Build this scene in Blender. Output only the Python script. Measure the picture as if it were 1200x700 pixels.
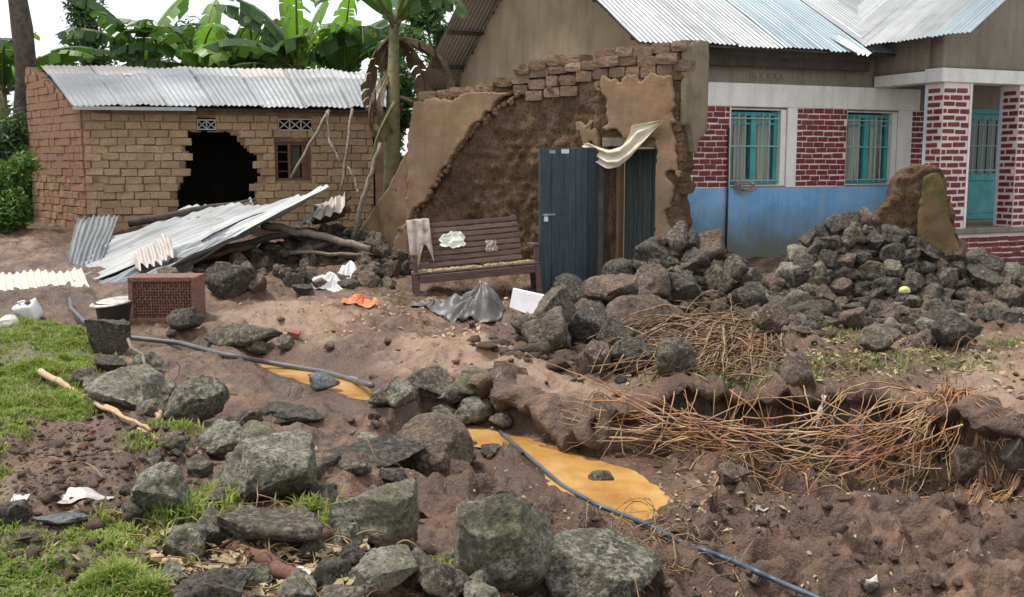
import bpy, bmesh, math, random
import numpy as np
from mathutils import Vector, Matrix

random.seed(7)
RNG = np.random.default_rng(11)
for _o in list(bpy.data.objects):
    bpy.data.objects.remove(_o)
SC = bpy.context.scene
COL = SC.collection
R = math.radians

# ------------------------------------------------------------------ camera
CZ, FPX, PITCH = 1.75, 1250.0, R(7.3)
cam_d = bpy.data.cameras.new('camera')
cam = bpy.data.objects.new('camera', cam_d)
COL.objects.link(cam)
cam.location = (0, 0, CZ)
cam.rotation_euler = (R(90) - PITCH, 0, 0)
cam_d.sensor_width = 36.0
cam_d.sensor_fit = 'HORIZONTAL'
cam_d.lens = 36.0 * FPX / 1200.0
cam_d.clip_start = 0.05
cam_d.clip_end = 2000
SC.camera = cam

# ------------------------------------------------------------------ sky, sun, exposure
SUN_EL, SUN_AZ = R(66), R(-75)          # azimuth of the direction towards the sun, from +Y clockwise
world = bpy.data.worlds.new('World')
SC.world = world
world.use_nodes = True
wn = world.node_tree
wn.nodes.clear()
w_out = wn.nodes.new('ShaderNodeOutputWorld')
w_bg = wn.nodes.new('ShaderNodeBackground')
w_sky = wn.nodes.new('ShaderNodeTexSky')
w_sky.sky_type = 'NISHITA'
w_sky.sun_disc = False
w_sky.sun_elevation = SUN_EL
w_sky.sun_rotation = SUN_AZ
w_tc = wn.nodes.new('ShaderNodeTexCoord')
w_noise = wn.nodes.new('ShaderNodeTexNoise')
w_noise.inputs['Scale'].default_value = 3.2
w_noise.inputs['Detail'].default_value = 6
w_noise.inputs['Roughness'].default_value = 0.6
w_map = wn.nodes.new('ShaderNodeMapping')
w_map.inputs['Scale'].default_value = (1, 1, 2.2)
wn.links.new(w_tc.outputs['Generated'], w_map.inputs['Vector'])
wn.links.new(w_map.outputs['Vector'], w_noise.inputs['Vector'])
w_ramp = wn.nodes.new('ShaderNodeValToRGB')
w_ramp.color_ramp.elements[0].position = 0.30
w_ramp.color_ramp.elements[0].color = (0.55, 0.55, 0.55, 1)
w_ramp.color_ramp.elements[1].position = 0.52
w_ramp.color_ramp.elements[1].color = (0.97, 0.97, 0.97, 1)
wn.links.new(w_noise.outputs['Fac'], w_ramp.inputs['Fac'])
w_mix = wn.nodes.new('ShaderNodeMixRGB')
w_mix.inputs['Color2'].default_value = (4.35, 4.4, 4.5, 1)     # thin bright cloud cover
wn.links.new(w_ramp.outputs['Color'], w_mix.inputs['Fac'])
wn.links.new(w_sky.outputs['Color'], w_mix.inputs['Color1'])
wn.links.new(w_mix.outputs['Color'], w_bg.inputs['Color'])
w_bg.inputs['Strength'].default_value = 0.10
wn.links.new(w_bg.outputs['Background'], w_out.inputs['Surface'])

sun_d = bpy.data.lights.new('sun', 'SUN')
sun_d.energy = 1.5
sun_d.angle = R(10)
sun_d.color = (1.0, 0.93, 0.84)
sun = bpy.data.objects.new('sun', sun_d)
COL.objects.link(sun)
_sd = Vector((math.sin(SUN_AZ) * math.cos(SUN_EL), math.cos(SUN_AZ) * math.cos(SUN_EL), math.sin(SUN_EL)))
sun.rotation_euler = _sd.to_track_quat('Z', 'Y').to_euler()
sun.location = (0, 0, 30)

SC.view_settings.view_transform = 'Standard'
SC.view_settings.look = 'None'
SC.view_settings.gamma = 1.0
SC.view_settings.use_curve_mapping = False
SC.view_settings.exposure = 1.45
SC.render.resolution_x, SC.render.resolution_y = 1024, 597

# ------------------------------------------------------------------ photo geometry helpers
_cp, _sp = math.cos(PITCH), math.sin(PITCH)

def ray(px, py):
    a, b = (px - 600) / FPX, (350 - py) / FPX
    return Vector((a, _cp + b * _sp, -_sp + b * _cp))

def P(px, py, Y):                       # point of that pixel's ray at forward distance Y
    d = ray(px, py)
    return Vector((d.x / d.y * Y, Y, CZ + d.z / d.y * Y))

def PZ(px, py, z):                      # ... on the level z
    d = ray(px, py)
    t = (z - CZ) / d.z
    return Vector((d.x * t, d.y * t, z))

class Frame:                            # a vertical wall plane: u along it, v up, d out towards its front
    def __init__(s, o, ux, uy):
        l = math.hypot(ux, uy)
        s.O = Vector((o[0], o[1], 0)); s.U = Vector((ux / l, uy / l, 0)); s.N = Vector((s.U.y, -s.U.x, 0))
    def pt(s, u, v, d=0.0):
        return s.O + s.U * u + s.N * d + Vector((0, 0, v))
    def pix(s, px, py, d=0.0):
        r = ray(px, py)
        t = ((s.O + s.N * d) - Vector((0, 0, CZ))).dot(s.N) / r.dot(s.N)
        p = Vector((0, 0, CZ)) + r * t
        return ((p - s.O).dot(s.U), p.z)
    def rot(s):
        return math.atan2(s.U.y, s.U.x)

# ------------------------------------------------------------------ noise
def _hash(ix, iy, iz, seed):
    h = (ix.astype(np.int64) * 374761393 + iy.astype(np.int64) * 668265263 + iz.astype(np.int64) * 2147483647 + seed * 974711) & 0x7fffffff
    h = (h ^ (h >> 13)) * 1274126177 & 0x7fffffff
    h = (h ^ (h >> 16)) * 668265263 & 0x7fffffff
    return ((h ^ (h >> 15)) & 0xffff) / 65535.0

def vnoise(x, y, z=None, seed=0):
    x = np.asarray(x, float); y = np.asarray(y, float)
    three = z is not None
    z = np.asarray(z, float) if three else np.zeros_like(x)
    ix, iy, iz = np.floor(x), np.floor(y), np.floor(z)
    fx, fy, fz = x - ix, y - iy, z - iz
    fx, fy, fz = [f * f * f * (f * (f * 6 - 15) + 10) for f in (fx, fy, fz)]
    def lay(k):
        a = _hash(ix, iy, iz + k, seed); b = _hash(ix + 1, iy, iz + k, seed)
        c = _hash(ix, iy + 1, iz + k, seed); d = _hash(ix + 1, iy + 1, iz + k, seed)
        return (a * (1 - fx) + b * fx) * (1 - fy) + (c * (1 - fx) + d * fx) * fy
    r = lay(0)
    if three:
        r = r * (1 - fz) + lay(1) * fz
    return r * 2 - 1

def fbm(x, y, z=None, seed=0, oct=4, gain=0.5):
    r, a, f = 0, 1.0, 1.0
    for k in range(oct):
        r = r + a * vnoise(np.asarray(x) * f + 17.3 * k, np.asarray(y) * f - 9.1 * k, None if z is None else np.asarray(z) * f + 5.7 * k, seed + k)
        a *= gain; f *= 2.03
    return r

def ss(a, b, x):
    t = np.clip((x - a) / (b - a), 0, 1)
    return t * t * (3 - 2 * t)

# ------------------------------------------------------------------ objects
def tag(o, label=None, cat=None, group=None, kind=None):
    if label: o['label'] = label
    if cat: o['category'] = cat
    if group: o['group'] = group
    if kind: o['kind'] = kind
    return o

def empty(name, loc, label=None, cat=None, group=None):
    o = bpy.data.objects.new(name, None)
    o.empty_display_size = 0.1
    COL.objects.link(o); o.location = loc
    return tag(o, label, cat, group)

def link(name, me, mat=None, parent=None, loc=None, smooth=False):
    if mat is not None and not me.materials:
        me.materials.append(mat)
    if smooth and len(me.polygons):
        me.polygons.foreach_set('use_smooth', [True] * len(me.polygons))
    o = bpy.data.objects.new(name, me)
    COL.objects.link(o)
    if loc is not None: o.location = loc
    if parent is not None:
        o.parent = parent
        if parent.name in _inv:                       # world-space meshes under an Empty at the thing's base
            o.matrix_parent_inverse = _inv[parent.name]
    return o
_inv = {}

def root(name, loc, label, cat, group=None):          # thing whose parts are given in world space
    o = empty(name, loc, label, cat, group)
    _inv[o.name] = Matrix.Translation(-Vector(loc))
    return o

def wpart(name, me, mat, parent, smooth=False):       # world-space part
    o = bpy.data.objects.new(name, me)
    if mat is not None and not me.materials: me.materials.append(mat)
    if smooth and len(me.polygons):
        me.polygons.foreach_set('use_smooth', [True] * len(me.polygons))
    COL.objects.link(o)
    if parent is not None:
        o.parent = parent
        base = parent
        off = Vector((0, 0, 0))
        while base is not None:
            off += base.location; base = base.parent
        o.location = -off
    return o

class MB:                                            # collects quads, boxes and tubes into one mesh
    def __init__(s): s.v = []; s.f = []
    def add(s, v, f):
        n = len(s.v); s.v += [tuple(p) for p in v]; s.f += [tuple(i + n for i in q) for q in f]
        return s
    def hexa(s, p):                                  # 8 corners: bottom 4 ccw, top 4
        return s.add(p, [(3, 2, 1, 0), (4, 5, 6, 7), (0, 1, 5, 4), (1, 2, 6, 5), (2, 3, 7, 6), (3, 0, 4, 7)])
    def fbox(s, fr, u0, u1, v0, v1, d0, d1):         # box in a wall frame, d1 is the front
        return s.hexa([fr.pt(u0, v0, d1), fr.pt(u1, v0, d1), fr.pt(u1, v0, d0), fr.pt(u0, v0, d0),
                       fr.pt(u0, v1, d1), fr.pt(u1, v1, d1), fr.pt(u1, v1, d0), fr.pt(u0, v1, d0)])
    def box(s, c, sx, sy, sz, rot=None):
        p = []
        for z in (-.5, .5):
            for x, y in ((-.5, -.5), (.5, -.5), (.5, .5), (-.5, .5)):
                q = Vector((x * sx, y * sy, z * sz))
                if rot is not None: q = rot @ q
                p.append(Vector(c) + q)
        return s.hexa(p)
    def tube(s, pts, r, n=6, cap=True):
        pts = [Vector(p) for p in pts]
        rs = r if hasattr(r, '__len__') else [r] * len(pts)
        rings = []
        prev = None
        for i, p in enumerate(pts):
            t = (pts[min(i + 1, len(pts) - 1)] - pts[max(i - 1, 0)])
            t = t.normalized() if t.length > 1e-9 else Vector((0, 0, 1))
            if prev is None:
                a = t.cross(Vector((0, 0, 1)))
                if a.length < 0.1: a = t.cross(Vector((1, 0, 0)))
            else:
                a = prev - t * prev.dot(t)
            a.normalize(); prev = a
            b = t.cross(a)
            rings.append([p + (a * math.cos(2 * math.pi * k / n) + b * math.sin(2 * math.pi * k / n)) * rs[i] for k in range(n)])
        v = [q for rg in rings for q in rg]
        f = []
        for i in range(len(pts) - 1):
            for k in range(n):
                k2 = (k + 1) % n
                f.append((i * n + k, i * n + k2, (i + 1) * n + k2, (i + 1) * n + k))
        if cap:
            f.append(tuple(range(n - 1, -1, -1))); f.append(tuple((len(pts) - 1) * n + k for k in range(n)))
        return s.add(v, f)
    def mesh(s, name='mesh'):
        me = bpy.data.meshes.new(name)
        me.from_pydata([tuple(p) for p in s.v], [], s.f); me.update()
        return me

def bevel(me, w, seg=1):
    bm = bmesh.new(); bm.from_mesh(me)
    bmesh.ops.bevel(bm, geom=bm.edges[:], offset=w, segments=seg, affect='EDGES', clamp_overlap=True)
    bm.to_mesh(me); bm.free(); me.update()
    return me

def np_mesh(name, v, f):                             # v (n,3), f (m,3|4) arrays
    me = bpy.data.meshes.new(name)
    v = np.asarray(v, np.float32); f = np.asarray(f, np.int32)
    k = f.shape[1]
    me.vertices.add(len(v)); me.vertices.foreach_set('co', v.ravel())
    me.loops.add(f.size); me.loops.foreach_set('vertex_index', f.ravel())
    me.polygons.add(len(f)); me.polygons.foreach_set('loop_start', np.arange(0, f.size, k, dtype=np.int32))
    me.update(calc_edges=True); me.validate()
    return me

def in_poly(x, y, poly):
    x = np.asarray(x); y = np.asarray(y)
    r = np.zeros(x.shape, bool)
    n = len(poly)
    for i in range(n):
        x0, y0 = poly[i]; x1, y1 = poly[(i + 1) % n]
        if y0 == y1: continue
        c = ((y0 > y) != (y1 > y)) & (x < (x1 - x0) * (y - y0) / (y1 - y0) + x0)
        r ^= c
    return r

def slab(fr, us, vs, mask, front, back, smooth=0):
    """wall piece on a (u,v) grid: cells where mask(u,v) is true, between depth fields front(u,v) and back(u,v)"""
    us = np.asarray(us); vs = np.asarray(vs)
    nu, nv = len(us), len(vs)
    cu, cv = np.meshgrid((us[1:] + us[:-1]) / 2, (vs[1:] + vs[:-1]) / 2, indexing='ij')
    m = mask(cu, cv)
    gu, gv = np.meshgrid(us, vs, indexing='ij')
    F = front(gu, gv) * np.ones_like(gu); B = back(gu, gv) * np.ones_like(gu)
    def pts(d):
        o = np.array(fr.O); U = np.array(fr.U); N = np.array(fr.N)
        p = o + gu[..., None] * U + d[..., None] * N
        p[..., 2] += gv
        return p.reshape(-1, 3)
    v = np.concatenate([pts(F), pts(B)])
    idx = np.arange(nu * nv).reshape(nu, nv); nb = nu * nv
    i, j = np.nonzero(m)
    a, b, c, d = idx[i, j], idx[i + 1, j], idx[i + 1, j + 1], idx[i, j + 1]
    fs = [np.stack([a, b, c, d], 1), np.stack([d, c, b, a], 1) + nb]
    mp = np.pad(m, 1)
    edges = []
    def side(sel, p, q):
        k = np.nonzero(sel)
        edges.append(np.stack([p[k], q[k]], 1))
        fs.append(np.stack([p[k], p[k] + nb, q[k] + nb, q[k]], 1))
    c00, c10, c11, c01 = idx[:-1, :-1], idx[1:, :-1], idx[1:, 1:], idx[:-1, 1:]
    side(m & ~mp[1:-1, :-2], c00, c10)
    side(m & ~mp[1:-1, 2:], c11, c01)
    side(m & ~mp[:-2, 1:-1], c01, c00)
    side(m & ~mp[2:, 1:-1], c10, c11)
    f = np.concatenate(fs)
    if smooth:
        bn = np.concatenate(edges)
        uv = np.stack([gu, gv], -1).reshape(-1, 2).copy()
        lo_, hi_ = uv.min(0), uv.max(0)
        for _ in range(smooth):
            acc = np.zeros_like(uv); c_ = np.zeros(len(uv))
            for p_, q_ in ((0, 1), (1, 0)):
                np.add.at(acc, bn[:, p_], uv[bn[:, q_]]); np.add.at(c_, bn[:, p_], 1)
            k_ = (c_ == 2) & (uv[:, 0] > lo_[0] + 1e-6) & (uv[:, 0] < hi_[0] - 1e-6) & (uv[:, 1] > lo_[1] + 1e-6)
            uv[k_] = 0.5 * uv[k_] + 0.5 * acc[k_] / 2
        dl_ = uv - np.stack([gu, gv], -1).reshape(-1, 2)
        mv = dl_[:, :1] * np.array(fr.U) + dl_[:, 1:] * np.array([0, 0, 1.0])
        v = v + np.concatenate([mv, mv])
    used = np.zeros(len(v), bool); used[f.ravel()] = True
    remap = np.cumsum(used) - 1
    return np_mesh('slab', v[used], remap[f])

def const(c): return lambda u, v: np.full(np.shape(u), c, float)
# ------------------------------------------------------------------ materials
class NT:
    def __init__(s, name):
        s.m = bpy.data.materials.new(name); s.m.use_nodes = True
        s.t = s.m.node_tree; s.b = s.t.nodes['Principled BSDF']
        s.out = s.t.nodes['Material Output']
        s.geo = s.t.nodes.new('ShaderNodeNewGeometry')
        s.pos = s.geo.outputs['Position']
    def n(s, t, **kw):
        x = s.t.nodes.new(t)
        for k, v in kw.items():
            if k in x.inputs: s.set(x.inputs[k], v)
            else: setattr(x, k, v)
        return x
    def set(s, inp, v):
        if isinstance(v, bpy.types.NodeSocket): s.t.links.new(v, inp)
        else:
            if hasattr(v, '__len__') and len(v) == 3 and inp.type == 'RGBA': v = tuple(v) + (1,)
            inp.default_value = v
    def noise(s, scale, detail=4, rough=0.55, vec=None, dist=0.0):
        x = s.n('ShaderNodeTexNoise', Scale=scale, Detail=detail, Roughness=rough, Distortion=dist)
        s.set(x.inputs['Vector'], vec if vec is not None else s.pos)
        return x.outputs['Fac']
    def voro(s, scale, feature='F1', vec=None, out='Distance'):
        x = s.n('ShaderNodeTexVoronoi', Scale=scale); x.feature = feature
        s.set(x.inputs['Vector'], vec if vec is not None else s.pos)
        return x.outputs[out]
    def ramp(s, fac, stops):
        x = s.n('ShaderNodeValToRGB')
        e = x.color_ramp.elements
        while len(e) < len(stops): e.new(0.5)
        for k, (p, c) in enumerate(stops):
            e[k].position = p
            e[k].color = tuple(c) + (1,) if hasattr(c, '__len__') else (c, c, c, 1)
        s.set(x.inputs['Fac'], fac)
        return x.outputs['Color']
    def mix(s, fac, a, b, mode='MIX'):
        x = s.n('ShaderNodeMixRGB', blend_type=mode)
        s.set(x.inputs['Fac'], fac); s.set(x.inputs['Color1'], a); s.set(x.inputs['Color2'], b)
        return x.outputs['Color']
    def math(s, op, a, b=0.0):
        x = s.n('ShaderNodeMath', operation=op)
        s.set(x.inputs[0], a); s.set(x.inputs[1], b)
        return x.outputs[0]
    def bump(s, h, strength=0.5, dist=0.02, normal=None):
        x = s.n('ShaderNodeBump', Strength=strength, Distance=dist)
        s.set(x.inputs['Height'], h)
        if normal is not None: s.set(x.inputs['Normal'], normal)
        s.set(s.b.inputs['Normal'], x.outputs['Normal'])
        return x.outputs['Normal']
    def rand(s): return s.n('ShaderNodeObjectInfo').outputs['Random']
    def scale(s, vec):
        x = s.n('ShaderNodeMapping'); x.inputs['Scale'].default_value = vec
        s.set(x.inputs['Vector'], s.pos); return x.outputs['Vector']
    def sep(s, vec, k):
        x = s.n('ShaderNodeSeparateXYZ'); s.set(x.inputs[0], vec); return x.outputs[k]
    def done(s, col=None, rough=None, metal=None, spec=None):
        if col is not None: s.set(s.b.inputs['Base Color'], col)
        if rough is not None: s.set(s.b.inputs['Roughness'], rough)
        if metal is not None: s.set(s.b.inputs['Metallic'], metal)
        if spec is not None: s.set(s.b.inputs['Specular IOR Level'], spec)
        return s.m

def simple(name, cols, scale=5, rough=0.85, bs=40, bstr=0.3, bdist=0.01, metal=0, spec=0.3, vary=0.0, detail=6):
    s = NT(name)
    k = len(cols)
    c = s.ramp(s.noise(scale, detail, 0.6), [(0.3 + 0.4 * i / max(1, k - 1), cols[i]) for i in range(k)])
    if vary:
        r = s.rand()
        v = s.ramp(r, [(0, 1 - vary), (1, 1 + vary)])
        c = s.mix(1.0, c, v, 'MULTIPLY')
    if bstr: s.bump(s.noise(bs, 5, 0.65), bstr, bdist)
    return s.done(c, rough, metal, spec)

MT = {}
# wet volcanic mud
s = NT('mud')
n1 = s.noise(0.8, 5, 0.6); n2 = s.noise(3.5, 6, 0.65); n3 = s.noise(38, 6, 0.7)
c = s.ramp(n1, [(0.36, (0.084, 0.044, 0.025)), (0.50, (0.155, 0.088, 0.051)), (0.64, (0.25, 0.155, 0.096))])
c = s.mix(s.ramp(n2, [(0.42, 0.0), (0.58, 0.85)]), c, (0.070, 0.038, 0.025))
c = s.mix(s.ramp(n3, [(0.50, 0.0), (0.74, 0.32)]), c, (0.29, 0.205, 0.158))
c = s.mix(s.ramp(s.noise(9, 5, 0.6), [(0.58, 0.0), (0.72, 0.6)]), c, (0.095, 0.072, 0.058))
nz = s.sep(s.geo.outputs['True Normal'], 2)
c = s.mix(s.ramp(nz, [(0.35, 0.75), (0.75, 0.0)]), c, (0.075, 0.042, 0.030))      # steep faces darker: moist cut subsoil plus painted undercut shade
at = s.n('ShaderNodeAttribute', attribute_name='turf').outputs['Fac']
c = s.mix(at, c, s.ramp(n3, [(0.3, (0.07, 0.075, 0.028)), (0.7, (0.17, 0.16, 0.075))]))
dr = s.n('ShaderNodeAttribute', attribute_name='silt').outputs['Fac']
c = s.mix(s.math('MULTIPLY', dr, s.ramp(s.noise(5, 5, 0.6), [(0.3, 0.45), (0.6, 0.95)])), c, (0.30, 0.200, 0.132))
wt = s.n('ShaderNodeAttribute', attribute_name='wet').outputs['Fac']
c = s.mix(s.math('MULTIPLY', wt, 0.6), c, (0.085, 0.047, 0.030))
hgt_ = s.math('ADD', s.math('MULTIPLY', s.noise(13, 7, 0.62), 1.0), s.math('MULTIPLY', s.noise(70, 4, 0.65), 0.10))
s.bump(hgt_, 0.85, 0.06)
ro = s.ramp(s.noise(2.2, 5, 0.6), [(0.40, 0.24), (0.54, 0.50), (0.75, 0.82)])
ro = s.mix(s.math('MULTIPLY', wt, 0.8), ro, (0.22, 0.22, 0.22))
MT['mud'] = s.done(c, ro, 0, 0.45)

def rock_mat(name, lo, mid, hi, moss, mossamt, pits=1.0):
    s = NT(name)
    n1 = s.noise(3.0, 7, 0.65); n2 = s.noise(26, 6, 0.7)
    c = s.ramp(n1, [(0.30, lo), (0.5, mid), (0.72, hi)])
    r = s.rand()
    c = s.mix(1.0, c, s.ramp(r, [(0, 0.62), (0.5, 1.0), (1, 1.3)]), 'MULTIPLY')
    c = s.mix(s.ramp(n2, [(0.46, 0.0), (0.62, 0.8)]), c, tuple(min(1, h * 1.5) for h in hi))
    c = s.mix(s.ramp(s.noise(60, 4, 0.6), [(0.34, 0.85), (0.47, 0.0)]), c, tuple(l * 0.45 for l in lo))
    if mossamt:
        mm = s.math('MULTIPLY', s.ramp(s.noise(2.6, 6, 0.7), [(0.44, 0.0), (0.62, 1.0)]), mossamt)
        c = s.mix(mm, c, s.ramp(s.noise(45, 4, 0.6), [(0.3, tuple(m * 0.55 for m in moss)), (0.7, moss)]))
        lich = s.ramp(s.voro(9.0), [(0.10, 0.55), (0.24, 0.0)])
        c = s.mix(s.math('MULTIPLY', lich, s.ramp(s.noise(5, 3), [(0.5, 0.0), (0.6, 1.0)])), c, (0.34, 0.36, 0.30))
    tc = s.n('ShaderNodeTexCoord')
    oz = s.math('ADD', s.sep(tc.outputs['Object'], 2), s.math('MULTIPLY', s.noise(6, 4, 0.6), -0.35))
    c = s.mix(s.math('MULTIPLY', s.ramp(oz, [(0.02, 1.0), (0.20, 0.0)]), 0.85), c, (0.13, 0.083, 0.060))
    big = s.ramp(s.voro(24), [(0.08, 0.0), (0.30, 1.0)])
    c = s.mix(s.math('MULTIPLY', s.math('SUBTRACT', 1.0, big), s.math('MULTIPLY', s.ramp(s.noise(4, 3), [(0.45, 0.0), (0.6, 1.0)]), 0.6 * pits)), c, tuple(l * 0.5 for l in lo))
    pit = s.math('ADD', s.ramp(s.voro(75), [(0.0, 0.0), (0.35, 1.0)]), s.math('MULTIPLY', big, 1.2))
    h = s.math('ADD', s.math('MULTIPLY', s.noise(16, 9, 0.75), 1.4), s.math('MULTIPLY', pit, 0.22 * pits))
    s.bump(h, 1.0, 0.05)
    return s.done(c, 0.82, 0, 0.35)
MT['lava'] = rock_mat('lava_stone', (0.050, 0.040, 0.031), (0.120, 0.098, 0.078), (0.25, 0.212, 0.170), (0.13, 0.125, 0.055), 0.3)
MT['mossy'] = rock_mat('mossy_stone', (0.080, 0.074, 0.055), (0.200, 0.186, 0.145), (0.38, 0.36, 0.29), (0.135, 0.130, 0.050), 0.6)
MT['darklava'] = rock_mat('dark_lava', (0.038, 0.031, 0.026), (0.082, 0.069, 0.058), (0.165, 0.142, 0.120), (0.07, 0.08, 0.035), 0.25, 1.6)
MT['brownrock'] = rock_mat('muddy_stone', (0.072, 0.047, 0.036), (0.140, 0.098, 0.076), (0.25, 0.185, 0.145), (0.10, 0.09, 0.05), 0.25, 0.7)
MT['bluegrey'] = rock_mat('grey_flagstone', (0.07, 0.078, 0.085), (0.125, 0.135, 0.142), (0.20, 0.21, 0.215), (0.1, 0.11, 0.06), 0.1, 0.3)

# clay bricks
def brick_mat(name, a, b, cdirt, vary=0.3):
    s = NT(name)
    r = s.rand()
    c = s.mix(r, a, b)
    wn_ = s.n('ShaderNodeTexWhiteNoise'); wn_.noise_dimensions = '1D'; s.set(wn_.inputs['W'], r)
    c = s.mix(1.0, c, s.ramp(wn_.outputs['Value'], [(0, 1 - vary), (1, 1 + vary)]), 'MULTIPLY')
    c = s.mix(s.ramp(s.noise(3.5, 6, 0.65), [(0.42, 0.0), (0.7, 0.75)]), c, cdirt)
    c = s.mix(s.ramp(s.noise(30, 5, 0.65), [(0.35, 0.45), (0.55, 0.0)]), c, tuple(x * 0.45 for x in cdirt))
    s.bump(s.noise(35, 7, 0.72), 0.7, 0.03)
    return s.done(c, 0.92, 0, 0.15)
MT['brick_hut'] = brick_mat('hut_brick', (0.46, 0.33, 0.20), (0.39, 0.27, 0.162), (0.29, 0.19, 0.115), 0.15)
MT['brick_side'] = brick_mat('hut_side_brick', (0.40, 0.225, 0.145), (0.36, 0.24, 0.155), (0.26, 0.155, 0.10), 0.2)
MT['brick_moss'] = brick_mat('hut_yellow_brick', (0.36, 0.28, 0.10), (0.30, 0.22, 0.095), (0.22, 0.16, 0.075))
MT['brick_mud'] = brick_mat('mud_brick', (0.29, 0.19, 0.125), (0.20, 0.132, 0.09), (0.13, 0.088, 0.06), 0.25)
MT['mortar'] = simple('mud_mortar', [(0.15, 0.096, 0.060), (0.25, 0.165, 0.104), (0.33, 0.22, 0.14)], 3, 0.95, 30, 0.8, 0.03, spec=0.1)

s = NT('rough_mud_wall')
c = s.ramp(s.noise(1.6, 6, 0.65), [(0.33, (0.125, 0.077, 0.047)), (0.5, (0.21, 0.133, 0.08)), (0.68, (0.29, 0.19, 0.115))])
c = s.mix(s.ramp(s.noise(28, 6, 0.75), [(0.36, 0.85), (0.54, 0.0)]), c, (0.06, 0.035, 0.022))
st = s.scale((9, 9, 1.2))
c = s.mix(s.ramp(s.noise(1.0, 4, 0.6, st), [(0.5, 0.0), (0.7, 0.5)]), c, (0.10, 0.058, 0.036))
s.bump(s.noise(24, 8, 0.75), 1.0, 0.06)
MT['mudwall'] = s.done(c, 0.95, 0, 0.12)
s = NT('tan_plaster')
c = s.ramp(s.noise(1.5, 6, 0.6), [(0.3, (0.195, 0.125, 0.072)), (0.5, (0.265, 0.175, 0.104)), (0.72, (0.325, 0.225, 0.14))])
c = s.mix(s.ramp(s.noise(1.0, 5, 0.65, s.scale((6, 6, 0.7))), [(0.48, 0.0), (0.72, 0.6)]), c, (0.20, 0.12, 0.068))
c = s.mix(s.ramp(s.noise(45, 4, 0.7), [(0.3, 0.5), (0.45, 0.0)]), c, (0.15, 0.09, 0.05))
s.bump(s.noise(25, 6, 0.65), 0.5, 0.015)
MT['tanplaster'] = s.done(c, 0.9, 0, 0.15)
def streaky(name, cols, dirt, amount=0.5, rough=0.88, zlow=None):
    s = NT(name)
    k = len(cols)
    c = s.ramp(s.noise(1.3, 6, 0.6), [(0.3 + 0.4 * i / (k - 1), cols[i]) for i in range(k)])
    c = s.mix(s.ramp(s.noise(1.0, 5, 0.7, s.scale((7, 7, 0.8))), [(0.48, 0.0), (0.75, amount)]), c, dirt)
    c = s.mix(s.ramp(s.noise(20, 6, 0.75), [(0.30, amount), (0.46, 0.0)]), c, dirt)
    if zlow:                                        # splashed soil near the ground
        z = s.sep(s.pos, 2)
        e = s.math('ADD', z, s.math('MULTIPLY', s.noise(2.5, 5, 0.6), 0.8))
        mr = s.n('ShaderNodeMapRange'); s.set(mr.inputs[0], e)
        mr.inputs[1].default_value = zlow[1] + 0.4; mr.inputs[2].default_value = zlow[0] + 0.4
        c = s.mix(s.math('MULTIPLY', mr.outputs[0], 0.9), c, (0.13, 0.125, 0.085))
    s.bump(s.noise(30, 6, 0.65), 0.35, 0.012)
    return s.done(c, rough, 0, 0.2)
MT['brownplaster'] = streaky('brown_mud_plaster', [(0.13, 0.082, 0.048), (0.20, 0.128, 0.074), (0.26, 0.17, 0.10)], (0.09, 0.055, 0.035), 0.5)
MT['paleblue'] = simple('pale_blue_paint', [(0.45, 0.52, 0.60), (0.62, 0.66, 0.70)], 5, 0.8, 40, 0.2, 0.005)
MT['olive'] = simple('olive_plaster', [(0.12, 0.095, 0.06), (0.19, 0.155, 0.10), (0.24, 0.20, 0.135)], 3, 0.9, 30, 0.5, 0.02)
MT['gable'] = streaky('brown_render', [(0.25, 0.192, 0.122), (0.33, 0.255, 0.165), (0.39, 0.305, 0.205)], (0.19, 0.145, 0.095), 0.6)
MT['cement'] = streaky('grey_cement', [(0.165, 0.142, 0.108), (0.225, 0.195, 0.152), (0.275, 0.242, 0.192)], (0.10, 0.085, 0.062), 0.6)
MT['white'] = streaky('white_wash', [(0.60, 0.585, 0.545), (0.72, 0.705, 0.665), (0.78, 0.765, 0.73)], (0.42, 0.39, 0.33), 0.5)
MT['blue'] = streaky('blue_dado_paint', [(0.10, 0.285, 0.54), (0.15, 0.36, 0.62), (0.24, 0.45, 0.66)], (0.32, 0.42, 0.47), 0.75, 0.8, (0.45, 1.15))
MT['pinkwhite'] = streaky('joint_paint', [(0.66, 0.58, 0.55), (0.74, 0.68, 0.655)], (0.5, 0.38, 0.35), 0.4)
s = NT('red_brick_paint')
c = s.mix(s.rand(), (0.125, 0.020, 0.024), (0.185, 0.036, 0.036))
c = s.mix(s.ramp(s.noise(14, 5, 0.65), [(0.5, 0.0), (0.75, 0.4)]), c, (0.30, 0.13, 0.12))
s.bump(s.noise(60, 4, 0.6), 0.3, 0.008)
MT['redpaint'] = s.done(c, 0.75, 0, 0.3)
s = NT('teal_paint')
c = s.ramp(s.noise(5, 5, 0.6), [(0.3, (0.028, 0.20, 0.22)), (0.65, (0.055, 0.30, 0.31))])
c = s.mix(s.ramp(s.noise(24, 5, 0.7), [(0.58, 0.0), (0.75, 0.55)]), c, (0.16, 0.24, 0.22))
s.bump(s.noise(40, 4, 0.6), 0.2, 0.006)
MT['teal'] = s.done(c, 0.5, 0, 0.4)
MT['bars'] = simple('pale_green_iron', [(0.20, 0.40, 0.36), (0.32, 0.50, 0.45)], 12, 0.55, 60, 0.2, 0.004)
MT['glass'] = (lambda s: s.done((0.012, 0.02, 0.022), 0.08, 0, 0.6))(NT('window_glass'))
s = NT('curtain')
c = s.ramp(s.noise(1.0, 4, 0.6, s.scale((14, 14, 0.5))), [(0.36, (0.20, 0.10, 0.07)), (0.46, (0.46, 0.32, 0.22)), (0.56, (0.66, 0.56, 0.42)), (0.64, (0.30, 0.17, 0.12))])
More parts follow.
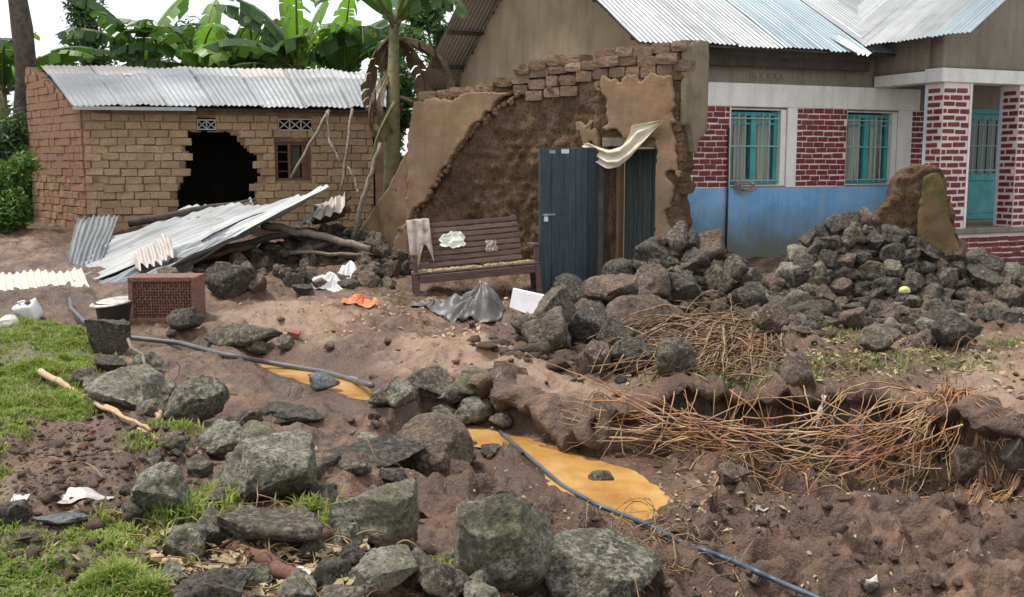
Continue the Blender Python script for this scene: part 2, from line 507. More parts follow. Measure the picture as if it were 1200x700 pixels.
MT['curtain'] = s.done(c, 0.9, 0, 0.1)
MT['dark'] = simple('painted_room_shade', [(0.02, 0.018, 0.016), (0.04, 0.035, 0.03)], 2, 0.95, 20, 0, 0.01)  # near-black that paints the shade of unlit interiors
MT['darkwood_and_shade'] = simple('dark_timber', [(0.04, 0.033, 0.028), (0.085, 0.07, 0.058)], 6, 0.9, 40, 0.4, 0.01)  # dark timber; on the hut partition it paints interior shade

def metal(name, a, b, rust, rustamt, rough=0.42, met=0.55):
    s = NT(name)
    c = s.ramp(s.noise(0.8, 5, 0.6), [(0.35, a), (0.65, b)])
    c = s.mix(1.0, c, s.ramp(s.rand(), [(0, 0.80), (1, 1.08)]), 'MULTIPLY')
    c = s.mix(s.ramp(s.noise(7, 6, 0.7), [(0.55, 0.0), (0.80, 0.35)]), c, tuple(x * 0.6 for x in a))
    c = s.mix(s.ramp(s.noise(2.2, 7, 0.7), [(0.58, 0.0), (0.72, rustamt)]), c, rust)
    s.bump(s.noise(18, 4, 0.6), 0.12, 0.01)
    return s.done(c, s.ramp(s.noise(5, 4), [(0.3, rough - 0.08), (0.7, rough + 0.14)]), met, 0.4)
MT['galv'] = metal('galvanised_sheet', (0.25, 0.265, 0.275), (0.36, 0.375, 0.385), (0.20, 0.175, 0.145), 0.6)
MT['galv_blue'] = metal('newer_galvanised_sheet', (0.22, 0.275, 0.305), (0.29, 0.345, 0.37), (0.27, 0.27, 0.26), 0.35)
MT['galv_old'] = metal('muddy_galvanised_sheet', (0.32, 0.33, 0.33), (0.46, 0.475, 0.475), (0.22, 0.175, 0.125), 0.7, 0.5, 0.35)
MT['galv_yellow'] = metal('ochre_stained_sheet', (0.55, 0.52, 0.42), (0.66, 0.63, 0.53), (0.40, 0.31, 0.16), 0.6, 0.55, 0.3)
MT['galv_rust'] = metal('rust_stained_sheet', (0.40, 0.36, 0.33), (0.52, 0.48, 0.45), (0.24, 0.13, 0.08), 0.7, 0.6, 0.3)

def wood(name, a, b, dark, sx=(1, 1, 1), rough=0.8, vary=0.2, obj=False):
    s = NT(name)
    vec = s.scale(sx)
    if obj:
        tc = s.n('ShaderNodeTexCoord'); mp = s.n('ShaderNodeMapping'); mp.inputs['Scale'].default_value = sx
        s.set(mp.inputs['Vector'], tc.outputs['Object']); vec = mp.outputs['Vector']
    c = s.ramp(s.noise(3, 6, 0.6, vec), [(0.32, a), (0.68, b)])
    c = s.mix(s.ramp(s.noise(11, 6, 0.65, vec), [(0.32, 0.7), (0.48, 0.0)]), c, dark)
    c = s.mix(1.0, c, s.ramp(s.rand(), [(0, 1 - vary), (1, 1 + vary)]), 'MULTIPLY')
    s.bump(s.noise(12, 6, 0.6, vec), 0.5, 0.008)
    return s.done(c, rough, 0, 0.25)
MT['doorwood'] = wood('slate_blue_planks', (0.028, 0.042, 0.052), (0.070, 0.092, 0.105), (0.014, 0.020, 0.026), (14, 14, 0.6), 0.6, 0.25)
MT['greenplank'] = wood('grey_green_planks', (0.035, 0.048, 0.046), (0.085, 0.105, 0.10), (0.015, 0.02, 0.02), (10, 10, 0.7), 0.6, 0.2)
MT['benchwood'] = wood('dark_brown_slats', (0.095, 0.058, 0.050), (0.165, 0.108, 0.094), (0.04, 0.025, 0.022), (0.8, 6, 20), 0.7)
MT['pole'] = wood('weathered_pole', (0.17, 0.135, 0.105), (0.30, 0.25, 0.20), (0.07, 0.055, 0.042), (5, 5, 5), 0.85)
MT['redpole'] = wood('reddish_bark', (0.10, 0.05, 0.036), (0.19, 0.10, 0.07), (0.05, 0.025, 0.02), (5, 5, 5), 0.85)
MT['trunk'] = simple('tree_bark', [(0.045, 0.035, 0.028), (0.085, 0.068, 0.055), (0.13, 0.105, 0.085)], 8, 0.95, 25, 0.9, 0.04)
MT['splinter'] = wood('split_wood', (0.36, 0.24, 0.14), (0.50, 0.37, 0.24), (0.17, 0.10, 0.06), (6, 6, 6), 0.85)
MT['wicker'] = simple('brown_wicker', [(0.095, 0.045, 0.032), (0.165, 0.085, 0.062), (0.22, 0.12, 0.088)], 30, 0.75, 80, 0.4, 0.006, vary=0.25)
MT['cloth'] = simple('cream_cloth', [(0.55, 0.49, 0.37), (0.66, 0.60, 0.48), (0.72, 0.67, 0.56)], 4, 0.9, 70, 0.2, 0.006)
MT['whitecloth'] = simple('white_cloth', [(0.60, 0.59, 0.57), (0.76, 0.75, 0.73)], 5, 0.85, 60, 0.25, 0.008)
MT['orangecloth'] = simple('orange_cloth', [(0.50, 0.13, 0.05), (0.62, 0.22, 0.10), (0.60, 0.35, 0.24)], 9, 0.85, 60, 0.25, 0.008)
MT['dirtycloth'] = simple('dirty_cloth', [(0.20, 0.15, 0.125), (0.36, 0.30, 0.26), (0.46, 0.40, 0.36)], 9, 0.92, 60, 0.3, 0.008)
MT['tarp'] = simple('charcoal_plastic', [(0.045, 0.042, 0.042), (0.085, 0.080, 0.078), (0.12, 0.11, 0.105)], 5, 0.45, 30, 0.3, 0.01, spec=0.5)
MT['board'] = simple('white_board', [(0.60, 0.58, 0.60), (0.74, 0.72, 0.74)], 5, 0.6, 40, 0.15, 0.005)
MT['plastic'] = simple('white_plastic', [(0.62, 0.63, 0.63), (0.78, 0.79, 0.79)], 6, 0.4, 30, 0.15, 0.006, spec=0.5)
MT['dirtyplastic'] = simple('muddy_plastic', [(0.20, 0.15, 0.12), (0.46, 0.43, 0.40), (0.58, 0.56, 0.54)], 14, 0.5, 40, 0.2, 0.006, spec=0.5)
MT['paper'] = simple('crumpled_paper', [(0.50, 0.52, 0.42), (0.70, 0.72, 0.64), (0.55, 0.60, 0.44)], 18, 0.85, 50, 0.3, 0.008)
MT['blackplastic'] = simple('black_plastic', [(0.020, 0.021, 0.022), (0.045, 0.046, 0.048)], 6, 0.4, 40, 0.15, 0.005, spec=0.5)
MT['bluepipe'] = simple('blue_grey_pipe', [(0.030, 0.050, 0.078), (0.050, 0.080, 0.120), (0.09, 0.11, 0.13)], 7, 0.4, 40, 0.1, 0.004, spec=0.5)
MT['blackpipe'] = simple('dull_black_pipe', [(0.055, 0.055, 0.06), (0.12, 0.12, 0.125)], 7, 0.5, 40, 0.1, 0.004, spec=0.5)
MT['iron'] = simple('dull_iron', [(0.30, 0.29, 0.27), (0.45, 0.44, 0.42)], 20, 0.45, 60, 0.2, 0.004, metal=0.6)
MT['vent'] = simple('pale_vent_block', [(0.36, 0.33, 0.28), (0.50, 0.47, 0.42)], 9, 0.9, 50, 0.4, 0.008)
MT['fruit'] = simple('pale_fruit_skin', [(0.42, 0.45, 0.14), (0.55, 0.56, 0.24)], 20, 0.5, 40, 0.1, 0.004)
MT['redbrick'] = simple('broken_red_brick', [(0.22, 0.085, 0.055), (0.32, 0.13, 0.08)], 12, 0.9, 40, 0.5, 0.01)
s = NT('straw')
c = s.mix(s.noise(12, 3), (0.17, 0.10, 0.054), (0.42, 0.29, 0.165))
c = s.mix(s.ramp(s.noise(9, 4), [(0.42, 0.85), (0.60, 0.0)]), c, (0.10, 0.056, 0.032))
MT['straw'] = s.done(c, 0.75, 0, 0.3)
s = NT('roots')
c = s.mix(s.noise(16, 3), (0.25, 0.105, 0.045), (0.47, 0.255, 0.125))
c = s.mix(s.ramp(s.noise(3, 4), [(0.45, 0.0), (0.62, 0.8)]), c, (0.53, 0.40, 0.23))
c = s.mix(s.ramp(s.noise(8, 4), [(0.36, 0.85), (0.5, 0.0)]), c, (0.10, 0.055, 0.035))
MT['roots'] = s.done(c, 0.7, 0, 0.3)

def leafmat(name, a, b, c3=None, trans=0.35, scale=2.0, rough=0.5):
    s = NT(name)
    c = s.mix(s.ramp(s.noise(scale, 4, 0.6), [(0.3, 0.0), (0.7, 1.0)]), a, b)
    if c3: c = s.mix(s.ramp(s.noise(scale * 4, 3), [(0.58, 0.0), (0.72, 0.8)]), c, c3)
    s.done(c, rough, 0, 0.35)
    tr = s.n('ShaderNodeBsdfTranslucent'); s.set(tr.inputs['Color'], s.mix(1.0, c, (1.15, 1.3, 0.6), 'MULTIPLY'))
    mx = s.n('ShaderNodeMixShader'); mx.inputs[0].default_value = trans
    s.t.links.new(s.b.outputs[0], mx.inputs[1]); s.t.links.new(tr.outputs[0], mx.inputs[2])
    s.t.links.new(mx.outputs[0], s.out.inputs['Surface'])
    return s.m
MT['grass'] = leafmat('grass_blades', (0.15, 0.215, 0.042), (0.29, 0.335, 0.085), (0.42, 0.36, 0.18), 0.3, 5.0, 0.6)
MT['banana'] = leafmat('banana_leaf', (0.042, 0.095, 0.026), (0.090, 0.165, 0.048), (0.20, 0.22, 0.10), 0.35, 1.2, 0.4)
MT['banana_young'] = leafmat('young_banana_leaf', (0.13, 0.26, 0.045), (0.20, 0.34, 0.07), None, 0.45, 1.2, 0.4)  # brighter green of young leaves
MT['banana_dead'] = simple('dead_banana_leaf', [(0.10, 0.07, 0.045), (0.17, 0.12, 0.078), (0.26, 0.20, 0.13)], 5, 0.9, 40, 0.3, 0.01)
MT['pseudostem'] = simple('banana_stem', [(0.10, 0.075, 0.045), (0.19, 0.18, 0.08), (0.15, 0.105, 0.065)], 6, 0.7, 20, 0.4, 0.01)
MT['tree_dark'] = leafmat('dark_foliage', (0.026, 0.060, 0.020), (0.060, 0.110, 0.036), None, 0.3, 0.9)
MT['tree_mid'] = leafmat('mid_foliage', (0.045, 0.095, 0.028), (0.085, 0.150, 0.045), None, 0.3, 0.9)
MT['shrub'] = leafmat('bright_shrub', (0.055, 0.125, 0.022), (0.13, 0.24, 0.045), (0.28, 0.30, 0.05), 0.35, 3.0)
MT['weed'] = leafmat('weed_leaf', (0.13, 0.17, 0.05), (0.22, 0.25, 0.09), (0.34, 0.28, 0.15), 0.35, 6.0)
MT['drygrass'] = simple('dead_litter', [(0.20, 0.155, 0.085), (0.36, 0.29, 0.17), (0.28, 0.26, 0.12)], 10, 0.9, 50, 0, 0.01)
s = NT('muddy_water')
c = s.ramp(s.noise(2.2, 5, 0.6), [(0.34, (0.34, 0.165, 0.042)), (0.5, (0.46, 0.255, 0.078)), (0.66, (0.55, 0.345, 0.14))])
s.bump(s.noise(9, 4, 0.55), 0.12, 0.02)
MT['water'] = s.done(c, 0.03, 0, 0.55)
# ------------------------------------------------------------------ terrain
def rbf_fit(pts):
    p = np.array([(a[0], a[1]) for a in pts]); z = np.array([a[2] for a in pts])
    d = np.hypot(p[:, None, 0] - p[None, :, 0], p[:, None, 1] - p[None, :, 1])
    n = len(p)
    A = np.zeros((n + 1, n + 1)); A[:n, :n] = -np.sqrt(d * d + 0.05); A[:n, n] = 1; A[n, :n] = 1
    A[:n, :n] += np.eye(n) * -0.02
    w = np.linalg.solve(A, np.append(z, 0))
    return p, w
def rbf_eval(fit, x, y):
    p, w = fit
    sh = np.shape(x); x = np.ravel(x); y = np.ravel(y)
    out = np.full(x.shape, w[-1])
    for k in range(len(p)):
        out += w[k] * -np.sqrt((x - p[k, 0]) ** 2 + (y - p[k, 1]) ** 2 + 0.05)
    return out.reshape(sh)

def G(l): return [tuple(PZ(a, b, c)) for a, b, c in l]
common = G([(0, 690, .05), (150, 690, .03), (300, 690, .0), (100, 600, .03), (0, 500, .05), (100, 480, .03), (0, 400, .08),
            (60, 385, .08), (200, 420, 0), (260, 440, -.03), (300, 480, -.06), (-200, 500, .05), (-300, 690, .06)])
common += [(0, 0, 0), (-3, 1, .05), (3, 1, -.1), (-40, 30, .5), (40, 30, .3), (0, -8, 0)]
low = common + G([(400, 500, -.14), (250, 540, -.02), (350, 600, -.06), (450, 560, -.20), (520, 560, -.27), (560, 600, -.28),
                  (640, 640, -.30), (720, 690, -.27), (600, 690, -.18), (450, 690, -.06), (600, 500, -.35), (680, 518, -.40),
                  (760, 540, -.44), (900, 552, -.54), (1050, 566, -.56), (1150, 580, -.50), (1240, 600, -.44), (800, 600, -.42),
                  (850, 640, -.36), (950, 640, -.30), (1100, 660, -.28), (1250, 690, -.28), (900, 690, -.32), (540, 510, -.33),
                  (480, 530, -.26), (1000, 605, -.42), (380, 445, -.09), (430, 455, -.10), (470, 475, -.16), (1050, 610, -.36)])
upp = common + G([(500, 425, 0), (600, 440, 0), (700, 460, 0), (800, 440, .05), (900, 440, .08), (1050, 435, .1), (1150, 450, .08),
                  (1240, 480, .05), (1200, 400, .12), (1050, 405, .1), (600, 400, .05), (500, 390, .06), (400, 420, .0),
                  (300, 400, 0), (300, 360, .1), (450, 355, .1), (560, 355, .05), (640, 345, .05), (700, 360, .05), (200, 375, .08),
                  (50, 360, .15), (100, 345, .2), (0, 320, .25), (60, 285, .4), (400, 490, -.1), (300, 520, -.05), (380, 445, -.09), (430, 455, -.10), (470, 470, -.12), (330, 440, -.06)])
upp += [(-8, 19.6, .45), (-5, 20, .42), (-3, 20.5, .42), (-1.5, 17, .2), (3, 15.7, .3), (6, 17.2, .3), (8, 15.5, .1), (9, 14.5, .1),
        (4, 13, .15), (2, 13.5, .1), (30, 45, .6), (-30, 45, .6), (0, 70, .8), (60, 90, 1), (-60, 90, 1), (0, 26, .5), (-10, 26, .5), (8, 22, .4)]
FIT_L, FIT_U = rbf_fit(low), rbf_fit(upp)

EDGE = np.array([tuple(PZ(a, b, c))[:2] for a, b, c in
                 [(452, 440, 0), (520, 434, 0), (600, 450, 0), (690, 476, 0), (750, 470, 0), (800, 455, .05),
                  (900, 456, .05), (940, 450, .08), (1080, 455, .08), (1140, 482, .03), (1200, 500, 0), (1300, 515, 0), (1500, 540, 0), (2200, 560, 0)]])

def seg_dist(x, y, poly, closed=False):
    best = np.full(np.shape(x), 1e9); side = np.zeros(np.shape(x)); par = np.zeros(np.shape(x))
    n = len(poly)
    for k in range(n if closed else n - 1):
        ax, ay = poly[k]; bx, by = poly[(k + 1) % n]
        dx, dy = bx - ax, by - ay
        t = np.clip(((x - ax) * dx + (y - ay) * dy) / (dx * dx + dy * dy), 0, 1)
        qx, qy = x - ax - t * dx, y - ay - t * dy
        d = np.hypot(qx, qy)
        m = d < best
        best = np.where(m, d, best); par = np.where(m, k + t, par)
        side = np.where(m, np.sign(dx * (y - ay) - dy * (x - ax)), side)
    return best, side, par

PUD = [(-0.37, [tuple(PZ(a, b, -.37))[:2] for a, b in
        [(550, 500), (600, 511), (655, 524), (705, 540), (760, 560), (778, 582), (768, 607), (742, 614), (700, 597), (665, 580), (642, 562), (620, 536), (565, 527), (546, 515)]]),
       (-0.12, [tuple(PZ(a, b, -.12))[:2] for a, b in
        [(296, 423), (330, 427), (380, 436), (434, 446), (440, 472), (415, 467), (385, 457), (350, 446), (318, 437)]])]

RIDGES = {                                          # rubble heaps: crest points (pixel, pixel, distance), slope
    'boulders': ([(632, 388, 10.3), (672, 352, 10.9), (730, 336, 11.4), (800, 334, 11.6), (875, 345, 11.6), (905, 362, 11.3)], 0.9),
    'by_wall': ([(735, 306, 13.0), (766, 276, 13.0), (815, 272, 13.0), (852, 288, 12.8), (888, 322, 12.3)], 0.95),
    'stone_wall': ([(885, 352, 11.5), (915, 310, 11.7), (948, 278, 11.9), (985, 248, 12.1), (1048, 246, 12.1), (1112, 280, 12.0), (1150, 284, 12.0), (1176, 308, 12.0)], 1.2),
    'debris': ([(215, 325, 15.0), (270, 298, 15.8), (330, 278, 16.4), (385, 262, 17.0), (425, 270, 17.2), (445, 285, 16.5)], 0.42),
    'corner': ([(1165, 355, 11.6), (1215, 335, 11.8), (1300, 330, 12)], 0.6),
}
RW = {k: ([tuple(P(*p)) for p in v[0]], v[1]) for k, v in RIDGES.items()}

def mound(x, y, names=None):
    out = np.full(np.shape(x), -9.0)
    for k, (pts, sl) in RW.items():
        if names and k not in names: continue
        xy = np.array([p[:2] for p in pts]); z = np.array([p[2] for p in pts])
        d, _, par = seg_dist(x, y, xy)
        h = np.interp(par, np.arange(len(z)), z) - 0.05 - sl * np.sqrt(d * d + 0.01)
        out = np.maximum(out, h)
    return out

def terrain(x, y, detail=True, mounds=True):
    x = np.asarray(x, float); y = np.asarray(y, float)
    U, L = rbf_eval(FIT_U, x, y), rbf_eval(FIT_L, x, y)
    wob = fbm(x * 2.2, y * 2.2, seed=3, oct=4) * 0.15
    d, sd, par = seg_dist(x, y, EDGE)
    sdist = d * sd + wob
    soft = np.interp(par, [0, 1, 2, 15], [0.45, 0.16, 0.06, 0.06])
    S = ss(-soft, soft * 0.35, sdist)
    z = L * (1 - S) + U * S
    far = ss(26, 45, y)
    near = 1 - ss(22, 40, np.hypot(x, y))
    if detail:
        ero = ss(1.3, 0.0, np.abs(sdist + 0.15))
        a = fbm(x * 0.9, y * 0.9, seed=21, oct=3) * 0.07
        rid = 1 - np.abs(fbm(x * 1.5 + y * 0.5, y * 1.9, seed=31, oct=4))
        lowmask = (1 - S) * ss(0.2, 1.0, x + 0.35 * y - 1.2)
        b = (rid - 0.7) * (0.03 + 0.34 * lowmask) + lowmask * 0.07 * np.abs(fbm(x * 3.1, y * 3.1, seed=36, oct=3))
        c = fbm(x * 4, y * 4, seed=41, oct=4, gain=0.5) * (0.036 + 0.035 * ero)
        c2 = np.abs(fbm(x * 9, y * 9, seed=57, oct=3)) * -0.04
        clod = np.maximum(0, vnoise(x * 7, y * 7, seed=77) - 0.25) * 0.07 * (0.4 + 0.6 * vnoise(x * 0.8, y * 0.8, seed=78))
        z = z + (a + b + c + c2 + clod) * near
    if mounds:
        m = mound(x, y) + fbm(x * 3, y * 3, seed=51, oct=4) * 0.07
        k = 0.06
        z = np.where(m > z - 0.3, np.logaddexp(z / k, m / k) * k, z)
    for zw, poly in PUD:
        pd, _, _ = seg_dist(x, y, poly, True)
        ins = in_poly(x, y, poly)
        sg = np.where(ins, -pd, pd) + fbm(x * 4, y * 4, seed=61, oct=3) * 0.05
        tgt = zw + np.clip(sg * 0.35, -0.06, 0.06)
        w = ss(0.30, 0.05, sg)
        z = np.where(sg < 0, np.minimum(tgt, zw + 0.01), z * (1 - w) + np.maximum(tgt, zw + 0.003) * w)
        z = np.where((sg > 0) & (sg < 0.32), np.maximum(z, zw + np.clip(sg * 0.16, 0, 0.02)), z)
    return z

_gx = np.arange(-15.0, 15.01, 0.045); _gy = np.concatenate([np.arange(2.0, 12.0, 0.035), np.arange(12.0, 27.0, 0.08)])
_GX, _GY = np.meshgrid(_gx, _gy, indexing='ij')
_TG = {}
def tfast(x, y, detail=True):
    if detail not in _TG: _TG[detail] = terrain(_GX, _GY, detail)
    T = _TG[detail]
    x = np.clip(np.asarray(x, float), _gx[0], _gx[-1] - 1e-6); y = np.clip(np.asarray(y, float), _gy[0], _gy[-1] - 1e-6)
    i = np.clip(np.searchsorted(_gx, x, 'right') - 1, 0, len(_gx) - 2); j = np.clip(np.searchsorted(_gy, y, 'right') - 1, 0, len(_gy) - 2)
    a = (x - _gx[i]) / (_gx[i + 1] - _gx[i]); b = (y - _gy[j]) / (_gy[j + 1] - _gy[j])
    return (T[i, j] * (1 - a) + T[i + 1, j] * a) * (1 - b) + (T[i, j + 1] * (1 - a) + T[i + 1, j + 1] * a) * b

def hgt(x, y): return float(tfast(np.array([x]), np.array([y]))[0])

def PG(px, py, detail=True):                        # where that pixel's ray meets the ground
    d = ray(px, py)
    t = np.geomspace(2.2, 45.0, 420)
    zz = tfast(d.x * t, d.y * t, detail)
    below = (CZ + d.z * t) <= zz
    if not below.any(): return P(px, py, 40)
    i = int(np.argmax(below))
    if i == 0: tt = t[0]
    else:
        a = (CZ + d.z * t[i - 1]) - zz[i - 1]; b = zz[i] - (CZ + d.z * t[i])
        tt = t[i - 1] + (t[i] - t[i - 1]) * a / max(1e-6, a + b)
    return Vector((d.x * tt, d.y * tt, CZ + d.z * tt))

def build_ground():
    ys = np.concatenate([np.arange(-6, 2.0, 0.25), 2.0 * np.exp(np.arange(0, math.log(26 / 2.0), 0.0048)), np.geomspace(26.2, 900, 50)])
    nx = 620
    u = np.linspace(-1, 1, nx)
    u = np.sign(u) * (0.75 * np.abs(u) + 0.25 * np.abs(u) ** 3)
    gy, gu = np.meshgrid(ys, u, indexing='ij')
    gx = gu * (np.abs(gy) * 0.78 + 3.5)
    z = terrain(gx, gy)
    v = np.stack([gx, gy, z], -1).reshape(-1, 3)
    idx = np.arange(v.shape[0]).reshape(gx.shape)
    f = np.stack([idx[:-1, :-1].ravel(), idx[:-1, 1:].ravel(), idx[1:, 1:].ravel(), idx[1:, :-1].ravel()], 1)
    me = np_mesh('ground', v, f)
    t = turf_mask(v[:, 0], v[:, 1]) * 0.8
    at = me.attributes.new('turf', 'FLOAT', 'POINT')
    at.data.foreach_set('value', t.astype(np.float32))
    w = np.zeros(len(v))
    for zw, poly in PUD:
        d, _, _ = seg_dist(v[:, 0], v[:, 1], poly, True)
        w = np.maximum(w, np.where(in_poly(v[:, 0], v[:, 1], poly), 1, ss(0.45, 0.06, d + 0.12 * fbm(v[:, 0] * 5, v[:, 1] * 5, seed=91, oct=3))))
    sl = np.zeros(len(v))
    for poly in SILT:
        d, _, _ = seg_dist(v[:, 0], v[:, 1], poly, True)
        sg = np.where(in_poly(v[:, 0], v[:, 1], poly), d, -d) + .15 * fbm(v[:, 0] * 2.5, v[:, 1] * 2.5, seed=95, oct=4)
        sl = np.maximum(sl, ss(-.05, .25, sg))
    at = me.attributes.new('silt', 'FLOAT', 'POINT'); at.data.foreach_set('value', sl.astype(np.float32))
    at = me.attributes.new('wet', 'FLOAT', 'POINT'); at.data.foreach_set('value', w.astype(np.float32))
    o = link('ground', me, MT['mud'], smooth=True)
    return tag(o, 'wet brown volcanic mud with an eroded gully', None, None, 'structure')

TURF = [[(-260, 540), (-260, 372), (40, 372), (112, 388), (128, 425), (108, 470), (70, 498), (0, 520)],
        [(-260, 720), (-260, 620), (0, 622), (60, 630), (130, 615), (200, 605), (212, 640), (190, 700), (180, 780)],
        [(-260, 760), (-260, 500), (-10, 520), (0, 640)]]
TURFW = [[tuple(PZ(a, b, 0.04))[:2] for a, b in t] for t in TURF]
def turf_mask(x, y):
    wx = x + fbm(x * 2.5, y * 2.5, seed=71, oct=3) * 0.16; wy = y + fbm(x * 2.5, y * 2.5, seed=75, oct=3) * 0.16
    r = np.zeros(np.shape(x))
    for t in TURFW:
        d, _, _ = seg_dist(wx, wy, t, True)
        ins = in_poly(wx, wy, t)
        r = np.maximum(r, ss(-0.05, 0.2, np.where(ins, d, -d)))
    far = ss(23.5, 26, y)
    return np.maximum(r, far)

SILT = [[tuple(PZ(a, b, .02))[:2] for a, b in q] for q in ([(440, 398), (560, 385), (640, 415), (700, 440), (752, 462), (690, 474), (600, 448), (520, 432), (450, 430)], [(1090, 430), (1240, 415), (1240, 500), (1150, 482), (1100, 460)], [(250, 372), (330, 362), (430, 372), (400, 400), (280, 396)])]
build_ground()

def bank_lip():
    """turf and root-bound soil overhanging the washed-out bank"""
    seg = EDGE[1:12]
    L = [0.0]
    for a, b in zip(seg[:-1], seg[1:]): L.append(L[-1] + float(np.hypot(*(b - a))))
    n = 260; t = np.linspace(0, L[-1], n)
    x = np.interp(t, L, seg[:, 0]); y = np.interp(t, L, seg[:, 1])
    k = np.hanning(13); k /= k.sum()
    x = np.convolve(np.pad(x, 6, mode='edge'), k, 'valid'); y = np.convolve(np.pad(y, 6, mode='edge'), k, 'valid')
    tx, ty = np.gradient(x), np.gradient(y); l = np.hypot(tx, ty); nx, ny = -ty / l, tx / l         # normal towards the terrace
    for _ in range(3):
        w = fbm(x * 2.2, y * 2.2, seed=3, oct=4) * 0.15
        d, sd, _p = seg_dist(x, y, EDGE)
        e = d * sd + w
        x, y = x - nx * e * 0.8, y - ny * e * 0.8
    out = 0.11 + 0.08 * fbm(t * 2.1, t * 0 + 4, seed=12, oct=4)
    th = 0.10 + 0.05 * fbm(t * 3.1, t * 0 + 9, seed=13, oct=3)
    zt = terrain(x + nx * .16, y + ny * .16)
    prof = [(.30, 0 * t - .03), (.14, 0 * t + .012), (.02, 0 * t + .015), (0, None), (0, None), (.03, -th - .05), (.14, -th - .16)]
    rows = []
    for q, (o_, z_) in enumerate(prof):
        if q == 3: ox, zz = -out, -.02 - .2 * th
        elif q == 4: ox, zz = -out * .8, -th
        else: ox, zz = np.full(n, o_), z_
        ox = ox + .02 * fbm(t * 9, t * 0 + q * 3, seed=14, oct=3); zz = zz + .014 * fbm(t * 8, t * 0 + q * 5, seed=15, oct=3)
        rows.append(np.stack([x + nx * ox, y + ny * ox, zt + zz], 1))
    v = np.stack(rows, 1); m = v.shape[1]
    idx = np.arange(n * m).reshape(n, m)
    f = np.stack([idx[:-1, :-1].ravel(), idx[:-1, 1:].ravel(), idx[1:, 1:].ravel(), idx[1:, :-1].ravel()], 1)
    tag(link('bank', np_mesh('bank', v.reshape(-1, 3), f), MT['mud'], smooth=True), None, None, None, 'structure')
bank_lip()
for zw, poly in PUD:
    c = np.mean(np.array(poly), 0)
    ex = []
    for p in poly:
        q = np.array(p) - c
        ex.append(tuple(c + q * (1 + 0.16 / max(0.2, np.hypot(*q)))) + (zw,))
    me = bpy.data.meshes.new('puddle'); me.from_pydata(ex, [], [tuple(range(len(ex)))]); me.update()
    me.flip_normals() if me.polygons[0].normal.z < 0 else None
    tag(link('puddle', me, MT['water']), None, None, None, 'structure')

# ------------------------------------------------------------------ stones
def ico(sub):
    bm = bmesh.new(); bmesh.ops.create_icosphere(bm, subdivisions=sub, radius=1.0)
    v = np.array([q.co[:] for q in bm.verts]); f = np.array([[q.index for q in p.verts] for p in bm.faces]); bm.free()
    return v, f
ICO = {k: ico(k) for k in (2, 3, 4, 5)}

def rock_mesh(seed, sub=4, planes=12, rough=1.0, lo=0.55, hi=0.9, flat_top=False):
    v, f = ICO[sub]; v = v.copy()
    r = np.random.default_rng(seed)
    ns = r.normal(size=(planes, 3)); ns /= np.linalg.norm(ns, axis=1)[:, None]
    if flat_top:
        ns[0] = (0.12, -0.25, 0.95); ns[0] /= np.linalg.norm(ns[0])
    for k in range(planes):
        dd = r.uniform(lo, hi) if not (flat_top and k == 0) else 0.5
        e = v @ ns[k] - dd
        v -= np.where(e > 0, e, 0)[:, None] * ns[k] * 1.0
    n = v / np.linalg.norm(v, axis=1)[:, None]
    o = seed * 3.7
    disp = 0.055 * fbm(v[:, 0] * 1.4 + o, v[:, 1] * 1.4, v[:, 2] * 1.4, seed, 3) + 0.042 * rough * fbm(v[:, 0] * 4 + o, v[:, 1] * 4, v[:, 2] * 4, seed + 9, 4, 0.6)
    if sub >= 5: disp += 0.020 * rough * fbm(v[:, 0] * 15 + o, v[:, 1] * 15, v[:, 2] * 15, seed + 19, 3, 0.65)
    elif sub == 4: disp += 0.018 * rough * fbm(v[:, 0] * 11 + o, v[:, 1] * 11, v[:, 2] * 11, seed + 19, 2)
    v = v + n * disp[:, None]
    lo_, hi_ = v.min(0), v.max(0)
    v = (v - (lo_ + hi_) / 2) / (hi_ - lo_)
    v[:, 2] += 0.5
    me = np_mesh('stone', v, f)
    me.polygons.foreach_set('use_smooth', [True] * len(me.polygons))
    me.materials.append(MT['lava'])
    return me
STONES = [rock_mesh(100 + k, 4, 11 + k % 6, 1.0 + 0.3 * (k % 3), 0.45, 0.85) for k in range(12)]
PEBS = [rock_mesh(200 + k, 3, 8) for k in range(6)]

def put_stone(me, loc, sx, sy, sz, rot, mat, label, group=None, cat='stone', name='stone', parent=None):
    o = bpy.data.objects.new(name, me); COL.objects.link(o)
    o.location = loc; o.scale = (sx, sy, sz); o.rotation_euler = rot
    if mat is not None:
        o.material_slots[0].link = 'OBJECT'; o.material_slots[0].material = mat
    if parent is None: tag(o, label, cat, group)
    return o

def stone_px(px, pyb, w, h, mat, label, group=None, me=None, rz=0.0, dr=0.85, sink=0.16, tilt=(0, 0), name='stone', cat='stone', ground=None):
    g = PG(px, pyb) if ground is None else P(px, pyb, ground)
    dist = g.y
    W = w / FPX * dist; D = W * dr
    sa = max(0.0, (CZ - g.z) / math.hypot(dist, CZ - g.z))          # how far we look down on it: part of its height in the picture is its top
    H = max(h / FPX * dist - 0.62 * D * sa, 0.55 * h / FPX * dist) / (1 - sink)
    # pixel row pyb is the visible foot at the stone's front: its middle stands half a depth further back
    cx, cy = g.x * (1 + D * 0.35 / dist), g.y + D * 0.35
    gz = hgt(cx, cy) if ground is None else g.z
    gz = min(gz, g.z + 0.25 * D)
    return put_stone(me, (cx, cy, gz - H * sink), W, D, H, (tilt[0], tilt[1], rz), MT[mat], label, group, cat, name)
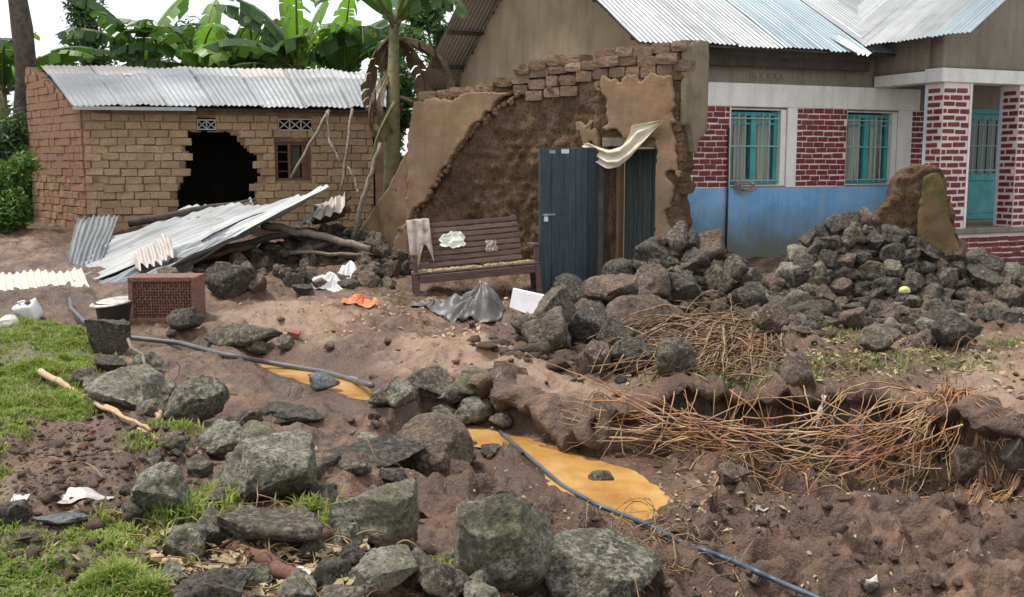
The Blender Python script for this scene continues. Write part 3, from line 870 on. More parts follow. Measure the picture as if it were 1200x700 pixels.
# ------------------------------------------------------------------ building helpers
def inst(name, me, parent, pos, rot, scale, mat=None):
    o = bpy.data.objects.new(name, me); COL.objects.link(o)
    off = Vector((0, 0, 0)); b = parent
    while b is not None: off += b.location; b = b.parent
    o.parent = parent
    o.location = Vector(pos) - off; o.rotation_euler = rot; o.scale = scale
    if mat is not None:
        o.material_slots[0].link = 'OBJECT'; o.material_slots[0].material = mat
    return o

def brick_mesh(seed, w=0.06, jit=0.035):
    r = random.Random(seed)
    b = MB().box((0, 0, 0), 1, 1, 1).mesh('brick')
    bevel(b, w)
    for v in b.vertices:
        v.co += Vector((r.uniform(-jit, jit) * 0.6, r.uniform(-jit, jit), r.uniform(-jit, jit)))
    b.materials.append(MT['brick_hut'])
    return b
BRICKS = [brick_mesh(k) for k in range(6)]
def worn_brick(seed):
    bm = bmesh.new(); bmesh.ops.create_cube(bm, size=1.0)
    bmesh.ops.subdivide_edges(bm, edges=bm.edges[:], cuts=3, use_grid_fill=True)
    v = np.array([q.co[:] for q in bm.verts])
    l = np.linalg.norm(v, axis=1)[:, None]
    v = v * (1 - 0.06 * ss(.70, .87, l)) + (v / l) * 0.05 * fbm(v[:, 0] * 2.3 + seed * 5, v[:, 1] * 2.3, v[:, 2] * 2.3, seed, 3)[:, None]
    for q, c in zip(bm.verts, v): q.co = c
    me = bpy.data.meshes.new('worn_brick'); bm.to_mesh(me); bm.free()
    me.materials.append(MT['brick_mud']); return me
RBRICKS = [worn_brick(60 + k) for k in range(10)]
PBRICK = [brick_mesh(40 + k, 0.05, 0.03) for k in range(4)]

def corr_sheet(A, B, C, D, waves, amp=0.009, rows=8, per=6, warp=0.0, seed=0, sag=0.0):
    """corrugated sheet on the patch A-B (lower edge) D-C (upper edge); ridges run from A-B to D-C"""
    A, B, C, D = [np.array(p, float) for p in (A, B, C, D)]
    nu, nv = int(waves * per) + 1, rows + 1
    u, v = np.meshgrid(np.linspace(0, 1, nu), np.linspace(0, 1, nv), indexing='ij')
    p = (A * ((1 - u) * (1 - v))[..., None] + B * (u * (1 - v))[..., None] + C * (u * v)[..., None] + D * ((1 - u) * v)[..., None])
    n = np.cross((B + C - A - D), (C + D - A - B)); n /= np.linalg.norm(n)
    h = amp * np.cos(2 * np.pi * waves * u)
    if warp: h = h + warp * fbm(u * 2.2 + seed, v * 1.6 + seed * 0.3, seed=seed, oct=3) + warp * 0.5 * fbm(u * 6 + seed, v * 5, seed=seed + 4, oct=2)
    if sag: h = h - sag * 4 * v * (1 - v)
    p = p + n * h[..., None]
    idx = np.arange(nu * nv).reshape(nu, nv)
    f = np.stack([idx[:-1, :-1].ravel(), idx[1:, :-1].ravel(), idx[1:, 1:].ravel(), idx[:-1, 1:].ravel()], 1)
    return np_mesh('sheet', p.reshape(-1, 3), f)

def lerp(a, b, t): return Vector(a) * (1 - t) + Vector(b) * t

# ------------------------------------------------------------------ the mud-brick hut
HF = Frame((-7.95, 20.0), 5.32, 1.2)
HS = Frame((-10.08, 22.5), 2.13, -2.5)
HL = math.hypot(5.32, 1.2) + 0.15
SL = math.hypot(2.13, 2.5)
hut = root('brick_hut', (-5.5, 21.5, 0.4), 'mud brick hut with low tin roof and a gaping hole in its front wall', 'hut')
hole_px = [(220, 154), (272, 152), (279, 163), (287, 176), (303, 184), (300, 228), (300, 275), (205, 275), (206, 222), (220, 199)]
HOLE = [HF.pix(*p) for p in hole_px]
def hrect(a, b, c, d):
    u0, v1 = HF.pix(a, b); u1, v0 = HF.pix(c, d); return (u0, u1, v0, v1)
HWIN = hrect(322, 167, 365, 212)
HV1, HV2 = hrect(231, 140, 253, 152.5), hrect(326, 139, 366, 153.5)
HDOOR = hrect(437, 155, 452, 250)
RECTS = [HWIN, HV1, HV2, HDOOR]
def in_rects(u, v, rs):
    m = np.zeros(np.shape(u), bool)
    for a, b, c, d in rs: m |= (u > a) & (u < b) & (v > c) & (v < d)
    return m
EAVE = 2.74
def hut_mask(u, v):
    uu = u + fbm(u * 6, v * 6, seed=5, oct=2) * 0.05; vv = v + fbm(u * 6, v * 6, seed=6, oct=2) * 0.05
    return ~in_poly(uu, vv, HOLE) & ~in_rects(u, v, RECTS)
def cuts(lo, hi, step, extra):
    a = np.arange(lo, hi + step * 0.5, step); a[-1] = hi
    for e in extra:
        if lo < e < hi: a[np.argmin(np.abs(a - e))] = e
    return np.unique(a)
us = cuts(0, HL, 0.06, [x for r in RECTS for x in r[:2]]); vs = cuts(0.15, EAVE, 0.06, [x for r in RECTS for x in r[2:]])
me = slab(HF, us, vs, hut_mask, lambda u, v: -0.02 + 0.015 * fbm(u * 7, v * 7, seed=8, oct=3), const(-0.24))
wall = wpart('wall', me, MT['mortar'], hut)
def side_top(u): return EAVE + 0.03 + (1 - u / SL) * 0.93
us = np.linspace(0, SL - 0.01, 50); vs = np.arange(0.15, 3.85, 0.06)
me = slab(HS, us, vs, lambda u, v: v < side_top(u), lambda u, v: -0.02 + 0.015 * fbm(u * 7, v * 7, seed=9, oct=3), const(-0.24))
wpart('wall', me, MT['mortar'], hut)
BR = HS.pt(0, 0, 0); FRR = HF.pt(HL, 0, 0)
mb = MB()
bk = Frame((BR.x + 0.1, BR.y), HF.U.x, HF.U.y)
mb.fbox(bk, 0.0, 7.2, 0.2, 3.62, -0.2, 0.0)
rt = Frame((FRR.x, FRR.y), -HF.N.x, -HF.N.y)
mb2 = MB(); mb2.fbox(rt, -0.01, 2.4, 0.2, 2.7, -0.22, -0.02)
wpart('wall', mb.mesh(), MT['dark'], hut); wpart('wall', mb2.mesh(), MT['mortar'], hut)  # back wall near-black: the hut's inner shade put into its colour
mb = MB(); mb.fbox(HF, HL * 0.18, HL * 0.20 + 0.2, 0.2, 2.9, -2.0, -0.5)       # partition seen through the hole, coloured dark to paint the inner shade
wpart('partition', mb.mesh(), MT['darkwood_and_shade'], hut)
side_rest = MB()
cnt = 0
def lay(fr, u0, u1, v0, top, ok, mats, off=0.0, bl=0.33, bh=0.145, cap=999, loose=None, rest=None, parent=None, rnd=random.Random(3), yellow=None):
    global cnt
    k, v = 0, v0
    rz = fr.rot()
    while v < top(0.5 * (u0 + u1)) + 2:
        u = u0 - (bl / 2 if k % 2 else 0) + rnd.uniform(-0.04, 0.04)
        any_ = False
        while u < u1:
            l = bl * rnd.uniform(0.86, 1.12)
            a, b = max(u, u0), min(u + l, u1)
            u += l
            if b - a < 0.07: continue
            c = (a + b) / 2
            if v + bh * 0.8 > top(c): continue
            any_ = True
            r = ok(a, b, v, v + bh)
            if r is None: continue
            a, b = r; c = (a + b) / 2
            j = 1.0 if loose is None else loose(c, v)
            pos = fr.pt(c, v + bh / 2 + rnd.uniform(-.006, .006) * j, -0.055 + rnd.uniform(-0.012, 0.012) * j + off)
            rot = (rnd.uniform(-.02, .02) * j, rnd.uniform(-.018, .018) * j, rz + rnd.uniform(-.025, .025) * j)
            sc = ((b - a) - 0.010, 0.14, bh - 0.009 - rnd.uniform(0, 0.006))
            m = rnd.choice(mats)
            if yellow and yellow(c, v): m = MT['brick_moss']
            if cnt < cap:
                inst('brick', rnd.choice(BRICKS), parent, pos, rot, sc, m); cnt += 1
            else:
                rest.box(pos, *sc, rot=Matrix.Rotation(rot[2], 3, 'Z'))
        v += bh; k += 1
        if not any_ and v > v0 + 1: break
def front_ok(a, b, v0, v1):
    c, vm = (a + b) / 2, (v0 + v1) / 2
    if in_poly(np.array([c]), np.array([vm]), HOLE)[0]: return None
    for r in RECTS:
        if v1 - 0.03 > r[2] and v0 + 0.03 < r[3] and b > r[0] and a < r[1]:
            if a >= r[0] - 0.05 and b <= r[1] + 0.05: return None
            if a < r[0] and b > r[1]: return (a, r[0]) if r[0] - a > 0.06 else None
            if c < (r[0] + r[1]) / 2: b = min(b, r[0])
            else: a = max(a, r[1])
            if b - a < 0.06: return None
    return (a, b)
lay(HF, 0.0, HL, 0.32, lambda u: EAVE - 0.02, front_ok, [MT['brick_hut']], parent=hut, loose=lambda u, v: 3.2 if u < 0.55 else 1.0)
lay(HS, 0.03, SL - 0.04, 0.32, side_top, lambda a, b, c, d: (a, b), [MT['brick_side']], cap=300, rest=side_rest, parent=hut,
    bl=0.30, rnd=random.Random(5), yellow=lambda u, v: 1.93 < v < 2.25)
if side_rest.v: tag(wpart('side_bricks', side_rest.mesh(), MT['brick_side'], hut), kind='stuff')
# window
u0, u1, v0, v1 = HWIN
mb = MB()
for a, b, c, d in ((u0, u1, v1 - .05, v1), (u0, u1, v0, v0 + .05), (u0, u0 + .05, v0 + .05, v1 - .05), (u1 - .05, u1, v0 + .05, v1 - .05), (u0 + .24, u0 + .29, v0 + .05, v1 - .05)):
    mb.fbox(HF, a, b, c, d, -0.16, -0.05)
win = wpart('window', mb.mesh(), MT['redpole'], hut)
mb = MB()
mb.fbox(HF, u0 + .29, u0 + .47, v0 + .05, v1 - .05, -0.13, -0.10)
wpart('shutter', mb.mesh(), MT['darkwood_and_shade'], win)
mb = MB(); mb.fbox(HF, u0 + .50, u1 - .05, v0 + .05, v1 - .05, -0.13, -0.10)
wpart('shutter', mb.mesh(), MT['redpole'], win)
for k in range(1, 4):
    mb = MB(); vv = v0 + (v1 - v0) * k / 4
    mb.fbox(HF, u0 + .05, u0 + .24, vv - .012, vv + .012, -0.11, -0.09)
    wpart('bar', mb.mesh(), MT['darkwood_and_shade'], win)
# ventilation blocks: lattice of crossing bars
def vent(fr, r, n, parent, d0=-0.1, d1=0.005, mat='vent'):
    u0, u1, v0, v1 = r
    mb = MB(); t = 0.022
    mb.fbox(fr, u0, u1, v1 - t, v1, d0, d1); mb.fbox(fr, u0, u1, v0, v0 + t, d0, d1)
    w = (u1 - u0) / n
    for k in range(n + 1):
        c = u0 + k * w
        mb.fbox(fr, max(u0, c - t / 2), min(u1, c + t / 2), v0 + t, v1 - t, d0, d1 - 0.002)
    for k in range(n):
        a, b = u0 + k * w, u0 + (k + 1) * w
        for s0, s1 in (((a, v0 + t), (b, v1 - t)), ((a, v1 - t), (b, v0 + t))):
            mb.tube([fr.pt(s0[0], s0[1], -0.03), fr.pt(s1[0], s1[1], -0.03)], 0.013, 4)
    return wpart('vent_block', mb.mesh(), MT[mat], parent)
vent(HF, HV1, 2, hut); vent(HF, HV2, 3, hut)
# dark doorway frame at the right end
u0, u1, v0, v1 = HDOOR
# stone footing
rnd = random.Random(12)
for k in range(34):
    if k < 20: fr, u = HS, (k + rnd.uniform(0, 1)) * SL / 20
    else: fr, u = HF, (k - 20 + rnd.uniform(0, 1)) * 1.9 / 14
    s_ = rnd.uniform(0.16, 0.30)
    pos = fr.pt(u, 0.12 + 0.17 * (k % 2) + rnd.uniform(-.04, .04), rnd.uniform(-.05, .10))
    inst('footing_stone', rnd.choice(STONES), hut, pos, (rnd.uniform(-.3, .3), rnd.uniform(-.3, .3), rnd.uniform(0, 6)), (s_, s_ * .8, s_ * .75), MT['darklava' if k % 3 else 'mossy'])
# roof: two rows of sheets
A, B = HF.pt(-0.12, EAVE + 0.03, 0.34), HF.pt(HL + 0.12, EAVE + 0.03, 0.34)
D, C_ = P(47, 76, 22.9), HF.pt(HL + 0.12, 0, -2.75); C_.z = D.z - 0.03
rf = wpart('roof', MB().hexa([A + Vector((0.1, 0.1, -.07)), B + Vector((-.1, 0.1, -.07)), C_ + Vector((-.1, 0, -.09)), D + Vector((0.15, 0, -.09)),
                              A + Vector((0.1, 0.1, -.03)), B + Vector((-.1, 0.1, -.03)), C_ + Vector((-.1, 0, -.05)), D + Vector((0.15, 0, -.05))]).mesh(), MT['darkwood_and_shade'], hut)
rnd = random.Random(4)
for row, (t0, t1, n) in enumerate(((0.0, 0.74, 7), (0.70, 1.0, 7))):
    for k in range(n):
        a, b = k / n, (k + 1) / n + (0.008 if k < n - 1 else 0)
        e0, e1 = t0 + (rnd.uniform(-.02, .02) if row == 0 else 0), t1
        q = [lerp(lerp(A, D, e0), lerp(B, C_, e0), a), lerp(lerp(A, D, e0), lerp(B, C_, e0), b), lerp(lerp(A, D, e1), lerp(B, C_, e1), b), lerp(lerp(A, D, e1), lerp(B, C_, e1), a)]
        dz = Vector((0, 0, 0.012 * (k % 2) - row * 0.03 + 0.02))
        me = corr_sheet(q[0] + dz, q[1] + dz, q[2] + dz, q[3] + dz, 9, 0.012, 6, 6, 0.02, k + row * 9)
        m = 'galv' if row == 0 else ('galv_rust' if k in (0, 1, 4) else 'galv_old')
        wpart('roof_sheet', me, MT[m], rf, True)
mb = MB(); mb.fbox(HF, -0.10, 2.05, EAVE - 0.05, EAVE + 0.012, 0.34, 0.37)
wpart('fascia', mb.mesh(), MT['galv_old'], hut)

# ------------------------------------------------------------------ the painted house
FW = Frame(tuple(P(805, 200, 15.9))[:2], 0.913, 0.407)
CORN = -0.42                                            # left corner of the front wall
EZ = 3.40                                               # eaves
DEPTH = 8.2
house = root('painted_house', FW.pt(3, 0.3, -3), 'house with tin roof, dark red painted brick panels, white bands and blue dado', 'house')
def fpx(a, b, c, d, dd=0.0):
    u0, v1 = FW.pix(a, b, dd); u1, v0 = FW.pix(c, d, dd); return (u0, u1, v0, v1)
WIN1 = fpx(856, 127, 919, 216); WIN2 = fpx(992, 129, 1048, 217)
PDOOR_U = None
BAND_T, BAND_B = FW.pix(822, 96)[1], FW.pix(822, 124)[1]
BLUE_T = FW.pix(900, 220)[1]
WIN1 = (WIN1[0], WIN1[1], BLUE_T + 0.03, BAND_B - 0.03); WIN2 = (WIN2[0], WIN2[1], BLUE_T + 0.03, BAND_B - 0.03)
FEND = 9.0
# porch geometry
PU = 3.55; PD = 1.4
PF = Frame(tuple(FW.pt(PU, 0, PD))[:2], 0.913, 0.407)
SLAB_Z = 0.74
dl, dr_ = FW.pix(1128, 200)[0], FW.pix(1192, 200)[0]
DOORW = (dl - 0.12, dr_ + 0.02, SLAB_Z + 0.02, FW.pix(1160, 128)[1])
HOLES = [WIN1, WIN2, DOORW]
def lines(lo, hi, ex): return np.unique(np.array([lo, hi] + [e for e in ex if lo < e < hi]))
us = lines(CORN, FEND, [x for r in HOLES for x in r[:2]]); vs = lines(0.0, EZ + 0.22, [x for r in HOLES for x in r[2:]])
wpart('wall', slab(FW, us, vs, lambda u, v: ~in_rects(u, v, HOLES), const(0.0), const(-0.28)), MT['cement'], house)
# gable wall
cpt = FW.pt(CORN, 0, 0)
GW = Frame((cpt.x, cpt.y), -(-0.407), -0.913)            # u runs forward to the corner, front faces left
TANR = 0.585
RID = DEPTH / 2
def gtop(u): return EZ - 0.02 + (0.5 + np.minimum(-u, DEPTH + u)) * TANR - 0.12
us = np.linspace(-DEPTH, -0.001, 60); vs = np.arange(0.0, 6.6, 0.11)
wpart('gable_wall', slab(GW, us, vs, lambda u, v: v < gtop(u), const(0.0), const(-0.25)), MT['gable'], house)
mb = MB(); mb.fbox(Frame(tuple(GW.pt(-DEPTH, 0, 0))[:2], 0.913, 0.407), 0.26, FEND, 0, EZ + 0.1, -0.25, 0.0)
mb2 = MB(); mb2.fbox(Frame(tuple(FW.pt(FEND, 0, 0))[:2], -0.407, 0.913), 0, DEPTH, 0, EZ + 0.1, -0.25, 0.0)
wpart('wall', mb.mesh(), MT['cement'], house); wpart('wall', mb2.mesh(), MT['cement'], house)
# white band, blue dado, pilasters, painted brick panels
def ppart(name, fr, u0, u1, v0, v1, d0, d1, mat, parent=None, bv=0.0):
    me = MB().fbox(fr, u0, u1, v0, v1, d0, d1).mesh()
    if bv: bevel(me, bv)
    return wpart(name, me, MT[mat], parent or house)
ppart('white_band', FW, CORN + .01, PU + 0.9, BAND_B, BAND_T, 0.002, 0.035, 'white', bv=0.006)
ppart('blue_dado', FW, CORN + .01, PU + 1.5, 0.02, BLUE_T - 0.002, 0.002, 0.022, 'blue', bv=0.004)
rnd = random.Random(21)
def painted_bricks(fr, u0, u1, v0, v1, d, parent, bl=0.205, bh=0.086, gap=0.016, r=rnd, mat='redpaint'):
    v, k = v0 + 0.01, 0
    while v + bh < v1 + 0.03:
        u = u0 - (bl * 0.5 if k % 2 else 0.0)
        while u < u1:
            l = bl * r.uniform(0.88, 1.10)
            a, b = max(u, u0 + 0.008), min(u + l - gap, u1 - 0.008)
            u += l
            if b - a < 0.04: continue
            h = min(bh - gap, v1 - v - 0.006) * r.uniform(0.86, 1.04)
            if h < 0.02: continue
            inst('brick', r.choice(PBRICK), parent, fr.pt((a + b) / 2, v + bh / 2 + r.uniform(-.006, .006), d), (0, r.uniform(-.02, .02), fr.rot()), (b - a, 0.018, h), MT[mat])
        v += bh; k += 1
def upx(px, d=0.0): return FW.pix(px, 180, d)[0]
panels = [(CORN + 0.01, upx(853)), (upx(932), upx(990)), (upx(1066), upx(1092))]
for a, b in panels:
    p_ = ppart('brick_panel', FW, a, b, BLUE_T + 0.001, BAND_B - 0.001, 0.002, 0.016, 'pinkwhite')
    painted_bricks(FW, a, b, BLUE_T + 0.002, BAND_B - 0.004, 0.016, p_)
for a, b in ((upx(853), WIN1[0] - .002), (WIN1[1] + .002, upx(932)), (upx(990), WIN2[0] - .002), (WIN2[1] + .002, upx(1066))):
    ppart('pilaster', FW, a + 0.001, b - 0.001, BLUE_T + 0.001, BAND_B - 0.001, 0.002, 0.030, 'white', bv=0.004)
def window(r, curtain_seed):
    u0, u1, v0, v1 = r
    rev = MB()                                           # whitewashed reveal
    rev.fbox(FW, u0, u0 + .012, v0 + .012, v1 - .012, -0.26, 0.002); rev.fbox(FW, u1 - .10, u1, v0 + .012, v1 - .012, -0.26, 0.002)
    rev.fbox(FW, u0, u1, v0, v0 + .012, -0.26, 0.002); rev.fbox(FW, u0, u1, v1 - .012, v1, -0.26, 0.002)
    wpart('window_reveal', rev.mesh(), MT['white'], house)
    a, b, c, d = u0 + .02, u1 - .11, v0 + .02, v1 - .04
    mb = MB(); t = 0.06; z0, z1 = -0.14, -0.07
    mid = (a + b) / 2
    mb.fbox(FW, a, b, d - t, d, z0, z1); mb.fbox(FW, a, b, c, c + t, z0, z1)
    mb.fbox(FW, a, a + t, c + t, d - t, z0, z1); mb.fbox(FW, b - t, b, c + t, d - t, z0, z1)
    mb.fbox(FW, mid - .05, mid + .05, c + t, d - t, z0, z1 + .015)
    w = wpart('window', bevel(mb.mesh(), 0.006), MT['teal'], house)
    mb = MB(); mb.fbox(FW, a + t, b - t, d - t - 0.13, d - t - .10, z0 + .01, z1 - .005)
    wpart('transom', mb.mesh(), MT['teal'], w)
    for p, q in ((a + t, mid - .05), (mid + .05, b - t)):
        mb = MB(); mb.fbox(FW, p, q, c + t, d - t, -0.118, -0.112)
        g = NTGLASS
        wpart('pane', mb.mesh(), g, w)
        n = 3
        for k in range(1, n):
            uu = p + (q - p) * k / n
            mb = MB(); mb.tube([FW.pt(uu, c + .02, -0.045), FW.pt(uu, d - .02, -0.045)], 0.010, 6)
            wpart('bar', mb.mesh(), MT['bars'], w)
    for vv in (c + .06, (c + d) / 2 + .03, d - .10):
        mb = MB(); mb.tube([FW.pt(a - .015, vv, -0.033), FW.pt(b + .015, vv, -0.033)], 0.011, 6)
        wpart('bar', mb.mesh(), MT['bars'], w)
    # curtain with folds
    n = 60
    uu = np.linspace(a + .03, b - .03, n); vv = np.linspace(c + .03, d - .05, 4)
    gu, gv = np.meshgrid(uu, vv, indexing='ij')
    dd = -0.20 + 0.022 * np.sin(gu * 55 + 2 * np.sin(gu * 9 + curtain_seed)) + 0.01 * fbm(gu * 5, gv, seed=curtain_seed, oct=2)
    pts = np.array([[tuple(FW.pt(gu[i, j], gv[i, j], dd[i, j])) for j in range(4)] for i in range(n)]).reshape(-1, 3)
    idx = np.arange(n * 4).reshape(n, 4)
    f = np.stack([idx[:-1, :-1].ravel(), idx[1:, :-1].ravel(), idx[1:, 1:].ravel(), idx[:-1, 1:].ravel()], 1)
    wpart('curtain', np_mesh('curtain', pts, f), MT['curtain'], w, True)
s = NT('pane_glass')
tr = s.n('ShaderNodeBsdfTransparent', Color=(0.82, 0.88, 0.88)); gl = s.n('ShaderNodeBsdfGlossy', Roughness=0.06)
mx = s.n('ShaderNodeMixShader'); mx.inputs[0].default_value = 0.05
s.t.links.new(tr.outputs[0], mx.inputs[1]); s.t.links.new(gl.outputs[0], mx.inputs[2]); s.t.links.new(mx.outputs[0], s.out.inputs['Surface'])
NTGLASS = s.m
window(WIN1, 3); window(WIN2, 8)
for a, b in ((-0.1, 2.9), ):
    ppart('inner_wall', FW, CORN + .3, FEND - .3, 0.1, EZ, -2.3, -2.2, 'dark')  # near-black panel painting the dark room behind the windows
# vent lattice under the eaves
a, b = upx(877), upx(916)
vz = FW.pix(895, 84)[1]
lat = ppart('vent_block', FW, a, b, vz - .13, vz + .13, 0.001, 0.012, 'cement')
for k in range(5):
    for q in range(2):
        uu = a + (b - a) * (k + .5) / 5; vv = vz - .065 + .13 * q
        for s0 in (1, -1):
            mb = MB(); mb.tube([FW.pt(uu - .04, vv - .045 * s0, .018), FW.pt(uu + .04, vv + .045 * s0, .018)], 0.009, 4)
            wpart('lattice_bar', mb.mesh(), MT['cement'], lat)
# drain pipe on the blue wall
mb = MB(); up = upx(851)
mb.tube([FW.pt(up, 0.35, 0.05), FW.pt(up + .01, 1.2, 0.05), FW.pt(up, FW.pix(851, 150)[1], 0.05)], 0.016, 8)
wpart('pipe', mb.mesh(), MT['blackplastic'], house, True)
# porch: slab, plinth with painted bricks, columns, beams
BEAM_B = PF.pix(1100, 96)[1]; BEAM_T = PF.pix(1112, 80)[1]
CW = 0.56
pd_ = PD - 0.0
ppart('porch_slab', PF, -0.06, 5.0, SLAB_Z - 0.08, SLAB_Z, -PD + 0.004, 0.06, 'cement', bv=0.01)
pl = ppart('plinth', PF, 0.0, 5.0, 0.0, SLAB_Z - 0.082, -PD + 0.03, 0.0, 'pinkwhite')
painted_bricks(PF, 0.0, 2.6, 0.08, SLAB_Z - 0.085, 0.004, pl)
R0 = PF.pix(1190, 200)[0]
for a, b in ((0.0, CW), (R0, R0 + 0.62)):
    cl = ppart('column', PF, a, b, SLAB_Z + 0.001, BEAM_B - 0.001, -0.36, 0.0, 'pinkwhite')
    painted_bricks(PF, a + .0, b - .04, SLAB_Z + 0.002, BEAM_B - 0.003, 0.004, cl, bl=0.25, bh=0.100, gap=0.035, r=random.Random(31))
    SF = Frame(tuple(PF.pt(a, 0, 0))[:2], 0.407, -0.913)
    painted_bricks(SF, -0.30, -0.01, SLAB_Z + 0.002, BEAM_B - 0.003, 0.004, cl, bl=0.25, bh=0.100, gap=0.035, r=random.Random(32))
    ppart('corner_stripe', SF, -0.36, -0.30, SLAB_Z + 0.004, BEAM_B - 0.004, -0.03, 0.012, 'paleblue', cl)
    for e in (b - 0.035,):
        ppart('corner_stripe', PF, e - 0.004, e + 0.039, SLAB_Z + 0.004, BEAM_B - 0.004, -0.05, 0.012, 'white', cl)
ppart('beam', PF, -0.10, 5.0, BEAM_B, BEAM_T, -0.30, 0.05, 'white', bv=0.008)
ppart('beam', PF, -0.10, 0.22, BEAM_B, BEAM_T - 0.03, -PD + 0.04, -0.302, 'white', bv=0.008)
ppart('porch_ceiling', PF, 0.0, 5.0, BEAM_T - 0.10, BEAM_T - 0.06, -PD + 0.05, -0.31, 'cement')
# porch gable wall
PRZ0 = EZ + 0.12; PT = 0.72
def ptop(u): return PRZ0 + (u + 0.60) * PT - 0.10
us = np.linspace(-0.06, 3.2, 40); vs = np.arange(BEAM_T + 0.001, 6.2, 0.07)
wpart('porch_gable', slab(PF, us, vs, lambda u, v: v < ptop(u), const(-0.01), const(-0.24)), MT['cement'], house)
us = np.linspace(-PD - 0.3, -0.25, 12)
SIDEP = Frame(tuple(PF.pt(-0.06, 0, 0))[:2], 0.407, -0.913)
wpart('porch_side', slab(SIDEP, us, np.linspace(BEAM_T - 0.03, ptop(0) - 0.15, 6), lambda u, v: v > 0, const(0.0), const(-0.2)), MT['cement'], house)
# porch door: teal with a glazed upper half behind bars
u0, u1, v0, v1 = DOORW
mb = MB(); t = 0.08
mb.fbox(FW, u0, u0 + t, v0, v1, -0.16, -0.05); mb.fbox(FW, u1 - t, u1, v0, v1, -0.16, -0.05); mb.fbox(FW, u0 + t, u1 - t, v1 - t, v1, -0.16, -0.05)
wpart('door_frame', mb.mesh(), MT['teal'], house)
mb = MB(); e = 0.10
a, b, c, d = u0 + t + .005, u1 - t - .005, v0 + .01, v1 - t - .005
mid = c + 0.72
for q in ((a, a + e, c, d), (b - e, b, c, d), (a + e, b - e, d - e, d), (a + e, b - e, c, c + e), (a + e, b - e, mid - .06, mid + .06)):
    mb.fbox(FW, *q, -0.13, -0.075)
mb.fbox(FW, a + e, b - e, c + e, mid - .06, -0.12, -0.10)
dr = wpart('door', bevel(mb.mesh(), 0.004), MT['teal'], house)
mb = MB(); mb.fbox(FW, a + e, b - e, mid + .06, d - e, -0.118, -0.110); wpart('pane', mb.mesh(), MT['glass'], dr)
for k in range(1, 5):
    uu = a + e + (b - a - 2 * e) * k / 5
    mb = MB(); mb.tube([FW.pt(uu, mid + .04, -0.06), FW.pt(uu, d - e + .03, -0.06)], 0.010, 6); wpart('bar', mb.mesh(), MT['bars'], dr)
for vv in (mid + .12, (mid + d) / 2, d - e - .08):
    mb = MB(); mb.tube([FW.pt(a + e - .02, vv, -0.05), FW.pt(b - e + .02, vv, -0.05)], 0.010, 6); wpart('bar', mb.mesh(), MT['bars'], dr)
# main roof
OH = 0.5; VO = 0.75                                      # eaves and verge overhang
def rp(u, d):                                            # point on the roof planes, d measured along FW.N
    zz = EZ + (OH - d) * TANR if d > -RID else EZ + (OH - (-2 * RID - d)) * TANR
    return FW.pt(u, zz, d)
u_l, u_r = CORN - VO, FEND + 0.6
n = 13
rfm = wpart('roof', MB().hexa([rp(u_l + .04, OH - .05) - Vector((0, 0, .06)), rp(u_r, OH - .05) - Vector((0, 0, .06)), rp(u_r, -RID) - Vector((0, 0, .06)), rp(u_l + .04, -RID) - Vector((0, 0, .06)),
                               rp(u_l + .04, OH - .05) - Vector((0, 0, .03)), rp(u_r, OH - .05) - Vector((0, 0, .03)), rp(u_r, -RID) - Vector((0, 0, .03)), rp(u_l + .04, -RID) - Vector((0, 0, .03))]).mesh(), MT['darkwood_and_shade'], house)
for k in range(n):
    a = u_l + (u_r - u_l) * k / n; b = u_l + (u_r - u_l) * (k + 1) / n + 0.03
    for row, (d0, d1) in enumerate(((OH + rnd.uniform(-.03, .02), -1.75), (-1.6, -RID - 0.05))):
        dz = Vector((0, 0, 0.010 * (k % 2) + 0.014 * row))
        me = corr_sheet(rp(a, d0) + dz, rp(b, d0) + dz, rp(b, max(d1, -RID)) + dz, rp(a, max(d1, -RID)) + dz, 10.5, 0.011, 5, 6, 0.010, k + 3 * row)
        wpart('roof_sheet', me, MT['galv_blue' if k in (3, 4) else 'galv'], rfm, True)
BO = -2 * RID - OH - 0.2
zb = rp(u_l, BO)
for k in range(n):
    a = u_l + (u_r - u_l) * k / n; b = u_l + (u_r - u_l) * (k + 1) / n + 0.03
    me = corr_sheet(rp(b, BO), rp(a, BO), rp(a, -RID), rp(b, -RID), 10.5, 0.011, 5, 6, 0.006, k + 40)
    wpart('roof_sheet', me, MT['galv_rust' if k == 0 else 'galv_old'], rfm, True)
for d in (OH - .25, -0.9, -1.9, -2.9, -3.8, -RID * 2 + 3.2, -RID * 2 + 2.2, -RID * 2 + 1.2, -RID * 2 + .2, BO + .15):      # purlin ends under the verge
    p0 = rp(u_l + .05, d) - Vector((0, 0, .075)); p1 = rp(u_l + 1.6, d) - Vector((0, 0, .075))
    mb = MB(); mb.tube([p0, p1], 0.042, 6); wpart('purlin', mb.mesh(), MT['darkwood_and_shade'], rfm, True)
# porch roof: left slope, ridge runs forward
def pr(u, d): return PF.pt(u, PRZ0 + (u + 0.60) * PT, d)
dF, dB = 0.95, -2.6
n = 5
for k in range(n):
    a = dB + (dF - dB) * k / n; b = dB + (dF - dB) * (k + 1) / n + 0.03
    me = corr_sheet(pr(-0.6, b), pr(-0.6, a), pr(2.6, a), pr(2.6, b), 9, 0.011, 5, 6, 0.012, k + 70)
    wpart('roof_sheet', me, MT['galv_blue' if k == 4 else 'galv'], rfm, True)
mb = MB(); mb.tube([pr(-0.58, -1.2) + Vector((0, 0, .03)), pr(0.6, -2.3) + Vector((0, 0, .04))], 0.02, 5)
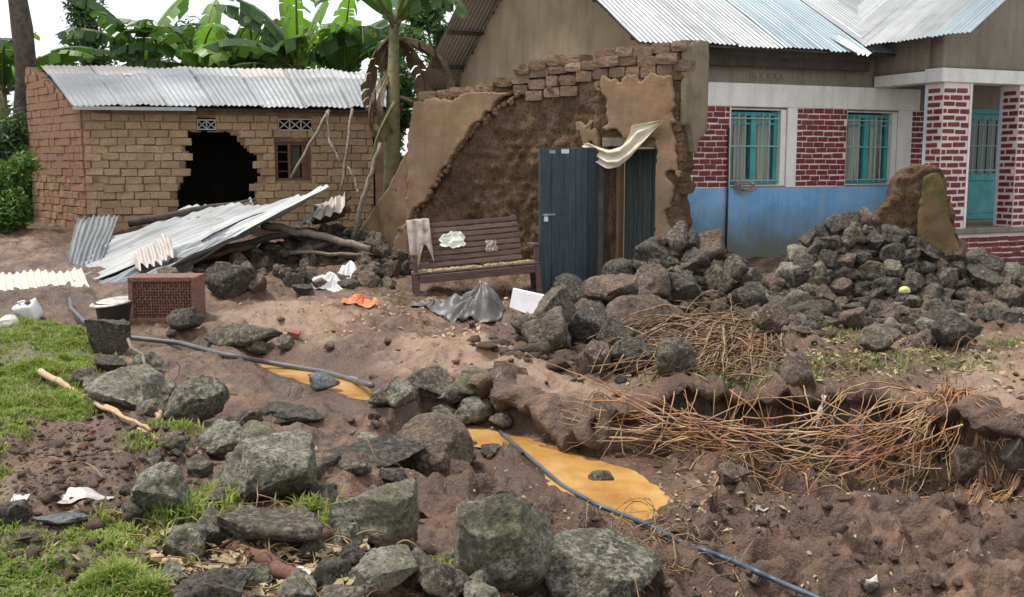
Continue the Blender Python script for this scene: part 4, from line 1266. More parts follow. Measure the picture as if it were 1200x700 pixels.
# valley gutter tip hanging between the two roofs
V0 = FW.pt(*FW.pix(1000, 60, OH), OH); V1 = V0 + FW.N * 0.16 + FW.U * 0.05 + Vector((0, 0, -0.06))
side = FW.U * 0.13
Vb = V0 - FW.N * 0.5 + Vector((0, 0, 0.27))
me = corr_sheet(V1 - side, V1 + side, Vb + side, Vb - side, 3, 0.02, 6, 8, 0.01, 5)
wpart('valley_gutter', me, MT['galv'], rfm, True)
mb = MB(); mb.fbox(FW, CORN + .02, PU - .3, EZ - 0.24, EZ - 0.10, 0.10, 0.15); wpart('wall_plate', mb.mesh(), MT['darkwood_and_shade'], house)
for k in range(6):
    uu = CORN + .2 + k * 0.75
    mb = MB(); mb.tube([FW.pt(uu, EZ + 0.0, OH - .06), FW.pt(uu, EZ + (OH) * TANR - .03, -0.05)], 0.035, 6)
    wpart('rafter', mb.mesh(), MT['darkwood_and_shade'], rfm, True)

# ------------------------------------------------------------------ the ruined mud-brick house front
RF = Frame(tuple(P(800, 200, 13.8))[:2], 0.805, -0.593)
ruin = root('ruined_house', RF.pt(-2.5, 0, -0.3), 'ruined mud brick house front with torn tan plaster and slanting broken top', 'ruin')
top_px = [(418, 276), (432, 256), (450, 226), (468, 196), (480, 160), (485, 132), (488, 120), (520, 114), (562, 108), (604, 96), (647, 87), (701, 79), (739, 76), (786, 72), (804, 66)]
TU = np.array([RF.pix(*p)[0] for p in top_px]); TV = np.array([RF.pix(*p)[1] for p in top_px])
UL = TU[0]
OPEN_U = (RF.pix(712, 200)[0], RF.pix(768, 200)[0]); OPEN_T = RF.pix(740, 170)[1]
def rtop(u): return np.interp(u, TU, TV) + 0.03 * vnoise(u * 5, u * 0 + 3.3)
def in_open(u, v): return (u > OPEN_U[0]) & (u < OPEN_U[1]) & (v < OPEN_T)
step = 0.035
us = cuts(UL, 0.0, step, OPEN_U); vs = cuts(-0.15, 3.35, step, [OPEN_T])
endw = lambda v: -0.07 + 0.06 * fbm(v * 3.5, v * 0 + 1, seed=15, oct=3)
diag_px = [(608, 108), (575, 133), (554, 152), (535, 176), (512, 214), (490, 245), (470, 272)]
DG = [RF.pix(*p) for p in diag_px]
def mud_front(u, v):
    base = 0.045 * fbm(u * 2.2, v * 2.2, seed=16, oct=3) + 0.03 * fbm(u * 9, v * 9, seed=17, oct=4, gain=0.65)
    course = np.abs(((v / 0.15) % 1) - 0.5) * 2
    return base - 0.03 * ss(0.75, 1.0, course) * (0.5 + 0.5 * vnoise(u * 2, v * 2, seed=3)) - 0.06
me = slab(RF, us, vs, lambda u, v: (v < rtop(u)) & ~in_open(u, v) & (u < endw(v)), mud_front, lambda u, v: -0.36 + 0.03 * fbm(u * 3, v * 3, seed=4, oct=2), smooth=2)
wpart('wall', me, MT['mudwall'], ruin, False)
def pplast(poly_px, d1, seed, mat='tanplaster', rag=0.10):
    poly = [RF.pix(*p) for p in poly_px]
    lo = np.min(np.array(poly), 0) - 0.1; hi = np.max(np.array(poly), 0) + 0.1
    us_ = np.arange(lo[0], hi[0], 0.022); vs_ = np.arange(lo[1], hi[1], 0.022)
    def mk(u, v):
        uu = u + fbm(u * 5, v * 5, seed=seed, oct=4, gain=.5) * rag; vv = v + fbm(u * 5, v * 5, seed=seed + 5, oct=4, gain=.5) * rag
        return in_poly(uu, vv, poly) & (v < rtop(u) - 0.0) & ~in_open(u - 0.02, v) & (u < -0.02)
    return wpart('plaster', slab(RF, us_, vs_, mk, lambda u, v: d1 + 0.010 * fbm(u * 3, v * 3, seed=seed + 8, oct=3), const(-0.13), smooth=2), MT[mat], ruin, False)
pplast([(480, 300), (480, 120), (600, 104)] + diag_px[1:] + [(462, 300)], 0.055, 23, rag=0.05)
pplast([(415, 300), (415, 278), (450, 228), (466, 198), (479, 175), (482, 300)], 0.02, 29, 'brownplaster', 0.03)
pplast([(706, 92), (788, 84), (790, 180), (786, 305), (768, 305), (766, 165), (740, 160), (716, 148), (708, 120)], 0.03, 33, rag=0.09)
pplast([(672, 150), (700, 146), (705, 168), (676, 170)], 0.015, 37, rag=0.12)
# torn edge of the thick plaster skin: chunks of mud along the diagonal
rnd = random.Random(9)
for k in range(44):
    t = k / 43 * (len(DG) - 1); i = min(int(t), len(DG) - 2); f_ = t - i
    u = DG[i][0] * (1 - f_) + DG[i + 1][0] * f_; v = DG[i][1] * (1 - f_) + DG[i + 1][1] * f_
    s_ = rnd.uniform(0.05, 0.11)
    inst('mud_lump', rnd.choice(PEBS), ruin, RF.pt(u + rnd.uniform(-.03, .05), v - s_ / 2, -0.01 + rnd.uniform(-.02, .02)), (rnd.uniform(-.5, .5), rnd.uniform(-.5, .5), rnd.uniform(0, 6)), (s_ * 1.2, s_ * 0.9, s_), MT['brick_mud'])
# loose courses along the top, each brick its own
rz = RF.rot()
u = RF.pix(488, 110)[0]
rows = 2
for row in range(2):
    u = RF.pix(488 if row == 0 else 600, 110)[0] + rnd.uniform(0, .1)
    uend = -0.12
    while u < uend:
        l = rnd.uniform(0.23, 0.34)
        c = u + l / 2
        zt = float(rtop(np.array([c]))[0])
        if not (row == 2 and rnd.random() < 0.35) and not (row == 1 and rnd.random() < 0.22):
            h = 0.14
            inst('brick', rnd.choice(RBRICKS), ruin, RF.pt(c, zt + 0.055 + row * 0.135 - (0.02 if row else 0), -0.17 + rnd.uniform(-.02, .03)),
                 (rnd.uniform(-.04, .04), rnd.uniform(-.05, .05), rz + rnd.uniform(-.06, .06)), (l - 0.006, rnd.uniform(.30, .36), h * rnd.uniform(.9, 1.06)), MT['brick_mud'])
        u += l
# a course of bricks showing through below the top on the right, and toothed bricks at the broken right end
for row in range(2):
    u = RF.pix(600, 110)[0]
    while u < -0.15:
        l = rnd.uniform(0.22, 0.3); c = u + l / 2
        zt = float(rtop(np.array([c]))[0]) - 0.10 - row * 0.155
        if rnd.random() < (0.9 if row == 0 else 0.45):
            inst('brick', rnd.choice(RBRICKS), ruin, RF.pt(c, zt, -0.09 + rnd.uniform(-.015, .02)), (rnd.uniform(-.04, .04), rnd.uniform(-.05, .05), rz + rnd.uniform(-.04, .04)), (l - 0.02, 0.16, 0.135), MT['brick_mud'])
        u += l
v = 0.1
while v < 3.2:
    h = rnd.uniform(0.12, 0.16)
    inst('brick', rnd.choice(RBRICKS), ruin, RF.pt(-0.13 + rnd.uniform(-.06, .03), v + h / 2, -0.17 + rnd.uniform(-.02, .02)), (rnd.uniform(-.05, .05), rnd.uniform(-.06, .06), rz + rnd.uniform(-.08, .08)), (rnd.uniform(.18, .28), 0.30, h * 1.0), MT['mudwall'])
    v += h
# rendered return at the right end (upper part only)
RE = Frame(tuple(RF.pt(0.0, 0, -0.04))[:2], -RF.N.x, -RF.N.y)
def re_mask(u, v): return (v > 2.05 + 0.25 * vnoise(u * 6, v * 0 + 2) - 0.3 * u) & (v < 3.28 + 0.05 * vnoise(u * 9, u))
me = slab(RE, np.linspace(-0.02, 0.50, 16), np.arange(1.5, 3.4, 0.04), re_mask, lambda u, v: 0.07 + 0.008 * fbm(u * 4, v * 4, seed=2, oct=3), const(-0.06), smooth=2)
wpart('end_render', me, MT['olive'], ruin)
# timber door frame and the swung-open plank door
mb = MB(); mb.fbox(RF, OPEN_U[0] - .10, OPEN_U[0] - .005, 0.0, OPEN_T - 0.02, -0.10, 0.09)
wpart('door_post', bevel(mb.mesh(), 0.006), MT['darkwood_and_shade'], ruin)
mb = MB(); mb.fbox(RF, OPEN_U[0] - .1, OPEN_U[1] + .12, OPEN_T - .02, OPEN_T + .10, -0.34, -0.01)
wpart('lintel', bevel(mb.mesh(), 0.008), MT['pole'], ruin)
mb = MB(); mb.fbox(RF, OPEN_U[0] + .002, OPEN_U[0] + .05, 0.0, OPEN_T - .03, -0.355, -0.23)
wpart('door_jamb', mb.mesh(), MT['tanplaster'], ruin)
for k in range(4):                                       # weathered second leaf standing back in the doorway
    a = OPEN_U[0] + .05 + (OPEN_U[1] - OPEN_U[0] - .15) * k / 4
    mb = MB(); mb.fbox(RF, a + .003, a + (OPEN_U[1] - OPEN_U[0] - .15) / 4 - .003, 0.0, OPEN_T - .05, -0.40, -0.368)
    wpart('inner_plank', bevel(mb.mesh(), .004), MT['greenplank'], ruin)
mb = MB(); mb.fbox(RF, OPEN_U[1] - .10, OPEN_U[1] - .003, 0.0, OPEN_T - .03, -0.30, -0.16)
wpart('door_jamb', bevel(mb.mesh(), .006), MT['doorwood'], ruin)
hp = RF.pt(OPEN_U[0] - .055, 0, 0.12)
lp = P(632, 200, hp.y - 0.62)
DF = Frame((lp.x, lp.y), hp.x - lp.x, hp.y - lp.y)
DW = math.hypot(hp.x - lp.x, hp.y - lp.y) - 0.01
dtop = DF.pix(650, 173)[1]; dbot = DF.pix(640, 343)[1]
door = wpart('door', MB().fbox(DF, 0.05, DW - .05, dbot + .25, dbot + .35, -0.045, -0.022).fbox(DF, 0.05, DW - .05, dtop - .4, dtop - .3, -0.045, -0.022).mesh(), MT['doorwood'], ruin)
npl = 5
for k in range(npl):
    a, b = DW * k / npl + 0.004, DW * (k + 1) / npl - 0.004
    me = MB().fbox(DF, a, b, dbot + rnd.uniform(0, .03), dtop + rnd.uniform(-.02, .005), -0.02, 0.008 + rnd.uniform(-.004, .004)).mesh()
    wpart('plank', bevel(me, 0.005), MT['doorwood'], door)
au, av = DF.pix(638, 252)
mb = MB(); mb.fbox(DF, au - .05, au + .16, av - .008, av + .012, 0.013, 0.025); wpart('hasp', mb.mesh(), MT['iron'], door)
mb = MB(); mb.fbox(DF, au - .025, au + .025, av - .085, av - .025, 0.018, 0.045)
mb.tube([DF.pt(au - .018, av - .03, .03), DF.pt(au - .018, av + .0, .03), DF.pt(au, av + .018, .03), DF.pt(au + .018, av + .0, .03), DF.pt(au + .018, av - .03, .03)], .005, 5)
wpart('padlock', mb.mesh(), MT['plastic'], door)
for (x0, y0, x1, y1, m) in ((657, 175, 666, 180, 'board'), (643, 176, 650, 180, 'dirtycloth')):
    a, c = DF.pix(x0, y1); b, d = DF.pix(x1, y0)
    mb = MB(); mb.fbox(DF, a, b, c, d, 0.0125, 0.0145); wpart('paper_sticker', mb.mesh(), MT[m], door)
LOOK = {'lava': 'grey', 'brownrock': 'brown', 'darklava': 'black', 'mossy': 'mossy green'}
# ------------------------------------------------------------------ big stones one can tell apart
# pixel x, pixel row of the foot, width, height (pixels), material, label, mesh seed, depth ratio, yaw, options
BIG = [
 (590, 697, 140, 172, 'mossy', 'big upright boulder with a green mossy split face beside the blue pipe', 301, 0.9, 0.3, {}),
 (702, 748, 185, 112, 'mossy', 'broad speckled grey boulder touching the blue pipe', 302, 0.8, 1.2, {}),
 (440, 642, 118, 92, 'mossy', 'slab boulder with flat pale top and dark undercut right end', 303, 0.9, 0.2, {'flat': 1}),
 (322, 596, 128, 104, 'mossy', 'large boulder with flat sloping grey top and grass growing at its foot', 304, 0.9, 0.5, {'flat': 1}),
 (192, 610, 80, 76, 'mossy', 'square dark boulder with a steep front face at the edge of the grass', 305, 0.8, 0.25, {}),
 (316, 646, 140, 68, 'lava', 'low pitted grey boulder below the flat topped boulder', 306, 0.7, 0.1, {}),
 (228, 492, 84, 66, 'mossy', 'rounded mossy boulder with a dark hollow beside a leaning stick', 307, 0.9, 0.8, {}),
 (128, 421, 52, 50, 'darklava', 'dark green boulder standing beside the wicker crate', 308, 0.9, 0.4, {}),
 (252, 716, 110, 66, 'darklava', 'black porous lava boulder at the foot of the grass', 309, 0.8, 0.7, {}),
 (222, 662, 62, 54, 'mossy', 'squat grey green boulder next to the grass patch', 310, 0.9, 1.5, {}),
 (150, 482, 100, 60, 'mossy', 'weed grown mossy boulder beside the split branch', 311, 0.8, 0.3, {}),
 (262, 541, 60, 46, 'mossy', 'small greenish boulder tucked behind the flat sloping boulder', 312, 0.9, 2.0, {}),
 (72, 622, 70, 20, 'bluegrey', 'flat blue grey flagstone lying on the grass edge', 313, 0.6, 0.1, {'flat': 1}),
 (14, 622, 52, 38, 'darklava', 'black shiny lava stone next to the flagstone', 314, 0.8, 0.3, {}),
 (455, 702, 100, 66, 'mossy', 'lichen covered stone below the flat topped slab boulder', 315, 0.8, 1.0, {}),
 (520, 712, 70, 56, 'lava', 'grey stone wedged beside the mossy split boulder', 316, 0.9, 0.4, {}),
 (400, 722, 70, 40, 'lava', 'low grey stone half buried in leaf litter', 317, 0.9, 0.9, {}),
 (508, 536, 96, 96, 'brownrock', 'smooth rounded boulder coated in brown mud beside the orange puddle', 318, 1.3, 0.3, {'round': 1, 'sink': .12}),
 (432, 543, 150, 40, 'darklava', 'low dark lava shelf sticking out of the mud', 319, 0.7, 0.1, {'sink': .3}),
 (340, 498, 90, 26, 'darklava', 'flat dark lava ledge in the mud behind the flat sloping boulder', 320, 0.8, 0.2, {'sink': .3}),
 (380, 457, 38, 24, 'bluegrey', 'small flat grey stone lying in the thin puddle under the black pipe', 321, 0.9, 0.2, {}),
 (703, 573, 33, 28, 'lava', 'small stone standing alone in the orange puddle', 322, 0.9, 0.2, {}),
 (575, 535, 32, 20, 'darklava', 'small dark stone at the upper tip of the orange puddle', 323, 0.9, 0.6, {}),
 (850, 573, 46, 36, 'brownrock', 'tilted brown stone below the orange roots', 324, 0.8, 0.5, {'tilt': (0.1, 0.35)}),
 (929, 470, 54, 50, 'brownrock', 'upright brown stone stuck in the edge of the cut bank', 325, 0.9, 0.3, {}),
 (1183, 566, 66, 66, 'lava', 'rounded dark stone at the end of the cut bank', 326, 0.9, 0.6, {}),
 (1138, 571, 52, 52, 'brownrock', 'brown block fallen from the cut bank beside the root tuft', 327, 0.9, 0.2, {}),
 (1122, 412, 70, 52, 'darklava', 'dark pitted lava block in front of the dry stone wall', 328, 0.8, 0.2, {}),
 (1030, 414, 64, 36, 'lava', 'angular grey stone lying in weeds before the dry stone wall', 329, 0.8, 0.4, {}),
 (1078, 413, 46, 30, 'brownrock', 'brownish stone beside the dark pitted lava block', 330, 0.8, 0.8, {}),
 (1000, 388, 34, 28, 'brownrock', 'reddish brown cube shaped stone in weeds before the stone wall', 331, 0.9, 0.2, {}),
 (217, 395, 42, 30, 'darklava', 'black stone beside the wicker crate', 332, 0.9, 0.4, {}),
 (285, 410, 96, 28, 'lava', 'long low grey stone bedded in the mud behind the black pipe', 333, 0.7, 0.1, {'sink': .25}),
 (300, 420, 34, 20, 'lava', 'small dark stone against the long low stone', 334, 0.8, 0.4, {}),
 (335, 412, 26, 18, 'lava', 'small grey stone at the end of the long low stone', 335, 0.8, 0.7, {}),
 (272, 350, 66, 48, 'darklava', 'big black rubble block behind the wicker crate', 336, 0.8, 0.2, {}),
 (1180, 368, 44, 42, 'brownrock', 'reddish brown boulder at the foot of the porch plinth', 337, 0.9, 0.4, {}),
 (1160, 375, 24, 22, 'brownrock', 'light brown stone between porch plinth and dry stone wall', 338, 0.9, 0.9, {}),
 (30, 640, 30, 18, 'lava', 'small grey stone in the grass by the flagstone', 339, 0.9, 0.9, {}),
]
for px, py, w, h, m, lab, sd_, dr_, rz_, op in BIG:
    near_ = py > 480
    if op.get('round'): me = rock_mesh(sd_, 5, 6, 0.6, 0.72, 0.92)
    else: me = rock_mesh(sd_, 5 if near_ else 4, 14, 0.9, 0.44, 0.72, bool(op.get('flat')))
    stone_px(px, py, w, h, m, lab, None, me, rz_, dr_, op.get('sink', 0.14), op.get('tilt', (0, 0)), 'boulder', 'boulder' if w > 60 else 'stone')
# the stones beside the mud-coated boulder
rnd = random.Random(77)
for px, py, w, h in [(500, 474, 76, 48), (468, 480, 52, 40), (556, 474, 58, 36), (560, 500, 52, 36), (592, 490, 40, 34), (530, 486, 48, 30), (548, 502, 44, 28), (445, 478, 40, 26), (520, 498, 40, 26), (588, 505, 36, 22)]:
    mk_ = rnd.choice(['mossy', 'lava', 'mossy']); ad = f'{"big" if w > 55 else ("mid sized" if w > 42 else "small")} {LOOK[mk_]}'
    stone_px(px, py, w, h, mk_, f'{ad} stone heaped beside the mud coated boulder', f'{ad} stones heaped by the mud coated boulder', rnd.choice(STONES), rnd.uniform(0, 6), 0.85, 0.15)

def sized(s_, a, b): return 'large' if s_ > b else ('small' if s_ < a else 'middling')
def pile(names, n, smin, smax, mats, label, group, seed, spread, xlim=None, front=0.75, minh=0.0, power=2.0, parent=None, dens=0.40):
    r = np.random.default_rng(seed); rr = random.Random(seed)
    placed = []
    segs = []
    for k in names:
        pts, sl = RW[k]
        for a, b in zip(pts[:-1], pts[1:]): segs.append((a, b))
    tries = 0
    while len(placed) < n and tries < n * 60:
        tries += 1
        a, b = rr.choice(segs); t = rr.random()
        x = a[0] + (b[0] - a[0]) * t; y = a[1] + (b[1] - a[1]) * t
        off = abs(rr.gauss(0, spread)) if rr.random() > (1 - front) else -abs(rr.gauss(0, spread * .4))
        y -= off; x += rr.gauss(0, .08)
        f_ = (1 - len(placed) / n) ** power
        s_ = smin + (smax - smin) * (0.15 + 0.85 * f_) * rr.uniform(.7, 1.05)
        z = hgt(x, y)
        if any((x - p[0]) ** 2 + (y - p[1]) ** 2 + (z - p[2]) ** 2 < (dens * (s_ + p[3])) ** 2 for p in placed): continue
        placed.append((x, y, z, s_))
        hh = s_ * rr.uniform(.6, .95)
        mk_ = rr.choice(mats)
        rot_ = (rr.uniform(-.35, .35), rr.uniform(-.35, .35), rr.uniform(0, 6.3)); sc_ = (s_ * rr.uniform(.9, 1.2), s_ * rr.uniform(.8, 1.1), hh)
        if parent is not None: inst('stone', rr.choice(STONES), parent, (x, y, z - hh * 0.38), rot_, sc_, MT[mk_])
        else: put_stone(rr.choice(STONES), (x, y, z - hh * 0.38), *sc_, rot_, MT[mk_], f'{sized(s_, .2, .33)} {LOOK[mk_]} {label}', f'{sized(s_, .2, .33)} {LOOK[mk_]} {group}')
pile(['boulders'], 62, 0.14, 0.36, ['lava', 'brownrock', 'darklava', 'brownrock', 'darklava'], 'lava block tumbled in the heap below the plank door', 'lava blocks heaped below the plank door', 5, 0.5, dens=.34)
pile(['by_wall'], 60, 0.13, 0.36, ['lava', 'brownrock', 'darklava', 'darklava'], 'lava stone in the heap against the broken end of the ruined wall', 'lava stones heaped at the broken wall end', 6, 0.34, dens=.33)
dsw = root('dry_stone_wall', (*RW['stone_wall'][0][3][:2], 0.1), 'collapsed dry stone wall of round lava stones before the painted house', 'stone wall')
pile(['stone_wall'], 300, 0.13, 0.40, ['lava', 'darklava', 'darklava', 'brownrock', 'darklava', 'mossy', 'brownrock'], 'round lava stone in the dry stone wall under the mud pillar', 'stones of the collapsed dry stone wall', 7, 0.42, front=0.85, parent=dsw, dens=0.31)
pile(['debris'], 54, 0.12, 0.40, ['darklava', 'lava', 'brownrock', 'darklava'], 'black rubble stone under the fallen roof sheets', 'rubble under the fallen roof sheets', 8, 0.7)
pile(['corner'], 14, 0.15, 0.4, ['brownrock', 'lava'], 'brown stone heaped in front of the porch plinth', 'stones heaped before the porch plinth', 9, 0.3)
HB = [(640, 415, 66, 56), (684, 408, 70, 52), (738, 398, 78, 50), (655, 385, 60, 44), (715, 372, 66, 44), (768, 388, 60, 44), (700, 440, 52, 42), (745, 440, 62, 48), (785, 445, 58, 46),
      (668, 358, 46, 34), (760, 356, 54, 38), (800, 362, 52, 34), (845, 352, 46, 30), (880, 372, 46, 36), (905, 395, 40, 34), (620, 398, 34, 26), (725, 418, 46, 38), (812, 330, 40, 28), (760, 320, 44, 32), (730, 345, 44, 30), (790, 300, 40, 30), (835, 312, 42, 30), (860, 335, 38, 28)]
def hplace(px, py):
    if py < 346 and px > 725: return 'heaped against the broken wall end'
    if px < 665: return 'beside the white board'
    if px < 722: return 'at the front foot of the heap below the door' if py > 390 else 'on the crest of the heap below the door'
    if px < 790: return 'at the lower edge of the straw heap' if py > 410 else 'between the straw heap and the doorway'
    return 'behind the straw heap'
rnd = random.Random(66)
for k, (px, py, w, h) in enumerate(HB):
    m = rnd.choice(['lava', 'brownrock', 'darklava', 'brownrock', 'darklava'])
    stone_px(px, py, w * 1.0, h * 1.15, m, f'{"big" if w > 50 else "mid sized"} {LOOK[m]} lava boulder {hplace(px, py)}', f'{"big" if w > 50 else "mid sized"} {LOOK[m]} boulders {hplace(px, py)}',
             rock_mesh(500 + k, 4, 13, 1.3, .45, .8) if w > 44 else rnd.choice(STONES), rnd.uniform(0, 6), .9, .2, (rnd.uniform(-.2, .2), rnd.uniform(-.2, .2)), 'boulder', 'boulder')
# rubble in front of the ruin, beside the bench
rnd = random.Random(90)
for k in range(48):
    px = rnd.uniform(425, 478) if k < 24 else rnd.uniform(232, 440); py = rnd.uniform(290, 338) if k < 24 else rnd.uniform(312, 348)
    mk_ = rnd.choice(['darklava', 'lava', 'brownrock']); w = rnd.uniform(14, 30); ad = f'{"big" if w > 22 else "small"} {LOOK[mk_]}'
    stone_px(px, py, w, rnd.uniform(12, 24), mk_, f'{ad} rubble stone between the bench and the fallen sheets', f'{ad} rubble beside the bench', rnd.choice(STONES), rnd.uniform(0, 6), 0.9, 0.2)
LB = [(405, 640, 46, 34), (365, 655, 40, 28), (270, 580, 46, 30), (250, 600, 40, 30), (290, 560, 34, 26), (380, 590, 38, 28), (415, 668, 44, 34), (470, 650, 40, 30), (345, 700, 60, 40), (300, 690, 46, 34),
      (180, 545, 40, 26), (205, 530, 32, 22), (235, 560, 34, 26), (130, 440, 34, 22), (195, 470, 34, 26), (100, 455, 30, 20), (420, 560, 40, 20), (385, 548, 34, 18), (460, 570, 36, 18), (555, 700, 40, 34), (640, 700, 44, 36), (530, 665, 34, 26), (250, 470, 30, 20), (175, 445, 40, 28), (60, 590, 26, 14), (300, 525, 58, 36), (360, 560, 54, 36), (245, 640, 60, 44), (290, 620, 50, 36), (385, 690, 62, 46), (430, 700, 56, 40), (160, 615, 44, 32), (340, 625, 54, 34), (490, 690, 60, 48), (480, 610, 46, 30), (205, 685, 46, 30), (120, 470, 46, 30), (180, 490, 44, 28), (290, 500, 42, 24), (560, 720, 60, 50), (640, 725, 60, 46), (430, 520, 44, 22), (270, 530, 40, 28)]
for k, (px, py, w, h) in enumerate(LB):
    mk_ = rnd.choice(['mossy', 'lava', 'darklava', 'mossy']); ad = 'sizeable' if w > 38 else 'smallish'
    stone_px(px, py, w, h, mk_, f'{ad} {LOOK[mk_]} stone half buried between the mossy front boulders', f'{ad} {LOOK[mk_]} stones between the front boulders', rnd.choice(STONES), rnd.uniform(0, 6), .9, .28)
for k in range(44):                                   # loose stones over the mud
    while True:
        px = rnd.uniform(0, 1200); py = 350 + 350 * rnd.random() ** 1.3
        if not (545 < px < 785 and 495 < py < 615) and not (300 < px < 445 and 420 < py < 475): break
    w = rnd.uniform(8, 20) * (0.6 + (py - 350) / 400)
    mk_ = rnd.choice(['darklava', 'lava', 'brownrock', 'lava'])
    stone_px(px, py, w, w * .7, mk_, f'small loose {LOOK[mk_]} stone lying on the mud', f'loose {LOOK[mk_]} stones strewn on the mud', rnd.choice(PEBS), rnd.uniform(0, 6), 0.9, 0.22)

# mud pillar left standing on the dry stone wall
pil_px = [(1000, 300), (1012, 268), (1030, 250), (1040, 232), (1048, 214), (1055, 202), (1064, 196), (1078, 194), (1098, 197), (1106, 214), (1112, 250), (1120, 276), (1124, 305)]
pb = P(1075, 285, 12.05)
PFm = Frame((pb.x, pb.y), 0.95, -0.12)
poly = [PFm.pix(*p) for p in pil_px]
lo = np.min(np.array(poly), 0); hi = np.max(np.array(poly), 0)
def pm(u, v): return in_poly(u + 0.03 * fbm(u * 5, v * 5, seed=1, oct=3), v + 0.03 * fbm(u * 5, v * 5, seed=2, oct=3), poly)
pil = root('mud_pillar', (pb.x, pb.y, lo[1]), 'stump of brown mud wall standing on the dry stone wall before the painted house', 'wall stump')
wpart('core', slab(PFm, np.arange(lo[0] - .1, hi[0] + .1, 0.03), np.arange(lo[1] - .1, hi[1] + .1, 0.03), pm,
      lambda u, v: 0.13 + 0.05 * fbm(u * 6, v * 6, seed=3, oct=4, gain=.65), lambda u, v: -0.2 + 0.05 * fbm(u * 4, v * 4, seed=6, oct=3), smooth=2), MT['mudwall'], pil)
face = [PFm.pix(*p) for p in [(1066, 300), (1074, 240), (1080, 205), (1096, 202), (1102, 216), (1108, 250), (1116, 276), (1120, 302)]]
s = NT('moss_stained_plaster')
c = s.ramp(s.noise(4, 6, .65), [(0.3, (0.12, 0.078, 0.042)), (0.6, (0.20, 0.138, 0.078))])
c = s.mix(s.ramp(s.noise(3.2, 6, .7), [(0.50, 0.0), (0.62, 0.8)]), c, (0.082, 0.082, 0.026))
s.bump(s.noise(30, 6, .7), .5, .02); MT['mossplaster'] = s.done(c, .95, 0, .1)
wpart('plaster_face', slab(PFm, np.arange(lo[0] - .1, hi[0] + .1, 0.03), np.arange(lo[1] - .1, hi[1] + .1, 0.03),
      lambda u, v: in_poly(u + 0.02 * fbm(u * 6, v * 6, seed=4, oct=3), v, face), lambda u, v: 0.20 + 0.012 * fbm(u * 5, v * 5, seed=7, oct=3), const(0.04), smooth=2), MT['mossplaster'], pil)

# ------------------------------------------------------------------ fallen roof sheets
def fallen(corners, waves, mat, label, seed, amp=0.022, warp=0.05, rows=14, sag=0.0):
    q = [P(*c) for c in corners]
    c0 = (q[0] + q[1] + q[2] + q[3]) / 4
    me = corr_sheet(*[p - c0 for p in q], waves, amp, rows, 6, warp, seed, sag)
    o = link('roof_sheet', me, MT[mat], None, c0, True)
    tag(o, label, 'roof sheet')
    return o
fallen([(104, 316, 15.0), (166, 338, 13.7), (392, 222, 16.2), (318, 236, 17.8)], 11, 'galv_old', 'long fallen roof sheet propped on rubble with its right end in the air', 1, 0.024, 0.07)
fallen([(84, 345, 13.2), (168, 334, 13.4), (310, 264, 15.4), (215, 290, 15.3)], 10, 'galv', 'fallen roof sheet lying under the near edge of the long propped sheet', 2, 0.022, 0.06)
fallen([(66, 312, 15.6), (96, 342, 13.7), (345, 238, 17.2), (222, 244, 18.2)], 12, 'galv_old', 'wide roof sheet slumped behind the long propped sheet', 3, 0.02, 0.06)
fallen([(72, 330, 14.6), (112, 322, 14.7), (140, 252, 17.6), (92, 256, 17.4)], 8, 'galv', 'roof sheet sliding down the far left flank of the fallen pile', 4, 0.02, 0.05)
fallen([(-40, 352, 12.8), (112, 350, 12.8), (96, 318, 13.7), (-40, 315, 13.8)], 16, 'galv_yellow', 'ochre stained roof sheet flat on the ground beside the plastic can', 5, 0.02, 0.05)
fallen([(160, 316, 13.8), (206, 300, 14.0), (200, 276, 15.0), (156, 296, 14.8)], 6, 'galv_rust', 'bent strip of roofing crumpled against the long propped sheet', 6, 0.035, 0.05)
fallen([(255, 262, 17.3), (300, 249, 17.5), (295, 235, 18.3), (240, 249, 18.3)], 5, 'galv', 'small roof sheet lying below the hut hole', 7, 0.02, 0.03)
fallen([(345, 268, 15.9), (405, 248, 16.2), (404, 224, 16.8), (366, 244, 16.7)], 5, 'galv_rust', 'rusty dark sheet curled under the raised end of the long sheet', 8, 0.03, 0.05)

def stick(pts, r0, r1, mat, label, name='pole', cat='pole', group=None, n=7, bend=0.02, seed=0):
    q = [Vector(p) for p in pts]
    r = random.Random(seed)
    path = []
    for i in range(len(q) - 1):
        m = 6
        for k in range(m):
            t = k / m
            path.append(q[i].lerp(q[i + 1], t) + Vector((r.uniform(-1, 1), r.uniform(-1, 1), r.uniform(-1, 1))) * bend * (1 if 0 < k else 0))
    path.append(q[-1])
    c0 = path[0].copy()
    mb = MB(); L = len(path)
    mb.tube([p - c0 for p in path], [r0 + (r1 - r0) * i / (L - 1) for i in range(L)], n)
    o = link(name, mb.mesh(), MT[mat], None, c0, True)
    return tag(o, label, cat, group)
stick([P(386, 129, 19.9), P(341, 208, 19.6)], .035, .025, 'pole', 'grey pole leaning across the hut window', seed=1)
stick([P(413, 128, 20.3), P(399, 224, 19.4)], .03, .025, 'pole', 'thin pale pole hanging from the hut eaves right of the window', seed=2)
stick([P(446, 168, 17.2), P(430, 220, 17.0), P(412, 282, 16.8)], .035, .04, 'pole', 'slanting pole leaning against the banana plant', seed=3)
stick([P(308, 264, 16.2), P(370, 276, 16.0), P(434, 292, 15.8)], .07, .05, 'pole', 'fallen log lying across the rubble behind the white cloth', 'log', 'log', seed=4)
stick([P(340, 297, 15.6), P(432, 298, 15.5)], .03, .025, 'pole', 'thin pole on the rubble below the fallen log', seed=5)
stick([P(20, 352, 13.6), P(130, 357, 13.4)], .04, .035, 'pole', 'muddy pole lying under the ochre stained roof sheet', seed=6)
stick([P(236, 254, 17.8), P(300, 240, 18.0)], .06, .05, 'redpole', 'brown beam end in the hole of the hut wall', 'beam', 'beam', seed=7)
